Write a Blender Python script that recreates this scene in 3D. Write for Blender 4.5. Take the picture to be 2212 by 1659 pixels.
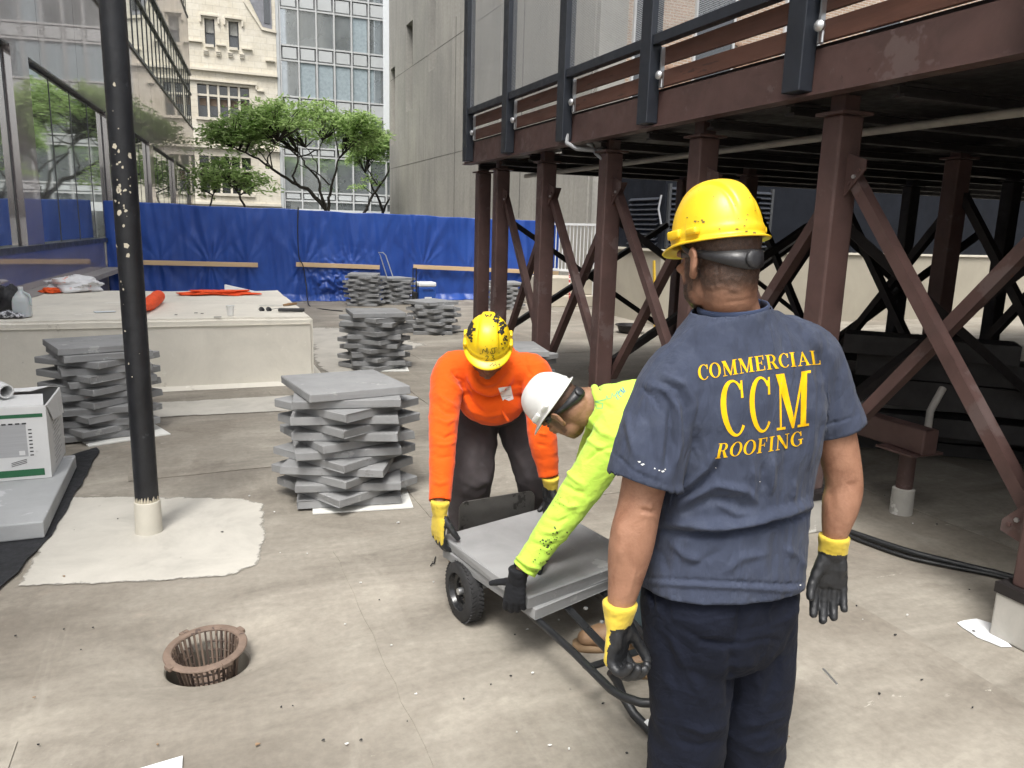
import bpy, bmesh, math, random
import numpy as np
from mathutils import Vector, Matrix, Euler, noise as mnoise
from mathutils.bvhtree import BVHTree
random.seed(7); np.random.seed(7)
for o in list(bpy.data.objects): bpy.data.objects.remove(o)
SC = bpy.context.scene; COL = SC.collection
R_ = math.radians
# ---------------------------------------------------------------- camera
YAW, PITCH, ROLL, EYE = R_(22.6), R_(11.42), math.atan(0.0279), 1.65
FPX, CPX, CPY = 1662.0, 1106.0, 829.5          # focal length and centre for a 2212 x 1659 picture
FW = Vector((math.sin(YAW)*math.cos(PITCH), math.cos(YAW)*math.cos(PITCH), -math.sin(PITCH)))
RT0 = Vector((math.cos(YAW), -math.sin(YAW), 0)); UP0 = RT0.cross(FW)
RT = RT0*math.cos(ROLL)+UP0*math.sin(ROLL); UPV = UP0*math.cos(ROLL)-RT0*math.sin(ROLL)
cam = bpy.data.cameras.new('camera'); camo = bpy.data.objects.new('camera', cam); COL.objects.link(camo)
cam.sensor_fit = 'HORIZONTAL'; cam.sensor_width = 36; cam.lens = 36*FPX/2212
cam.clip_start = 0.05; cam.clip_end = 2000
m = Matrix.Identity(4)
for i in range(3): m[i][0] = RT[i]; m[i][1] = UPV[i]; m[i][2] = -FW[i]
m[2][3] = EYE
camo.matrix_world = m
cam.dof.use_dof = False
SC.camera = camo
# ---------------------------------------------------------------- sky, sun, exposure
SUN_EL, SUN_AZ = R_(62), R_(215)      # azimuth from +Y, clockwise: behind the viewer, to the left
w = bpy.data.worlds.new('World'); SC.world = w; w.use_nodes = True
nt = w.node_tree; nt.nodes.clear()
sk = nt.nodes.new('ShaderNodeTexSky'); sk.sky_type = 'NISHITA'; sk.sun_disc = False
sk.sun_elevation = SUN_EL; sk.sun_rotation = SUN_AZ; sk.air_density = 1.0; sk.dust_density = 6.0; sk.ozone_density = 1.0
hs = nt.nodes.new('ShaderNodeHueSaturation'); hs.inputs['Saturation'].default_value = 0.22   # an overcast sky is nearly white
bg = nt.nodes.new('ShaderNodeBackground'); bg.inputs['Strength'].default_value = 0.14
wo = nt.nodes.new('ShaderNodeOutputWorld')
nt.links.new(sk.outputs[0], hs.inputs['Color']); nt.links.new(hs.outputs[0], bg.inputs['Color']); nt.links.new(bg.outputs[0], wo.inputs['Surface'])
sl = bpy.data.lights.new('sun', 'SUN'); so = bpy.data.objects.new('sun', sl); COL.objects.link(so)
sl.energy = 1.5; sl.angle = R_(20); sl.color = (1.0, 0.965, 0.91)
sd = Vector((math.sin(SUN_AZ)*math.cos(SUN_EL), math.cos(SUN_AZ)*math.cos(SUN_EL), math.sin(SUN_EL)))
so.rotation_euler = sd.to_track_quat('Z', 'Y').to_euler()
so.location = (0, 0, 30)
SC.view_settings.view_transform = 'Standard'; SC.view_settings.look = 'None'
SC.view_settings.gamma = 1.0; SC.view_settings.use_curve_mapping = False
SC.view_settings.exposure = 0.88
SC.render.engine = 'CYCLES'
SC.render.resolution_x = 1024; SC.render.resolution_y = 768
SC.cycles.max_bounces = 6; SC.cycles.diffuse_bounces = 2; SC.cycles.glossy_bounces = 3; SC.cycles.transmission_bounces = 4; SC.cycles.transparent_max_bounces = 6; SC.cycles.use_denoising = True; SC.cycles.use_adaptive_sampling = True; SC.cycles.adaptive_threshold = 0.03
# ---------------------------------------------------------------- helpers
def ray(x, y): return FW+RT*((x-CPX)/FPX)-UPV*((y-CPY)/FPX)
def at(x, y, X=None, Y=None, z=None, hd=None):
    """the point of the place seen at picture position x, y that lies on a plane of the place"""
    d = ray(x, y)
    if z is not None: t = (z-EYE)/d.z
    elif X is not None: t = X/d.x
    elif Y is not None: t = Y/d.y
    else: t = hd/(d.x*math.sin(YAW)+d.y*math.cos(YAW))
    return Vector((0, 0, EYE))+d*t
def W(p):      # (sideways, ahead, height) seen from the standpoint -> world
    return Vector((p[0]*math.cos(YAW)+p[1]*math.sin(YAW), -p[0]*math.sin(YAW)+p[1]*math.cos(YAW), p[2]))
def L(p):      # world -> (sideways, ahead, height)
    return Vector((p[0]*math.cos(YAW)-p[1]*math.sin(YAW), p[0]*math.sin(YAW)+p[1]*math.cos(YAW), p[2]))
ROOTM = {}
def rootmat(p):
    while p.parent: p = p.parent
    return ROOTM.get(p.name, Matrix.Identity(4))
def thing(name, label, cat, loc=(0, 0, 0), rz=0.0, group=None):
    o = bpy.data.objects.new(name, None); COL.objects.link(o)
    o.empty_display_size = 0.1
    o.location = loc; o.rotation_euler = (0, 0, rz)
    o['label'] = label; o['category'] = cat
    if group: o['group'] = group
    ROOTM[o.name] = Matrix.Translation(Vector(loc)) @ Matrix.Rotation(rz, 4, 'Z')
    return o
def tag(o, label=None, cat=None, group=None, kind=None):
    if label: o['label'] = label
    if cat: o['category'] = cat
    if group: o['group'] = group
    if kind: o['kind'] = kind
    return o
def link(name, me, mat=None, parent=None, loc=None, rot=None):
    o = bpy.data.objects.new(name, me); COL.objects.link(o)
    if mat is not None and len(me.materials) == 0: me.materials.append(mat)
    if parent is not None: o.parent = parent
    if loc is not None: o.location = loc
    if rot is not None: o.rotation_euler = rot
    return o
class MB:
    def __init__(s): s.v = []; s.f = []
    def add(s, vs, fs):
        n = len(s.v); s.v += [Vector(v) for v in vs]; s.f += [tuple(n+i for i in f) for f in fs]; return s
    def box(s, lo, hi, rz=0.0, c=None):
        x0, y0, z0 = lo; x1, y1, z1 = hi
        vs = [Vector((x, y, z)) for z in (z0, z1) for x, y in ((x0, y0), (x1, y0), (x1, y1), (x0, y1))]
        if rz:
            c = Vector(c) if c is not None else Vector(((x0+x1)/2, (y0+y1)/2, 0))
            M = Matrix.Rotation(rz, 3, 'Z'); vs = [M @ (v-c)+c for v in vs]
        return s.add(vs, [(3, 2, 1, 0), (4, 5, 6, 7), (0, 1, 5, 4), (1, 2, 6, 5), (2, 3, 7, 6), (3, 0, 4, 7)])
    def bar(s, a, b, w, h, up=(0, 0, 1)):
        """a rectangular bar from a to b"""
        a = Vector(a); b = Vector(b); d = (b-a).normalized(); u = Vector(up)
        x = d.cross(u)
        if x.length < 1e-4: x = d.cross(Vector((1, 0, 0)))
        x.normalize(); y = x.cross(d)
        vs = [p+x*sx*w/2+y*sy*h/2 for p in (a, b) for sx, sy in ((-1, -1), (1, -1), (1, 1), (-1, 1))]
        return s.add(vs, [(3, 2, 1, 0), (4, 5, 6, 7), (0, 1, 5, 4), (1, 2, 6, 5), (2, 3, 7, 6), (3, 0, 4, 7)])
    def tube(s, pts, r, n=10, cap=True):
        pts = [Vector(p) for p in pts]; rr = r if isinstance(r, (list, tuple)) else [r]*len(pts)
        u = None; rings = []
        for i, p in enumerate(pts):
            a = pts[max(0, i-1)]; b = pts[min(len(pts)-1, i+1)]; d = (b-a).normalized()
            if u is None:
                u = d.cross(Vector((0, 0, 1)))
                if u.length < 1e-3: u = d.cross(Vector((1, 0, 0)))
            u = (u-d*u.dot(d)).normalized(); v = d.cross(u)
            rings.append([p+(u*math.cos(2*math.pi*k/n)+v*math.sin(2*math.pi*k/n))*rr[i] for k in range(n)])
        vs = [q for g in rings for q in g]; fs = []
        for i in range(len(pts)-1):
            for k in range(n):
                k2 = (k+1) % n; fs.append((i*n+k, i*n+k2, (i+1)*n+k2, (i+1)*n+k))
        if cap: fs.append(tuple(range(n))[::-1]); fs.append(tuple((len(pts)-1)*n+k for k in range(n)))
        return s.add(vs, fs)
    def lathe(s, prof, c=(0, 0, 0), n=24, axis=None, closed=False):
        """prof: (radius, height) pairs turned round the vertical through c, or round axis"""
        c = Vector(c); q = Vector(axis).to_track_quat('Z', 'Y').to_matrix() if axis is not None else Matrix.Identity(3)
        vs = []; fs = []; m_ = len(prof)
        for r, h in prof:
            for k in range(n):
                a = 2*math.pi*k/n; vs.append(c+q @ Vector((r*math.cos(a), r*math.sin(a), h)))
        for i in range(m_ if closed else m_-1):
            j = (i+1) % m_
            for k in range(n):
                k2 = (k+1) % n; fs.append((i*n+k, i*n+k2, j*n+k2, j*n+k))
        if not closed:
            if prof[0][0] > 1e-5: fs.append(tuple(range(n))[::-1])
            if prof[-1][0] > 1e-5: fs.append(tuple((m_-1)*n+k for k in range(n)))
        return s.add(vs, fs)
    def prism(s, poly, z0, z1):
        n = len(poly); vs = [(x, y, z0) for x, y in poly]+[(x, y, z1) for x, y in poly]
        return s.add(vs, [tuple(range(n))[::-1], tuple(range(n, 2*n))]+[(i, (i+1) % n, n+(i+1) % n, n+i) for i in range(n)])
    def extr(s, poly3, d):
        """a flat outline pushed along d"""
        n = len(poly3); d = Vector(d); vs = [Vector(p) for p in poly3]+[Vector(p)+d for p in poly3]
        return s.add(vs, [tuple(range(n))[::-1], tuple(range(n, 2*n))]+[(i, (i+1) % n, n+(i+1) % n, n+i) for i in range(n)])
    def grid(s, fn, nu, nv, wrap=False):
        vs = [fn(i/nu, j/nv) for i in range(nu+1) for j in range(nv+1)]
        fs = [(i*(nv+1)+j, (i+1)*(nv+1)+j, (i+1)*(nv+1)+j+1, i*(nv+1)+j+1) for i in range(nu) for j in range(nv)]
        return s.add(vs, fs)
    def mesh(s, name='mesh', M=None, fix=True, smooth=False):
        me = bpy.data.meshes.new(name)
        vs = [M @ v for v in s.v] if M is not None else s.v
        me.from_pydata([tuple(v) for v in vs], [], s.f)
        if fix:
            bm = bmesh.new(); bm.from_mesh(me); bmesh.ops.recalc_face_normals(bm, faces=bm.faces); bm.to_mesh(me); bm.free()
        if smooth: smooth_me(me)
        me.update(); return me
    def build(s, name, mat, parent=None, smooth=False, bevel=0.0, fix=True):
        """link as one object; the vertices are given in world coordinates"""
        if parent is not None:
            me = s.mesh(name, rootmat(parent).inverted(), fix); o = link(name, me, mat, parent)
        else:
            c = Vector((0, 0, 0))
            xs = [v.x for v in s.v]; ys = [v.y for v in s.v]; zs = [v.z for v in s.v]
            c = Vector(((min(xs)+max(xs))/2, (min(ys)+max(ys))/2, min(zs)))
            me = s.mesh(name, Matrix.Translation(-c), fix); o = link(name, me, mat, None, c)
            ROOTM[o.name] = Matrix.Translation(c)
        if bevel:
            b = o.modifiers.new('bevel', 'BEVEL'); b.width = bevel; b.segments = 2; b.limit_method = 'ANGLE'; b.angle_limit = R_(35)
        if smooth: smooth_me(me, 0.7)
        return o
def smooth_me(me, ang=None):
    me.polygons.foreach_set('use_smooth', [True]*len(me.polygons))
    if ang is not None:
        try: me.set_sharp_from_angle(angle=ang)
        except Exception: pass
# ---------------------------------------------------------------- materials
def node(nt, t, **k):
    n = nt.nodes.new(t)
    for a, b in k.items():
        if a in n.inputs: n.inputs[a].default_value = b
        else: setattr(n, a, b)
    return n
def newmat(name):
    m = bpy.data.materials.new(name); m.use_nodes = True; nt = m.node_tree; nt.nodes.clear()
    out = nt.nodes.new('ShaderNodeOutputMaterial'); b = nt.nodes.new('ShaderNodeBsdfPrincipled')
    nt.links.new(b.outputs[0], out.inputs[0]); return m, nt, b, out
def coords(nt, kind='Object', rnd=True, scale=(1, 1, 1)):
    tc = nt.nodes.new('ShaderNodeTexCoord'); mp = nt.nodes.new('ShaderNodeMapping'); mp.inputs['Scale'].default_value = scale
    nt.links.new(tc.outputs[kind], mp.inputs['Vector'])
    if rnd:
        oi = nt.nodes.new('ShaderNodeObjectInfo'); mu = nt.nodes.new('ShaderNodeMath'); mu.operation = 'MULTIPLY'; mu.inputs[1].default_value = 37.0
        nt.links.new(oi.outputs['Random'], mu.inputs[0]); cb = nt.nodes.new('ShaderNodeCombineXYZ')
        for i in range(3): nt.links.new(mu.outputs[0], cb.inputs[i])
        nt.links.new(cb.outputs[0], mp.inputs['Location'])
    return mp.outputs[0]
def noise_(nt, vec, scale, detail=6, rough=0.6, dist=0.0):
    n = nt.nodes.new('ShaderNodeTexNoise'); n.inputs['Scale'].default_value = scale; n.inputs['Detail'].default_value = detail
    n.inputs['Roughness'].default_value = rough; n.inputs['Distortion'].default_value = dist
    nt.links.new(vec, n.inputs['Vector']); return n.outputs['Fac']
def ramp(nt, fac, stops):
    r = nt.nodes.new('ShaderNodeValToRGB'); e = r.color_ramp.elements
    while len(e) < len(stops): e.new(0.5)
    for i, (p, c) in enumerate(stops):
        e[i].position = p; e[i].color = (*c, 1) if len(c) == 3 else c
    nt.links.new(fac, r.inputs[0]); return r.outputs[0]
def mixc(nt, fac, a, b, mode='MIX'):
    n = nt.nodes.new('ShaderNodeMix'); n.data_type = 'RGBA'; n.blend_type = mode
    for i, v in ((0, fac), (6, a), (7, b)):
        if isinstance(v, (int, float)): n.inputs[i].default_value = v
        elif isinstance(v, tuple): n.inputs[i].default_value = (*v, 1) if len(v) == 3 else v
        else: nt.links.new(v, n.inputs[i])
    return n.outputs[2]
def math_(nt, op, a, b=None):
    n = nt.nodes.new('ShaderNodeMath'); n.operation = op
    for i, v in ((0, a), (1, b)):
        if v is None: continue
        if isinstance(v, (int, float)): n.inputs[i].default_value = v
        else: nt.links.new(v, n.inputs[i])
    return n.outputs[0]
def bump(nt, b, h, strength=0.3, dist=0.01):
    n = nt.nodes.new('ShaderNodeBump'); n.inputs['Strength'].default_value = strength; n.inputs['Distance'].default_value = dist
    nt.links.new(h, n.inputs['Height'])
    prev = b.inputs['Normal'].links
    if prev: nt.links.new(prev[0].from_socket, n.inputs['Normal'])
    nt.links.new(n.outputs[0], b.inputs['Normal'])
MATS = {}
def pm(name, col, rough=0.6, var=0.25, scale=6.0, b=0.15, bs=80.0, bd=0.004, metal=0.0, spec=0.5, tint=None, spots=None, coat=0.0, sub=0.0, stretch=(1, 1, 1), rv=0.12):
    """painted / plain surface: base colour, cloudy variation, small relief; spots = (colour, scale, threshold)"""
    if name in MATS: return MATS[name]
    m, nt, bs_, out = newmat(name); v = coords(nt, scale=stretch)
    n1 = noise_(nt, v, scale, 7, 0.65, 0.4)
    lo = tuple(c*(1-var) for c in col); hi = tuple(min(1, c*(1+var)) for c in col)
    if tint: lo = tint
    c = ramp(nt, n1, [(0.28, lo), (0.5, col), (0.75, hi)])
    if spots:
        for sc_, ss, th in spots:
            ns = noise_(nt, v, ss, 5, 0.7)
            f = ramp(nt, ns, [(th, (0, 0, 0)), (min(1, th+0.03), (1, 1, 1))]); c = mixc(nt, f, c, sc_)
    nt.links.new(c, bs_.inputs['Base Color'])
    nr = noise_(nt, v, scale*2.3, 5, 0.6); rr = ramp(nt, nr, [(0.3, (rough-rv,)*3), (0.7, (min(1, rough+rv),)*3)])
    nt.links.new(rr, bs_.inputs['Roughness'])
    bs_.inputs['Metallic'].default_value = metal; bs_.inputs['Specular IOR Level'].default_value = spec
    if coat: bs_.inputs['Coat Weight'].default_value = coat; bs_.inputs['Coat Roughness'].default_value = 0.15
    if sub: bs_.inputs['Subsurface Weight'].default_value = sub; bs_.inputs['Subsurface Radius'].default_value = (0.02, 0.008, 0.004); bs_.inputs['Subsurface Scale'].default_value = 0.5
    if b: bump(nt, bs_, noise_(nt, v, bs, 4, 0.6), b, bd)
    MATS[name] = m; return m
# ================================================================ materials of the place
def mat_floor(name='worn_roof_coating', k=1.0, seed=0.0):
    m, nt, b, out = newmat(name)
    tc = nt.nodes.new('ShaderNodeTexCoord'); geo = nt.nodes.new('ShaderNodeNewGeometry')
    def V(s, loc=(0, 0, 0)):
        mp = nt.nodes.new('ShaderNodeMapping'); mp.inputs['Scale'].default_value = s; mp.inputs['Location'].default_value = loc
        nt.links.new(geo.outputs['Position'], mp.inputs['Vector']); return mp.outputs[0]
    v = V((1, 1, 1), (seed, seed, 0)); vs = V((0.55, 1.7, 1), (seed*2, 0, 0)); vy = V((2.2, 0.5, 1), (0, seed, 3))
    big = noise_(nt, v, 0.55, 5, 0.6, 0.5); st = noise_(nt, vs, 1.5, 7, 0.66, 0.6); sty = noise_(nt, vy, 1.5, 6, 0.65, 0.4); fine = noise_(nt, v, 26, 4, 0.7)
    c = ramp(nt, st, [(0.30, (0.24*k, 0.215*k, 0.178*k)), (0.46, (0.385*k, 0.352*k, 0.296*k)), (0.58, (0.475*k, 0.437*k, 0.37*k)), (0.74, (0.62*k, 0.575*k, 0.485*k))])
    c = mixc(nt, ramp(nt, big, [(0.42, (0, 0, 0)), (0.66, (0.8,)*3)]), c, (0.285*k, 0.250*k, 0.205*k))
    c = mixc(nt, ramp(nt, sty, [(0.56, (0, 0, 0)), (0.72, (0.5,)*3)]), c, (0.56*k, 0.52*k, 0.44*k))
    pk = noise_(nt, v, 1.1, 6, 0.7, 0.2)
    c = mixc(nt, ramp(nt, pk, [(0.58, (0, 0, 0)), (0.72, (0.5,)*3)]), c, (0.50*k, 0.41*k, 0.33*k))
    dk = noise_(nt, v, 0.9, 7, 0.72, 1.0)
    c = mixc(nt, ramp(nt, dk, [(0.54, (0, 0, 0)), (0.66, (0.6,)*3)]), c, (0.235*k, 0.205*k, 0.168*k))
    c = mixc(nt, 0.5, c, ramp(nt, fine, [(0.3, (0.38,)*3), (0.7, (0.62,)*3)]), 'OVERLAY')
    # worn-through flakes that show the pale undercoat, and dark specks
    fl = noise_(nt, vs, 3.2, 8, 0.78, 0.4)
    c = mixc(nt, ramp(nt, fl, [(0.655, (0, 0, 0)), (0.675, (1, 1, 1))]), c, (0.64*k, 0.60*k, 0.52*k))
    sp = noise_(nt, v, 17, 4, 0.6)
    c = mixc(nt, ramp(nt, sp, [(0.745, (0, 0, 0)), (0.76, (0.6,)*3)]), c, (0.13*k, 0.12*k, 0.11*k))
    nt.links.new(c, b.inputs['Base Color'])
    nt.links.new(ramp(nt, st, [(0.3, (0.62,)*3), (0.7, (0.86,)*3)]), b.inputs['Roughness'])
    b.inputs['Specular IOR Level'].default_value = 0.35
    bump(nt, b, fine, 0.25, 0.003); bump(nt, b, fl, 0.15, 0.004)
    return m
M_FLOOR = mat_floor(k=0.685)
M_SHEET = mat_floor('relaid_roof_coating', 0.74, 7.3)
M_WHITE = pm('white_roof_coating', (0.56, 0.535, 0.475), 0.7, 0.10, 3.0, 0.3, 30, 0.004, spots=[((0.45, 0.42, 0.355), 2.4, 0.56), ((0.66, 0.64, 0.58), 3.1, 0.6), ((0.40, 0.36, 0.29), 9, 0.66), ((0.30, 0.28, 0.25), 22, 0.75)])
M_BLOCK = pm('cream_coated_concrete', (0.72, 0.685, 0.60), 0.75, 0.14, 1.6, 0.35, 22, 0.006, spots=[((0.58, 0.545, 0.47), 3.5, 0.64), ((0.20, 0.19, 0.17), 14, 0.745), ((0.80, 0.77, 0.69), 2.2, 0.63)])
M_PAVER = pm('grey_concrete_paver', (0.262, 0.265, 0.266), 0.82, 0.2, 3.0, 0.35, 150, 0.0018, spots=[((0.36, 0.362, 0.36), 3.4, 0.62), ((0.20, 0.20, 0.198), 5, 0.66), ((0.14, 0.142, 0.145), 34, 0.745)])
M_BRSTEEL = pm('brown_painted_steel', (0.080, 0.045, 0.040), 0.55, 0.28, 4, 0.12, 90, 0.002, spots=[((0.105, 0.072, 0.067), 2.2, 0.58), ((0.13, 0.06, 0.035), 9, 0.70), ((0.045, 0.025, 0.022), 7, 0.68), ((0.40, 0.37, 0.33), 13, 0.725)])
M_DKSTEEL = pm('dark_steel_and_shade', (0.016, 0.013, 0.013), 0.6, 0.3, 5, 0.1, 60, 0.002)  # dark steel; on the under-deck frame its blackness stands in for shade
M_BLUEBLACK = pm('blue_black_painted_steel', (0.018, 0.022, 0.030), 0.42, 0.25, 4, 0.06, 90, 0.001, spots=[((0.05, 0.055, 0.065), 6, 0.68)])
M_GALV = pm('galvanised_metal', (0.55, 0.56, 0.57), 0.38, 0.15, 12, 0.1, 90, 0.001, metal=0.85)
M_PLANK = pm('brown_stained_board', (0.115, 0.052, 0.036), 0.6, 0.3, 3, 0.25, 60, 0.002, stretch=(4, 0.5, 4), spots=[((0.06, 0.03, 0.022), 4, 0.62)])
M_PINE = pm('pine_batten', (0.60, 0.43, 0.25), 0.65, 0.18, 2.5, 0.15, 50, 0.001, stretch=(0.5, 5, 9), spots=[((0.33, 0.19, 0.09), 7, 0.735)])
M_STONE = None
def mat_ashlar(name, c1, c2, mort, w, h, rough=0.85, plane='XZ'):
    m, nt, b, out = newmat(name); tc = nt.nodes.new('ShaderNodeTexCoord'); sx = nt.nodes.new('ShaderNodeSeparateXYZ'); cb = nt.nodes.new('ShaderNodeCombineXYZ')
    geo = nt.nodes.new('ShaderNodeNewGeometry'); nt.links.new(geo.outputs['Position'], sx.inputs[0])
    nt.links.new(sx.outputs[0 if plane == 'XZ' else 1], cb.inputs[0]); nt.links.new(sx.outputs[2], cb.inputs[1])
    br = nt.nodes.new('ShaderNodeTexBrick'); nt.links.new(cb.outputs[0], br.inputs['Vector'])
    br.inputs['Scale'].default_value = 1; br.inputs['Brick Width'].default_value = w; br.inputs['Row Height'].default_value = h
    br.inputs['Mortar Size'].default_value = 0.012 if h > 0.2 else 0.01; br.inputs['Color1'].default_value = (*c1, 1); br.inputs['Color2'].default_value = (*c2, 1); br.inputs['Mortar'].default_value = (*mort, 1)
    n = noise_(nt, geo.outputs['Position'], 1.1, 7, 0.65); n2 = noise_(nt, geo.outputs['Position'], 7, 5, 0.6)
    c = mixc(nt, 0.55, br.outputs[0], ramp(nt, n, [(0.3, (0.36,)*3), (0.7, (0.62,)*3)]), 'OVERLAY')
    c = mixc(nt, 0.4, c, ramp(nt, n2, [(0.3, (0.38,)*3), (0.7, (0.6,)*3)]), 'OVERLAY')
    nt.links.new(c, b.inputs['Base Color']); b.inputs['Roughness'].default_value = rough
    bump(nt, b, br.outputs['Fac'], -0.25, 0.02)
    return m
M_ASHLAR = mat_ashlar('pale_limestone_ashlar', (0.67, 0.63, 0.535), (0.61, 0.57, 0.48), (0.52, 0.485, 0.41), 0.75, 0.36)
M_TRIM = pm('limestone_trim', (0.62, 0.58, 0.49), 0.85, 0.14, 1.5, 0.2, 10, 0.01)
M_BRICK = mat_ashlar('weathered_brick', (0.33, 0.22, 0.155), (0.40, 0.29, 0.21), (0.47, 0.43, 0.37), 0.21, 0.072)
M_BRICKP = pm('brick_face', (0.34, 0.225, 0.16), 0.9, 0.35, 2.2, 0.3, 30, 0.003, spots=[((0.20, 0.16, 0.13), 1.1, 0.56), ((0.46, 0.36, 0.27), 1.7, 0.6)])
M_GLASSD = None
def mat_glass(name, base, rough=0.06, refl=0.5, wob=0.15, wscale=0.9):
    """tinted window glass: a dark body under a mirror-like face, a little wavy"""
    m, nt, b, out = newmat(name); b.inputs['Base Color'].default_value = (*base, 1); b.inputs['Roughness'].default_value = rough
    b.inputs['IOR'].default_value = 1.5; b.inputs['Specular IOR Level'].default_value = refl; b.inputs['Coat Weight'].default_value = 1.0; b.inputs['Coat Roughness'].default_value = 0.02; b.inputs['Coat IOR'].default_value = 1.7
    v = coords(nt, rnd=True); bump(nt, b, noise_(nt, v, wscale, 2, 0.4), wob, 0.02); return m
M_WIN = mat_glass('dark_window_glass', (0.035, 0.04, 0.045), 0.08, 0.6, 0.1)
M_MIRROR = None
def mat_mirror(name, base, mirror, amount, wob=0.02, streak=0.0, rough=0.03):
    """coated facade glass or polished stone: part body colour, part mirror"""
    m, nt, b, out = newmat(name); b.inputs['Roughness'].default_value = 0.35
    v = coords(nt, rnd=False); n = noise_(nt, v, 0.6, 6, 0.6)
    c = ramp(nt, n, [(0.3, tuple(x*0.75 for x in base)), (0.7, tuple(x*1.25 for x in base))])
    if streak:
        mp = nt.nodes.new('ShaderNodeMapping'); mp.inputs['Scale'].default_value = (3, 3, 0.25); nt.links.new(v, mp.inputs[0])
        c = mixc(nt, ramp(nt, noise_(nt, mp.outputs[0], 1.5, 6, 0.7), [(0.45, (0, 0, 0)), (0.75, (streak,)*3)]), c, (0.33, 0.30, 0.31))
    nt.links.new(c, b.inputs['Base Color'])
    g = nt.nodes.new('ShaderNodeBsdfGlossy'); g.inputs['Color'].default_value = (*mirror, 1); g.inputs['Roughness'].default_value = rough
    bn = nt.nodes.new('ShaderNodeBump'); bn.inputs['Strength'].default_value = wob; bn.inputs['Distance'].default_value = 0.01
    nt.links.new(noise_(nt, v, 0.7, 2, 0.4), bn.inputs['Height']); nt.links.new(bn.outputs[0], g.inputs['Normal'])
    mx = nt.nodes.new('ShaderNodeMixShader'); mx.inputs[0].default_value = amount
    nt.links.new(b.outputs[0], mx.inputs[1]); nt.links.new(g.outputs[0], mx.inputs[2]); nt.links.new(mx.outputs[0], out.inputs[0])
    return m
M_FACGLASS = mat_mirror('mirrored_facade_glass', (0.15, 0.16, 0.16), (0.95, 0.97, 0.95), 0.76)
M_FACSTONE = mat_mirror('polished_mauve_granite', (0.30, 0.265, 0.27), (0.95, 0.91, 0.90), 0.50, 0.02, 0.35)
M_GREYGLASS = mat_mirror('curtain_wall_glass', (0.20, 0.22, 0.23), (0.85, 0.9, 0.92), 0.45, 0.12)
M_GREYPANEL = pm('light_grey_metal_panel', (0.48, 0.50, 0.505), 0.5, 0.06, 1.0, 0.05, 20, 0.002)
M_MULLION = pm('pale_aluminium', (0.50, 0.51, 0.51), 0.45, 0.08, 2, 0.0)
M_DARKFRAME = pm('dark_bronze_frame', (0.055, 0.058, 0.062), 0.4, 0.15, 4, 0.0)
def mat_concrete():
    m, nt, b, out = newmat('streaked_board_concrete'); geo = nt.nodes.new('ShaderNodeNewGeometry')
    def V(s):
        mp = nt.nodes.new('ShaderNodeMapping'); mp.inputs['Scale'].default_value = s; nt.links.new(geo.outputs['Position'], mp.inputs[0]); return mp.outputs[0]
    a = noise_(nt, V((0.35, 0.35, 0.25)), 1.0, 6, 0.6, 0.3); s = noise_(nt, V((1.6, 1.6, 0.12)), 1.3, 8, 0.65, 0.2); f = noise_(nt, V((1, 1, 1)), 9, 6, 0.65)
    c = ramp(nt, a, [(0.3, (0.26, 0.255, 0.235)), (0.55, (0.335, 0.325, 0.295)), (0.75, (0.40, 0.385, 0.345))])
    c = mixc(nt, ramp(nt, s, [(0.5, (0, 0, 0)), (0.72, (0.75,)*3)]), c, (0.21, 0.205, 0.19))
    c = mixc(nt, 0.5, c, ramp(nt, f, [(0.3, (0.4,)*3), (0.7, (0.6,)*3)]), 'OVERLAY')
    nt.links.new(c, b.inputs['Base Color']); b.inputs['Roughness'].default_value = 0.9
    bump(nt, b, f, 0.2, 0.01); return m
M_CONC = mat_concrete()
# ================================================================ ground
def roof_floor():
    D = at(447, 1394, z=0.032); cx, cy = D.x, D.y
    mb = MB(); n = 64; R0 = 0.138
    prof = [(R0, -0.26), (R0, -0.060), (0.144, -0.052), (0.185, -0.044), (0.23, -0.030), (0.28, -0.016), (0.34, -0.006), (0.42, -0.001), (0.5, 0.0)]
    vs = []; fs = []
    for r, z in prof:
        for k in range(n):
            a = 2*math.pi*k/n; e = 1+0.05*math.sin(2*a+0.7)*(r > 0.2)
            vs.append((cx+r*e*math.cos(a)*1.1, cy+r*e*math.sin(a), z+(0.004*math.sin(5*a) if 0.2 < r < 0.4 else 0)))
    B = 32.0
    for k in range(n):       # outer square border
        a = 2*math.pi*k/n; c, s = math.cos(a), math.sin(a); t = 1/max(abs(c), abs(s)); vs.append((cx+c*t*B, cy+s*t*B, 0))
    for i in range(len(prof)):
        for k in range(n):
            k2 = (k+1) % n; fs.append((i*n+k, i*n+k2, (i+1)*n+k2, (i+1)*n+k))
    fs.append(tuple(range(n))[::-1])
    me = bpy.data.meshes.new('roof_floor'); me.from_pydata(vs, [], fs)
    bm = bmesh.new(); bm.from_mesh(me); bmesh.ops.recalc_face_normals(bm, faces=bm.faces)
    up = sum(f.normal.z*f.calc_area() for f in bm.faces)
    if up < 0: bmesh.ops.reverse_faces(bm, faces=bm.faces)
    bm.to_mesh(me); bm.free(); smooth_me(me, 0.6)
    o = link('roof_floor', me, M_FLOOR); tag(o, kind='structure'); return o, (cx, cy)
FLOOR, DRAIN = roof_floor()
g = MB(); g.box((-700, -700, -0.9), (700, 700, -0.6)); go = g.build('street_ground', pm('street_asphalt', (0.07, 0.07, 0.07), 0.9, 0.2, 2), None); tag(go, kind='structure')
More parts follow.
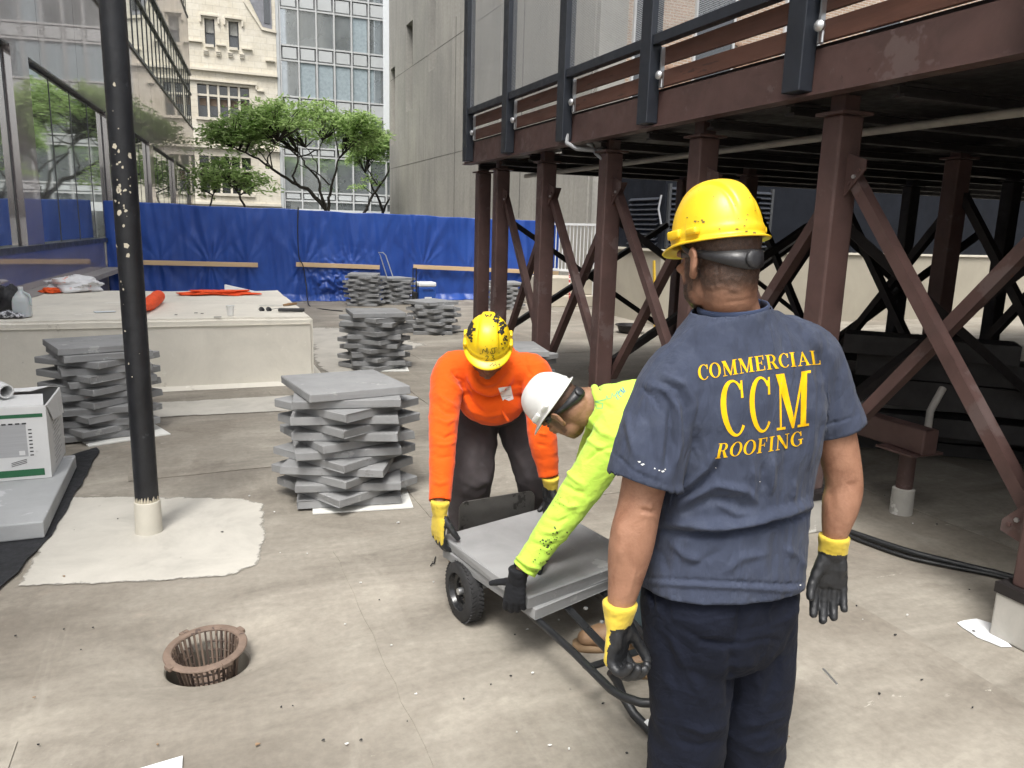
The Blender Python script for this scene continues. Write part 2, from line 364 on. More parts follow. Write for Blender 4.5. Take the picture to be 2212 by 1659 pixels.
def sheet(name, poly, z, mat, jag=0.0, step=0.06, parent=None, th=0.003):
    """a thin coat or sheet on the floor with an uneven edge"""
    P = []; n = len(poly)
    for i in range(n):
        a = Vector((*poly[i], 0)); b = Vector((*poly[(i+1) % n], 0)); m_ = max(1, int((b-a).length/step)) if jag else 1
        for k in range(m_):
            p = a.lerp(b, k/m_)
            if jag: p += Vector((mnoise.noise(p*6+Vector((z*900, 0, 0))), mnoise.noise(p*6+Vector((9, z*900, 3))), 0))*jag+Vector((mnoise.noise(p*26), mnoise.noise(p*26+Vector((5, 5, 5))), 0))*jag*0.4
            P.append((p.x, p.y))
    mb = MB(); mb.prism(P, z-th, z)
    return mb.build(name, mat, parent)
def mat_worn_coat(name, col):
    m, nt, b, out = newmat(name); geo = nt.nodes.new('ShaderNodeNewGeometry'); v = geo.outputs['Position']
    c = ramp(nt, noise_(nt, v, 2.6, 7, 0.68, 0.4), [(0.3, tuple(x*0.80 for x in col)), (0.5, col), (0.72, tuple(x*1.14 for x in col))]); c = mixc(nt, ramp(nt, noise_(nt, v, 20, 4, 0.6), [(0.72, (0, 0, 0)), (0.75, (0.7,)*3)]), c, (0.3, 0.28, 0.24)); nt.links.new(c, b.inputs['Base Color']); b.inputs['Roughness'].default_value = 0.75; bump(nt, b, noise_(nt, v, 30, 4, 0.6), 0.3, 0.004)
    a = nt.nodes.new('ShaderNodeAttribute'); a.attribute_name = 'mask'; w_ = math_(nt, 'ADD', a.outputs['Fac'], math_(nt, 'MULTIPLY', math_(nt, 'SUBTRACT', noise_(nt, v, 7, 8, 0.75), 0.5), 1.5)); k = ramp(nt, w_, [(0.30, (0, 0, 0)), (0.52, (1, 1, 1))])
    tr = nt.nodes.new('ShaderNodeBsdfTransparent'); mx = nt.nodes.new('ShaderNodeMixShader'); nt.links.new(k, mx.inputs[0]); nt.links.new(tr.outputs[0], mx.inputs[1]); nt.links.new(b.outputs[0], mx.inputs[2]); nt.links.new(mx.outputs[0], out.inputs[0]); return m
def worn_coat(name, poly, z, mat, band=0.12):
    """a brushed-on coat that wears away raggedly towards its edge"""
    P = []; n = len(poly)
    for i in range(n):
        a = Vector((*poly[i], 0)); b = Vector((*poly[(i+1) % n], 0)); m_ = max(1, int((b-a).length/0.08))
        for k in range(m_): P.append(a.lerp(b, k/m_))
    c = sum(P, Vector((0, 0, 0)))/len(P); N = len(P); vs = []; fs = []; at_ = []
    for s_, w_ in ((0.0, 0.0), (band*0.5, 0.45), (band, 0.8), (band*2.2, 1.0)):
        for p in P: d = c-p; q = p+d.normalized()*min(s_, d.length*0.8); vs.append((q.x, q.y, z)); at_.append(w_)
    for r in range(3):
        for k in range(N): k2 = (k+1) % N; fs.append((r*N+k, r*N+k2, (r+1)*N+k2, (r+1)*N+k))
    fs.append(tuple(3*N+k for k in range(N))); me = bpy.data.meshes.new(name); me.from_pydata(vs, [], fs); bm = bmesh.new(); bm.from_mesh(me); bmesh.ops.recalc_face_normals(bm, faces=bm.faces); bm.to_mesh(me); bm.free()
    A = me.attributes.new('mask', 'FLOAT', 'POINT'); A.data.foreach_set('value', at_); return link(name, me, mat, FLOOR)
M_COAT = mat_worn_coat('worn_white_coating', (0.50, 0.478, 0.425)); M_COAT2 = mat_worn_coat('thin_pale_wash', (0.46, 0.435, 0.385))
# relaid strips of roofing, each lapped over the one below
for i, (x0, y0, x1, y1) in enumerate([(0.62, 0.9, 1.62, 3.9), (1.66, -0.3, 2.72, 3.0), (1.2, 4.05, 2.9, 5.2), (-0.45, 5.25, 0.62, 6.75), (2.0, 5.7, 2.95, 8.0), (1.35, 9.2, 1.95, 12.5), (2.6, 9.3, 5.6, 10.4), (4.1, 1.2, 5.2, 6.0), (-2.6, 0.8, -0.62, 2.6), (0.66, 6.3, 1.55, 7.9)]):
    sheet('membrane_sheet', [(x0, y0), (x1, y0+0.05), (x1+0.03, y1), (x0-0.02, y1-0.03)], 0.003+0.0007*(i % 5), M_SHEET if i % 2 else M_FLOOR, 0.012, 0.12, FLOOR)
worn_coat('white_coating_patch', [(-0.82, 3.80), (-0.30, 3.66), (0.07, 3.60), (0.24, 3.68), (0.32, 4.1), (0.34, 4.58), (0.22, 4.72), (-0.3, 4.92), (-0.76, 5.05), (-0.82, 4.4)], 0.0062, M_COAT, 0.07)
worn_coat('white_coating_strip', [(-1.4, 6.95), (0.95, 6.90), (0.98, 7.55), (-1.4, 7.62)], 0.0065, M_COAT, 0.09)
worn_coat('white_coating_strip', [(1.4, 8.2), (3.15, 10.4), (2.6, 12.5), (1.3, 12.8), (1.25, 8.8)], 0.0075, M_COAT2, 0.4)
p1 = at(2075, 1350, z=0); p2 = at(2130, 1340, z=0)
sheet('white_paint_splash', [tuple(at(x, y, z=0)[:2]) for x, y in ((2072, 1350), (2105, 1340), (2152, 1352), (2162, 1372), (2190, 1400), (2160, 1398), (2110, 1378))], 0.0065, pm('fresh_white_paint', (0.82, 0.83, 0.83), 0.55, 0.03), 0.02, 0.03, FLOOR)
# ================================================================ glass building on the left
FA = R_(4.7); FDIR = Vector((math.sin(FA), math.cos(FA), 0)); FN = Vector((math.cos(FA), -math.sin(FA), 0)); FP0 = Vector((-1.55, 17, 0))
def FP(s, z, o=0.0): return FP0+FDIR*s+FN*o+Vector((0, 0, z))
def fbox(mb, s0, s1, z0, z1, o0, o1):
    return mb.extr([FP(s0, z0, o0), FP(s1, z0, o0), FP(s1, z1, o0), FP(s0, z1, o0)], FN*(o1-o0))
gb = thing('office_building', 'glass and polished mauve granite office building along the left edge, mirroring the tarp and trees', 'building', FP(0, -0.6), 0)
S0, S1 = -16, 23.2
fbox(MB(), S0, S1, -0.6, 0.62, -3, 0.02).build('base_wall', pm('grey_mauve_stone', (0.17, 0.15, 0.165), 0.45, 0.2, 2), gb)
ledge = fbox(MB(), S0, 1.4, 0.62, 0.70, -3, 0.30).build('ledge', pm('weathered_sill_stone', (0.30, 0.28, 0.27), 0.6, 0.15, 3), gb)
fbox(MB(), S0, S1, 0.70, 1.18, -3, 0.012).build('spandrel', M_FACSTONE, gb)
fbox(MB(), S0, S1, 1.18, 1.26, -3, 0.06).build('sill_band', M_MULLION if False else M_DARKFRAME, gb)
bays = [(-16, -10.6), (-9.7, -5.25), (-4.35, 1.02), (1.9, 7.3), (8.2, 13.6), (14.5, 19.9), (20.8, 23.2)]
for zz0, zz1, tall in ((1.26, 3.68, 1), (5.76, 8.1, 2), (10.6, 13.0, 3)):
    if tall == 1:
        for a, b in bays:
            win = fbox(MB(), a, b, zz0, zz1, -3, -0.076).build('window_glass', M_FACGLASS, gb)
            nm = 4 if b-a > 3 else 1
            for k in range(nm+1):
                s = a+(b-a)*k/nm; fbox(MB(), s-0.016, s+0.016, zz0, zz1, -0.09, -0.07).build('mullion', M_DARKFRAME, win)
            fbox(MB(), a, b, zz1+0.02, zz1+0.045, -0.09, 0.013).build('window_head', M_DARKFRAME, win)
        for i in range(len(bays)-1):
            fbox(MB(), bays[i][1]+0.046, bays[i+1][0]-0.046, zz0, zz1+0.045, -3, 0.016).build('pier', M_FACSTONE, gb)
    else:
        win = fbox(MB(), S0, S1, zz0, zz1, -3, -0.03).build('window_glass', M_FACGLASS, gb)
        s = S0
        while s < S1: fbox(MB(), s-0.016, s+0.016, zz0, zz1, -0.04, -0.012).build('mullion', M_DARKFRAME, win); s += 0.95
        fbox(MB(), S0, S1, zz0-0.06, zz0+0.02, -0.04, 0.05).build('rail', M_DARKFRAME, win); fbox(MB(), S0, S1, zz1-0.02, zz1+0.06, -0.04, 0.05).build('rail', M_DARKFRAME, win)
        fbox(MB(), S0, S1, (zz0+zz1)/2+0.3, (zz0+zz1)/2+0.35, -0.04, 0.03).build('rail', M_DARKFRAME, win)
for z0, z1 in ((3.727, 5.70), (8.16, 10.54), (13.06, 18.0)):
    s = S0; sp = (S1-S0)/16
    for k in range(16):
        fbox(MB(), s+k*sp+0.006, s+(k+1)*sp-0.006, z0, z1, -3, 0.012).build('granite_panel', M_FACSTONE, gb)
# ================================================================ stone building across the street
CY = 52.0
ch = thing('stone_building', 'pale limestone building with mullioned windows and stepped gable behind the tree', 'building', (2.2, CY, -0.6))
def cx_box(x0, x1, z0, z1, y0, y1): return MB().box((x0, CY+y0, z0), (x1, CY+y1, z1))
# wall built as piers round the openings
CW = [(-1.6, 0.80, 7.67, 9.65), ]
def wall_with_holes(x0, x1, z0, z1, holes, y0, y1, parent, mat, name='wall'):
    xs = sorted({x0, x1, *[h[0] for h in holes], *[h[1] for h in holes]}); zs = sorted({z0, z1, *[h[2] for h in holes], *[h[3] for h in holes]})
    mb = MB()
    for j in range(len(zs)-1):
        run = None
        for i in range(len(xs)-1):
            xc, zc = (xs[i]+xs[i+1])/2, (zs[j]+zs[j+1])/2
            solid = not any(h[0] < xc < h[1] and h[2] < zc < h[3] for h in holes)
            if solid: run = (run[0] if run else xs[i], xs[i+1])
            if (not solid or i == len(xs)-2) and run: mb.box((run[0], CY+y0, zs[j]), (run[1], CY+y1, zs[j+1])); run = None
    return mb.build(name, mat, parent)
holes = [(0.80, 3.75, 7.72, 9.62), (0.72, 3.70, 3.30, 5.49), (1.38, 1.94, 11.75, 13.3), (2.71, 3.28, 11.72, 13.3), (-1.5, -0.1, 7.72, 9.62), (-1.5, -0.1, 3.3, 5.49)]
wall_with_holes(-3.0, 5.42, -0.6, 16.5, holes, 0.0, 0.5, ch, M_ASHLAR)
MB().box((-3.0, CY+0.52, -0.6), (5.42, CY+9, 16.5)).build('rear_block', M_ASHLAR, ch)
def mullioned(x0, x1, z0, z1, n, trans, parent):
    win = cx_box(x0, x1, z0, z1, 0.32, 0.36).build('window', M_WIN, parent)
    for k in range(1, n): 
        x = x0+(x1-x0)*k/n; cx_box(x-0.06, x+0.06, z0, z1, 0.06, 0.31).build('mullion', M_TRIM, win)
    if trans: cx_box(x0, x1, trans-0.06, trans+0.06, 0.08, 0.305).build('transom', M_TRIM, win)
    for k in range(n):
        xa = x0+(x1-x0)*k/n+0.1; xb = x0+(x1-x0)*(k+1)/n-0.1
        cx_box(xa, xb, (z0+0.7 if trans else z0+0.8), (trans-0.15 if trans else z1-0.05), 0.285, 0.30).build('blind', pm('window_blind', (0.16, 0.12, 0.09), 0.8, 0.3, 3), win)
    cx_box(x0-0.15, x1+0.15, z0-0.16, z0, -0.12, 0.3).build('sill', M_TRIM, win)
    return win
mullioned(0.80, 3.75, 7.72, 9.62, 5, 9.0, ch); mullioned(0.72, 3.70, 3.30, 5.49, 5, 4.7, ch)
mullioned(-1.5, -0.1, 7.72, 9.62, 2, 9.0, ch); mullioned(-1.5, -0.1, 3.3, 5.49, 2, 4.7, ch)
for x0, x1, z0, z1 in ((1.38, 1.94, 11.75, 13.3), (2.71, 3.28, 11.72, 13.3)):
    w_ = cx_box(x0, x1, z0, z1, 0.25, 0.29).build('window', M_WIN, ch)
    cx_box(x0, x1, (z0+z1)/2-0.03, (z0+z1)/2+0.03, 0.18, 0.24).build('meeting_rail', M_DARKFRAME, w_)
    cx_box(x0, x0+0.06, z0, z1, 0.16, 0.245).build('frame', M_DARKFRAME, w_); cx_box(x1-0.06, x1, z0, z1, 0.16, 0.245).build('frame', M_DARKFRAME, w_)
    cx_box(x0+0.06, x1-0.06, z0+0.8, z1-0.02, 0.225, 0.248).build('blind', pm('grey_blind', (0.35, 0.35, 0.33), 0.8, 0.1), w_)
    cx_box(x0-0.02, x1-0.1, z0-0.05, z0+0.11, -0.1, 0.3).build('sill', M_TRIM, w_)
    cx_box(x0-0.22, x1+0.22, z1+0.12, z1+0.22, -0.14, 0.0).build('hood_mould', M_TRIM, ch)
    for sx in (x0-0.27, x1+0.17): cx_box(sx, sx+0.10, z1-0.25, z1+0.12, -0.12, 0.0).build('hood_stop', M_TRIM, ch)
cx_box(-3.0, 5.42, 10.36, 10.5, -0.18, 0.0).build('string_course', M_TRIM, ch)
cx_box(-3.0, 4.2, 9.78, 9.87, -0.14, 0.0).build('string_course', M_TRIM, ch); cx_box(4.2, 4.6, 9.45, 9.54, -0.12, 0.0).build('label_stop', M_TRIM, ch); cx_box(4.12, 4.2, 9.54, 9.78, -0.12, 0.0).build('label_stop', M_TRIM, ch)
cx_box(-3.0, 5.42, 5.94, 6.10, -0.2, 0.0).build('string_course', M_TRIM, ch); cx_box(-3.0, 5.42, 2.6, 2.75, -0.15, 0.0).build('string_course', M_TRIM, ch)
for x in (1.25, 1.95, 2.62, 3.28):       # stepped battlement corbels below the sash windows
    for k in range(3): cx_box(x, x+0.24, 11.45-k*0.09, 11.52-k*0.09, -0.16+0.03*k, 0.0).build('corbel', M_TRIM, ch)
for x0, x1, z in ((0.35, 1.2, 11.92), (1.98, 2.5, 11.85), (3.4, 4.0, 11.78), (4.75, 5.3, 11.25)):
    cx_box(x0, x1, z, z+0.08, -0.15, 0.0).build('coping', M_TRIM, ch)
MB().extr([(3.62, CY-0.1, 14.7), (3.62, CY-0.1, 14.45), (4.6, CY-0.1, 13.0), (5.45, CY-0.1, 12.9), (5.45, CY-0.1, 13.05), (4.66, CY-0.1, 13.15)], (0, 0.095, 0)).build('gable_coping', M_TRIM, ch)
MB().extr([(3.8, CY-0.03, 14.9), (4.66, CY-0.03, 13.2), (5.2, CY-0.03, 13.1), (5.2, CY-0.03, 16.2), (3.8, CY-0.03, 16.2)], (0, 0.02, 0)).build('roof_slate', pm('grey_slate', (0.22, 0.225, 0.25), 0.6, 0.2, 3), ch)
cx_box(4.75, 5.1, 13.4, 15.0, -0.06, -0.032).build('dormer_window', M_WIN, ch)
# ================================================================ grey curtain-wall building
gr = thing('curtain_wall_block', 'light grey curtain wall office block with square window bays beside the stone building', 'building', (9, CY, -0.6))
MB().box((5.45, CY+0.3, -0.6), (26, CY+9, 22)).build('core_wall', M_GREYPANEL, gr)
GX0, GP = 5.66, 1.0925
for r_, (z0, z1) in enumerate(((0.5, 3.0), (3.6, 5.74), (6.35, 8.35), (9.36, 11.42), (12.35, 14.42), (15.4, 17.4), (18.4, 20.4))):
    for k in range(18):
        x = GX0+k*GP; p_ = MB().box((x+0.06, CY+0.14, z0), (x+GP-0.06, CY+0.2, z1)).build('window_pane', M_GREYGLASS, gr)
        if r_ in (3, 4) and random.random() < 0.3:
            MB().box((x+0.08, CY+0.125, z0+0.02), (x+0.08+random.choice((0.25, 0.4, 0.9)), CY+0.135, z1-0.02)).build('blind', pm('white_blue_blind', (0.30, 0.36, 0.39), 0.7, 0.2), p_)
    nz = (3.6, 6.35, 9.36, 12.35, 15.4, 18.4, 21.0)[r_]
    for k in range(18):
        x = GX0+k*GP; MB().box((x+0.12, CY+0.08, z1+0.14), (x+GP-0.12, CY+0.19, nz-0.14)).build('spandrel_panel', M_GREYPANEL, gr, bevel=0.02)
    MB().box((5.5, CY+0.05, z1-0.02), (26, CY+0.22, z1+0.08)).build('transom', M_MULLION, gr); MB().box((5.5, CY+0.05, nz-0.08), (26, CY+0.22, nz+0.02)).build('transom', M_MULLION, gr)
for k in range(19):
    x = GX0+k*GP; MB().box((x-0.045, CY+0.0, -0.6), (x+0.045, CY+0.29, 22)).build('mullion', M_MULLION, gr)
MB().box((5.43, CY-0.05, -0.6), (5.6, CY+0.29, 22)).build('edge_pilaster', M_GREYPANEL, gr)
# white awning strip and the tall blade sign by the concrete wall
bsn = at(838, 100, Y=50.8); MB().box((bsn.x-0.28, 50.7, 7.6), (bsn.x+0.1, 50.95, 17)).build('blade_sign', pm('white_sign_panel', (0.75, 0.78, 0.80), 0.5, 0.05), None)
tag(bpy.data.objects['blade_sign'], 'tall narrow white sign hanging at the edge of the concrete wall', 'sign')
aw = MB().box((6.4, 50.6, 2.0), (12.4, 51.6, 2.5)).build('shop_canopy', pm('white_sign_panel', (0.75, 0.78, 0.80)), None); tag(aw, 'white shopfront canopy just above the blue tarp behind the tree', 'canopy')
# ================================================================ concrete building on the right behind the tarp
CX_ = 9.9
cb_ = thing('concrete_building', 'tall bare concrete wall with narrow slot windows behind the tarp', 'building', (CX_, 30, -0.6))
slots = [(40.2, 41.1, 5.7, 9.45), (36.8, 38.0, 7.0, 10.9), (33.2, 34.2, 8.2, 13.5), (28.2, 28.9, 4.9, 8.5), (24.6, 25.6, 5.2, 14)]
def wall_yz(x0, x1, y0, y1, z0, z1, holes):
    ys = sorted({y0, y1, *[h[0] for h in holes], *[h[1] for h in holes]}); zs = sorted({z0, z1, *[h[2] for h in holes], *[h[3] for h in holes]}); mb = MB()
    for i in range(len(ys)-1):
        run = None
        for j in range(len(zs)-1):
            yc, zc = (ys[i]+ys[i+1])/2, (zs[j]+zs[j+1])/2; solid = not any(h[0] < yc < h[1] and h[2] < zc < h[3] for h in holes)
            if solid: run = (run[0] if run else zs[j], zs[j+1])
            if (not solid or j == len(zs)-2) and run: mb.box((x0, ys[i], run[0]), (x1, ys[i+1], run[1])); run = None
    return mb
wall_yz(CX_, CX_+0.6, 18.9, 40.9+0.35, -0.6, 26, slots).build('wall', M_CONC, cb_)
# the far corner is rounded
mbc = MB(); prof = [(CX_+1.5-1.5*math.cos(t), 41.25+1.5*math.sin(t)) for t in [k*math.pi/2/10 for k in range(11)]]
mbc.prism([(x, y) for x, y in prof]+[(CX_+1.5, 41.25)], -0.6, 26).build('rounded_corner', M_CONC, cb_, smooth=True)
MB().box((CX_+1.2, 18.9, -0.6), (CX_+9, 42.7, 26)).build('rear_block', M_CONC, cb_)
for y0, y1, z0, z1 in slots: MB().box((CX_+0.4, y0, z0), (CX_+0.45, y1, z1)).build('slot_window', M_WIN, cb_)
for z in (4.55, 8.9, 13.2): MB().box((CX_-0.004, 18.9, z-0.008), (CX_, 41.2, z+0.008)).build('form_joint', M_DKSTEEL, cb_)
for y in (23.6, 30.4): MB().box((CX_-0.005, y-0.03, 2.0), (CX_, y+0.03, 9.6)).build('rust_streak', pm('dark_stain', (0.13, 0.125, 0.115), 0.9, 0.3), cb_)
# ================================================================ brick building facing the viewer
BY = 18.7
bk = thing('brick_building', 'weathered brick building with dark window shafts seen through the wire mesh', 'building', (13, BY, -0.6))
MB().box((9.95, BY, -0.6), (10.75, BY+0.35, 14)).build('stone_pier', M_CONC, bk)
MB().box((10.76, BY+0.09, -0.6), (40, BY+0.5, 14)).build('wall', M_BRICK, bk)
for x0, x1, z0, z1 in ((11.0, 11.55, 2.6, 12), (12.9, 14.1, 4.0, 8.4), (15.9, 17.1, 4.0, 8.4), (19, 20.2, 4, 8.4)):
    w_ = MB().box((x0, BY+0.05, z0), (x1, BY+0.085, z1)).build('window', M_WIN, bk)
    MB().box((x0-0.06, BY+0.0, z0), (x0, BY+0.12, z1)).build('frame', M_MULLION, w_); MB().box((x1, BY+0.0, z0), (x1+0.06, BY+0.12, z1)).build('frame', M_MULLION, w_)
    MB().box((x0-0.1, BY-0.05, z0-0.12), (x1+0.1, BY+0.12, z0)).build('sill', M_TRIM, w_)
bme = MB().box((-0.1, 0, -0.0305), (0.1, 0.06, 0.0305)).mesh('brick'); bme.materials.append(M_BRICKP)
def brick_patch(x0, x1, z0, z1, cap):
    n = 0; r = 0; z = z0
    while z < z1 and n < cap:
        x = x0+(0.105 if r % 2 else 0.0)
        while x < x1 and n < cap:
            o = link('brick', bme, None, bk, Vector((x+0.105-13, 0.045+random.uniform(-0.004, 0.004), z+0.036+0.6))); x += 0.21; n += 1
        z += 0.072; r += 1
    return n
nb = brick_patch(11.62, 12.8, 4.25, 6.4, 150); nb += brick_patch(10.78, 11.0, 1.9, 3.0, 40); nb += brick_patch(14.2, 15.0, 5.2, 6.8, 90)
MB().box((10.8, BY-0.2, 1.5), (12.4, BY+0.05, 1.72)).build('window_ledge', pm('white_ledge', (0.7, 0.72, 0.72), 0.6, 0.05), bk)
MB().box((11.62, BY+0.03, 5.05), (12.8, BY+0.04, 5.12)).build('dark_band', M_DKSTEEL, bk)
# pale building beyond the brick one, seen through the gaps of the rail
# ================================================================ raised steel platform on the right
PX = 3.11
# deck is drawn out to the right and backward to darken the space below
pf = thing('steel_platform', 'brown steel platform on cross braced columns with board and wire mesh railing', 'platform', (PX, 2.0, 0))
ROWY = [-0.55, 0.67, 1.90, 3.25, 4.45, 5.70, 6.94, 8.12, 8.70]
def ibeam(mb, c0, c1, w, h, tf=0.016, tw=0.012):
    """rolled section: two flanges and a web between c0 and c1 (horizontal)"""
    c0 = Vector(c0); c1 = Vector(c1)
    mb.bar(c0+Vector((0, 0, h/2-tf/2)), c1+Vector((0, 0, h/2-tf/2)), w, tf); mb.bar(c0-Vector((0, 0, h/2-tf/2)), c1-Vector((0, 0, h/2-tf/2)), w, tf); mb.bar(c0, c1, tw, h-2*tf)
    return mb
def column(x, y, mat, full=True):
    c = MB().box((x, y-0.066, 0.24 if full else 0.0), (x+0.155, y+0.066, 2.27)).build('column', mat, pf, bevel=0.012)
    MB().box((x-0.025, y-0.095, 2.272), (x+0.185, y+0.095, 2.287)).build('cap_plate', mat, c)
    MB().box((x+0.03, y-0.05, 2.287), (x+0.13, y+0.05, 2.37)).build('column_stub', mat, c)
    if full:
        MB().box((x-0.03, y-0.11, 0.0), (x+0.21, y+0.105, 0.20)).build('plinth', pm('grey_plinth_concrete', (0.40, 0.385, 0.35), 0.85, 0.2, 5, spots=[((0.62, 0.61, 0.57), 6, 0.6)]), c, bevel=0.01)
        MB().box((x-0.035, y-0.115, 0.20), (x+0.213, y+0.109, 0.245)).build('base_wrap', M_DKSTEEL, c)
    return c
for y in ROWY: column(PX, y, M_BRSTEEL)
for x in (5.5, 7.9):
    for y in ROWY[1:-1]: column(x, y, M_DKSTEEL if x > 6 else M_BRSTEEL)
def angle_bar(mb, a, b, leg=0.060, t=0.009, n=(1, 0, 0)):
    """a steel angle: two thin legs"""
    a = Vector(a); b = Vector(b); d = (b-a).normalized(); n = Vector(n); s = d.cross(n).normalized()
    mb.bar(a, b, leg, t, n); mb.bar(a+s*(leg/2-t/2)+n*leg/2, b+s*(leg/2-t/2)+n*leg/2, t, leg-0.001, n); return mb
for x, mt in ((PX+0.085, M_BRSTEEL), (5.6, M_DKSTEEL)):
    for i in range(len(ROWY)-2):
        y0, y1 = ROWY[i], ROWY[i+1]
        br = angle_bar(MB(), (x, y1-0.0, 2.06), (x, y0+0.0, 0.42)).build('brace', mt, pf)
        br2 = angle_bar(MB(), (x+0.085, y0+0.0, 2.06), (x+0.085, y1-0.0, 0.42)).build('brace', mt, pf)
        if x < 4:
            for yy, zz, sg in ((y1, 1.96, -1), (y0, 0.50, 1)):
                gp = MB().extr([(x-0.019, yy+sg*0.067, zz-0.10), (x-0.019, yy+sg*0.19, zz-0.02-0.05*sg), (x-0.019, yy+sg*0.19, zz+0.03-0.05*sg), (x-0.019, yy+sg*0.067, zz+0.12)], (0.010, 0, 0)).build('gusset_plate', mt, br)
                for q in range(3): MB().lathe([(0.011, 0), (0.011, 0.009)], (x-0.019, yy+sg*(0.095+0.03*q), zz+(-0.03+0.03*q)*(-1 if sg > 0 else 1)), 6, (-1, 0, 0)).build('bolt', M_GALV if q == 1 else mt, br)
            for (yy, zz) in ((y1, 2.0), (y0, 0.48)): MB().lathe([(0.016, 0), (0.016, 0.012)], (x-0.012, yy+(0.05 if zz < 1 else -0.05), zz+0.02), 6, (-1, 0, 0)).build('bolt', M_GALV, br)
for y in (3.25, 5.70, 8.12):     # bracing between the rows
    for xa, xb in ((PX+0.2, 5.5), (5.7, 7.9)):
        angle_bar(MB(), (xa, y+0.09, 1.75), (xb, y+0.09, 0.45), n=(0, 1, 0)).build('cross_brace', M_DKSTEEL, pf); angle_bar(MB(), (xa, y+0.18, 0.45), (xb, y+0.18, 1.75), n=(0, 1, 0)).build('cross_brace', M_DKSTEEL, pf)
# fascia channel: web, top and bottom flange
fa = MB(); fa.box((2.98, -1.2, 2.37), (2.995, 8.78, 2.58)); fa.box((2.996, -1.2, 2.371), (3.08, 8.78, 2.386)); fa.box((2.996, -1.2, 2.564), (3.08, 8.78, 2.579)); fa.box((2.955, -1.2, 2.356), (3.06, 8.78, 2.3695))
fa.build('fascia_beam', M_BRSTEEL, pf)
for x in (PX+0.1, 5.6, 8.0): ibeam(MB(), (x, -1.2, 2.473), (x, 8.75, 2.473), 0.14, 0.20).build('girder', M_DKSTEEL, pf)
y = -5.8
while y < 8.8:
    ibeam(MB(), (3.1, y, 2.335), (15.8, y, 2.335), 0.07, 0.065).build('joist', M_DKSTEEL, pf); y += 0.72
MB().box((3.05, -6.0, 2.581), (16.0, 8.78, 2.62)).build('deck_plate', M_DKSTEEL, pf)
ibeam(MB(), (3.1, 8.74, 2.46), (9.8, 8.74, 2.46), 0.08, 0.18).build('end_beam', M_BRSTEEL, pf)
# railing: posts, rail, boards, clamps, mesh
POSTY = [0.75, 2.03, 3.33, 4.77, 6.07, 7.33, 8.52]
def mat_mesh():
    m, nt, b, out = newmat('wire_mesh_screen'); geo = nt.nodes.new('ShaderNodeNewGeometry'); sx = nt.nodes.new('ShaderNodeSeparateXYZ'); nt.links.new(geo.outputs['Position'], sx.inputs[0])
    b.inputs['Base Color'].default_value = (0.5, 0.52, 0.54, 1); b.inputs['Metallic'].default_value = 0.4; b.inputs['Roughness'].default_value = 0.5
    def lines(c, p):
        f = math_(nt, 'FRACT', math_(nt, 'DIVIDE', c, p)); return math_(nt, 'LESS_THAN', math_(nt, 'ABSOLUTE', math_(nt, 'SUBTRACT', f, 0.5)), 0.06)
    k = math_(nt, 'MAXIMUM', lines(sx.outputs[1], 0.012), lines(sx.outputs[2], 0.012))
    tr = nt.nodes.new('ShaderNodeBsdfTransparent'); mx = nt.nodes.new('ShaderNodeMixShader'); nt.links.new(k, mx.inputs[0]); nt.links.new(tr.outputs[0], mx.inputs[1]); nt.links.new(b.outputs[0], mx.inputs[2]); nt.links.new(mx.outputs[0], out.inputs[0])
    return m
M_MESH = mat_mesh()
for i, y in enumerate(POSTY):
    po = MB().box((2.885, y-0.065, 2.375), (2.975, y+0.065, 5.4)).build('railing_post', M_BLUEBLACK, pf, bevel=0.006)
    for zz in (2.43, 2.52):
        for dy in (0.085,): MB().lathe([(0.014, 0), (0.014, 0.02), (0.008, 0.03)], (2.975, y+dy, zz), 6, (-1, 0, 0)).build('bolt', M_GALV, po)
    # galvanised edge strips either side of the post and a clamp with a round head
    for dy in (-0.09, 0.09): MB().box((2.955, y+dy-0.006, 2.60), (2.985, y+dy+0.006, 2.86)).build('edge_strip', M_GALV, po)
    MB().lathe([(0.0, -0.02), (0.018, -0.018), (0.028, -0.006), (0.028, 0.01), (0.014, 0.024), (0.0, 0.026)], (2.935, y-0.115, 2.675), 14, (-1, -0.3, 0)).build('clamp_head', M_GALV, po, smooth=True)
    MB().tube([(2.95, y-0.11, 2.675), (2.955, y-0.12, 2.66), (2.955, y-0.12, 2.60)], 0.008, 8).build('clamp_hook', M_GALV, po, smooth=True)
    if i < len(POSTY)-1:
        y0, y1 = y+0.066, POSTY[i+1]-0.066
        MB().box((2.90, y0, 2.87), (2.97, y1, 2.935)).build('rail', M_BLUEBLACK, pf, bevel=0.004)
        MB().box((2.985, y0-0.04, 2.752), (3.012, y1+0.04, 2.862)).build('board', M_PLANK, pf, bevel=0.004)
        MB().box((2.985, y0-0.04, 2.612), (3.012, y1+0.04, 2.716)).build('board', M_PLANK, pf, bevel=0.004)
        MB().box((2.93, y0, 2.936), (2.932, y1, 5.3)).build('mesh_panel', M_MESH, pf)
MB().box((2.885, -1.2, 2.87), (2.97, 0.68, 2.935)).build('rail', M_BLUEBLACK, pf); MB().box((2.985, -1.2, 2.752), (3.012, 0.7, 2.862)).build('board', M_PLANK, pf); MB().box((2.985, -1.2, 2.612), (3.012, 0.7, 2.716)).build('board', M_PLANK, pf)
MB().tube([(3.72, 8.7, 2.265), (3.72, -1.2, 2.265)], 0.024, 10).build('pipe', pm('grey_pipe', (0.34, 0.32, 0.29), 0.55, 0.2, 6), pf, smooth=True)
for y in (1.0, 2.6, 4.1, 5.2, 6.4, 7.6): MB().tube([(3.72, y, 2.295), (3.72, y, 2.34)], 0.006, 6).build('pipe_hanger', M_DKSTEEL, pf)
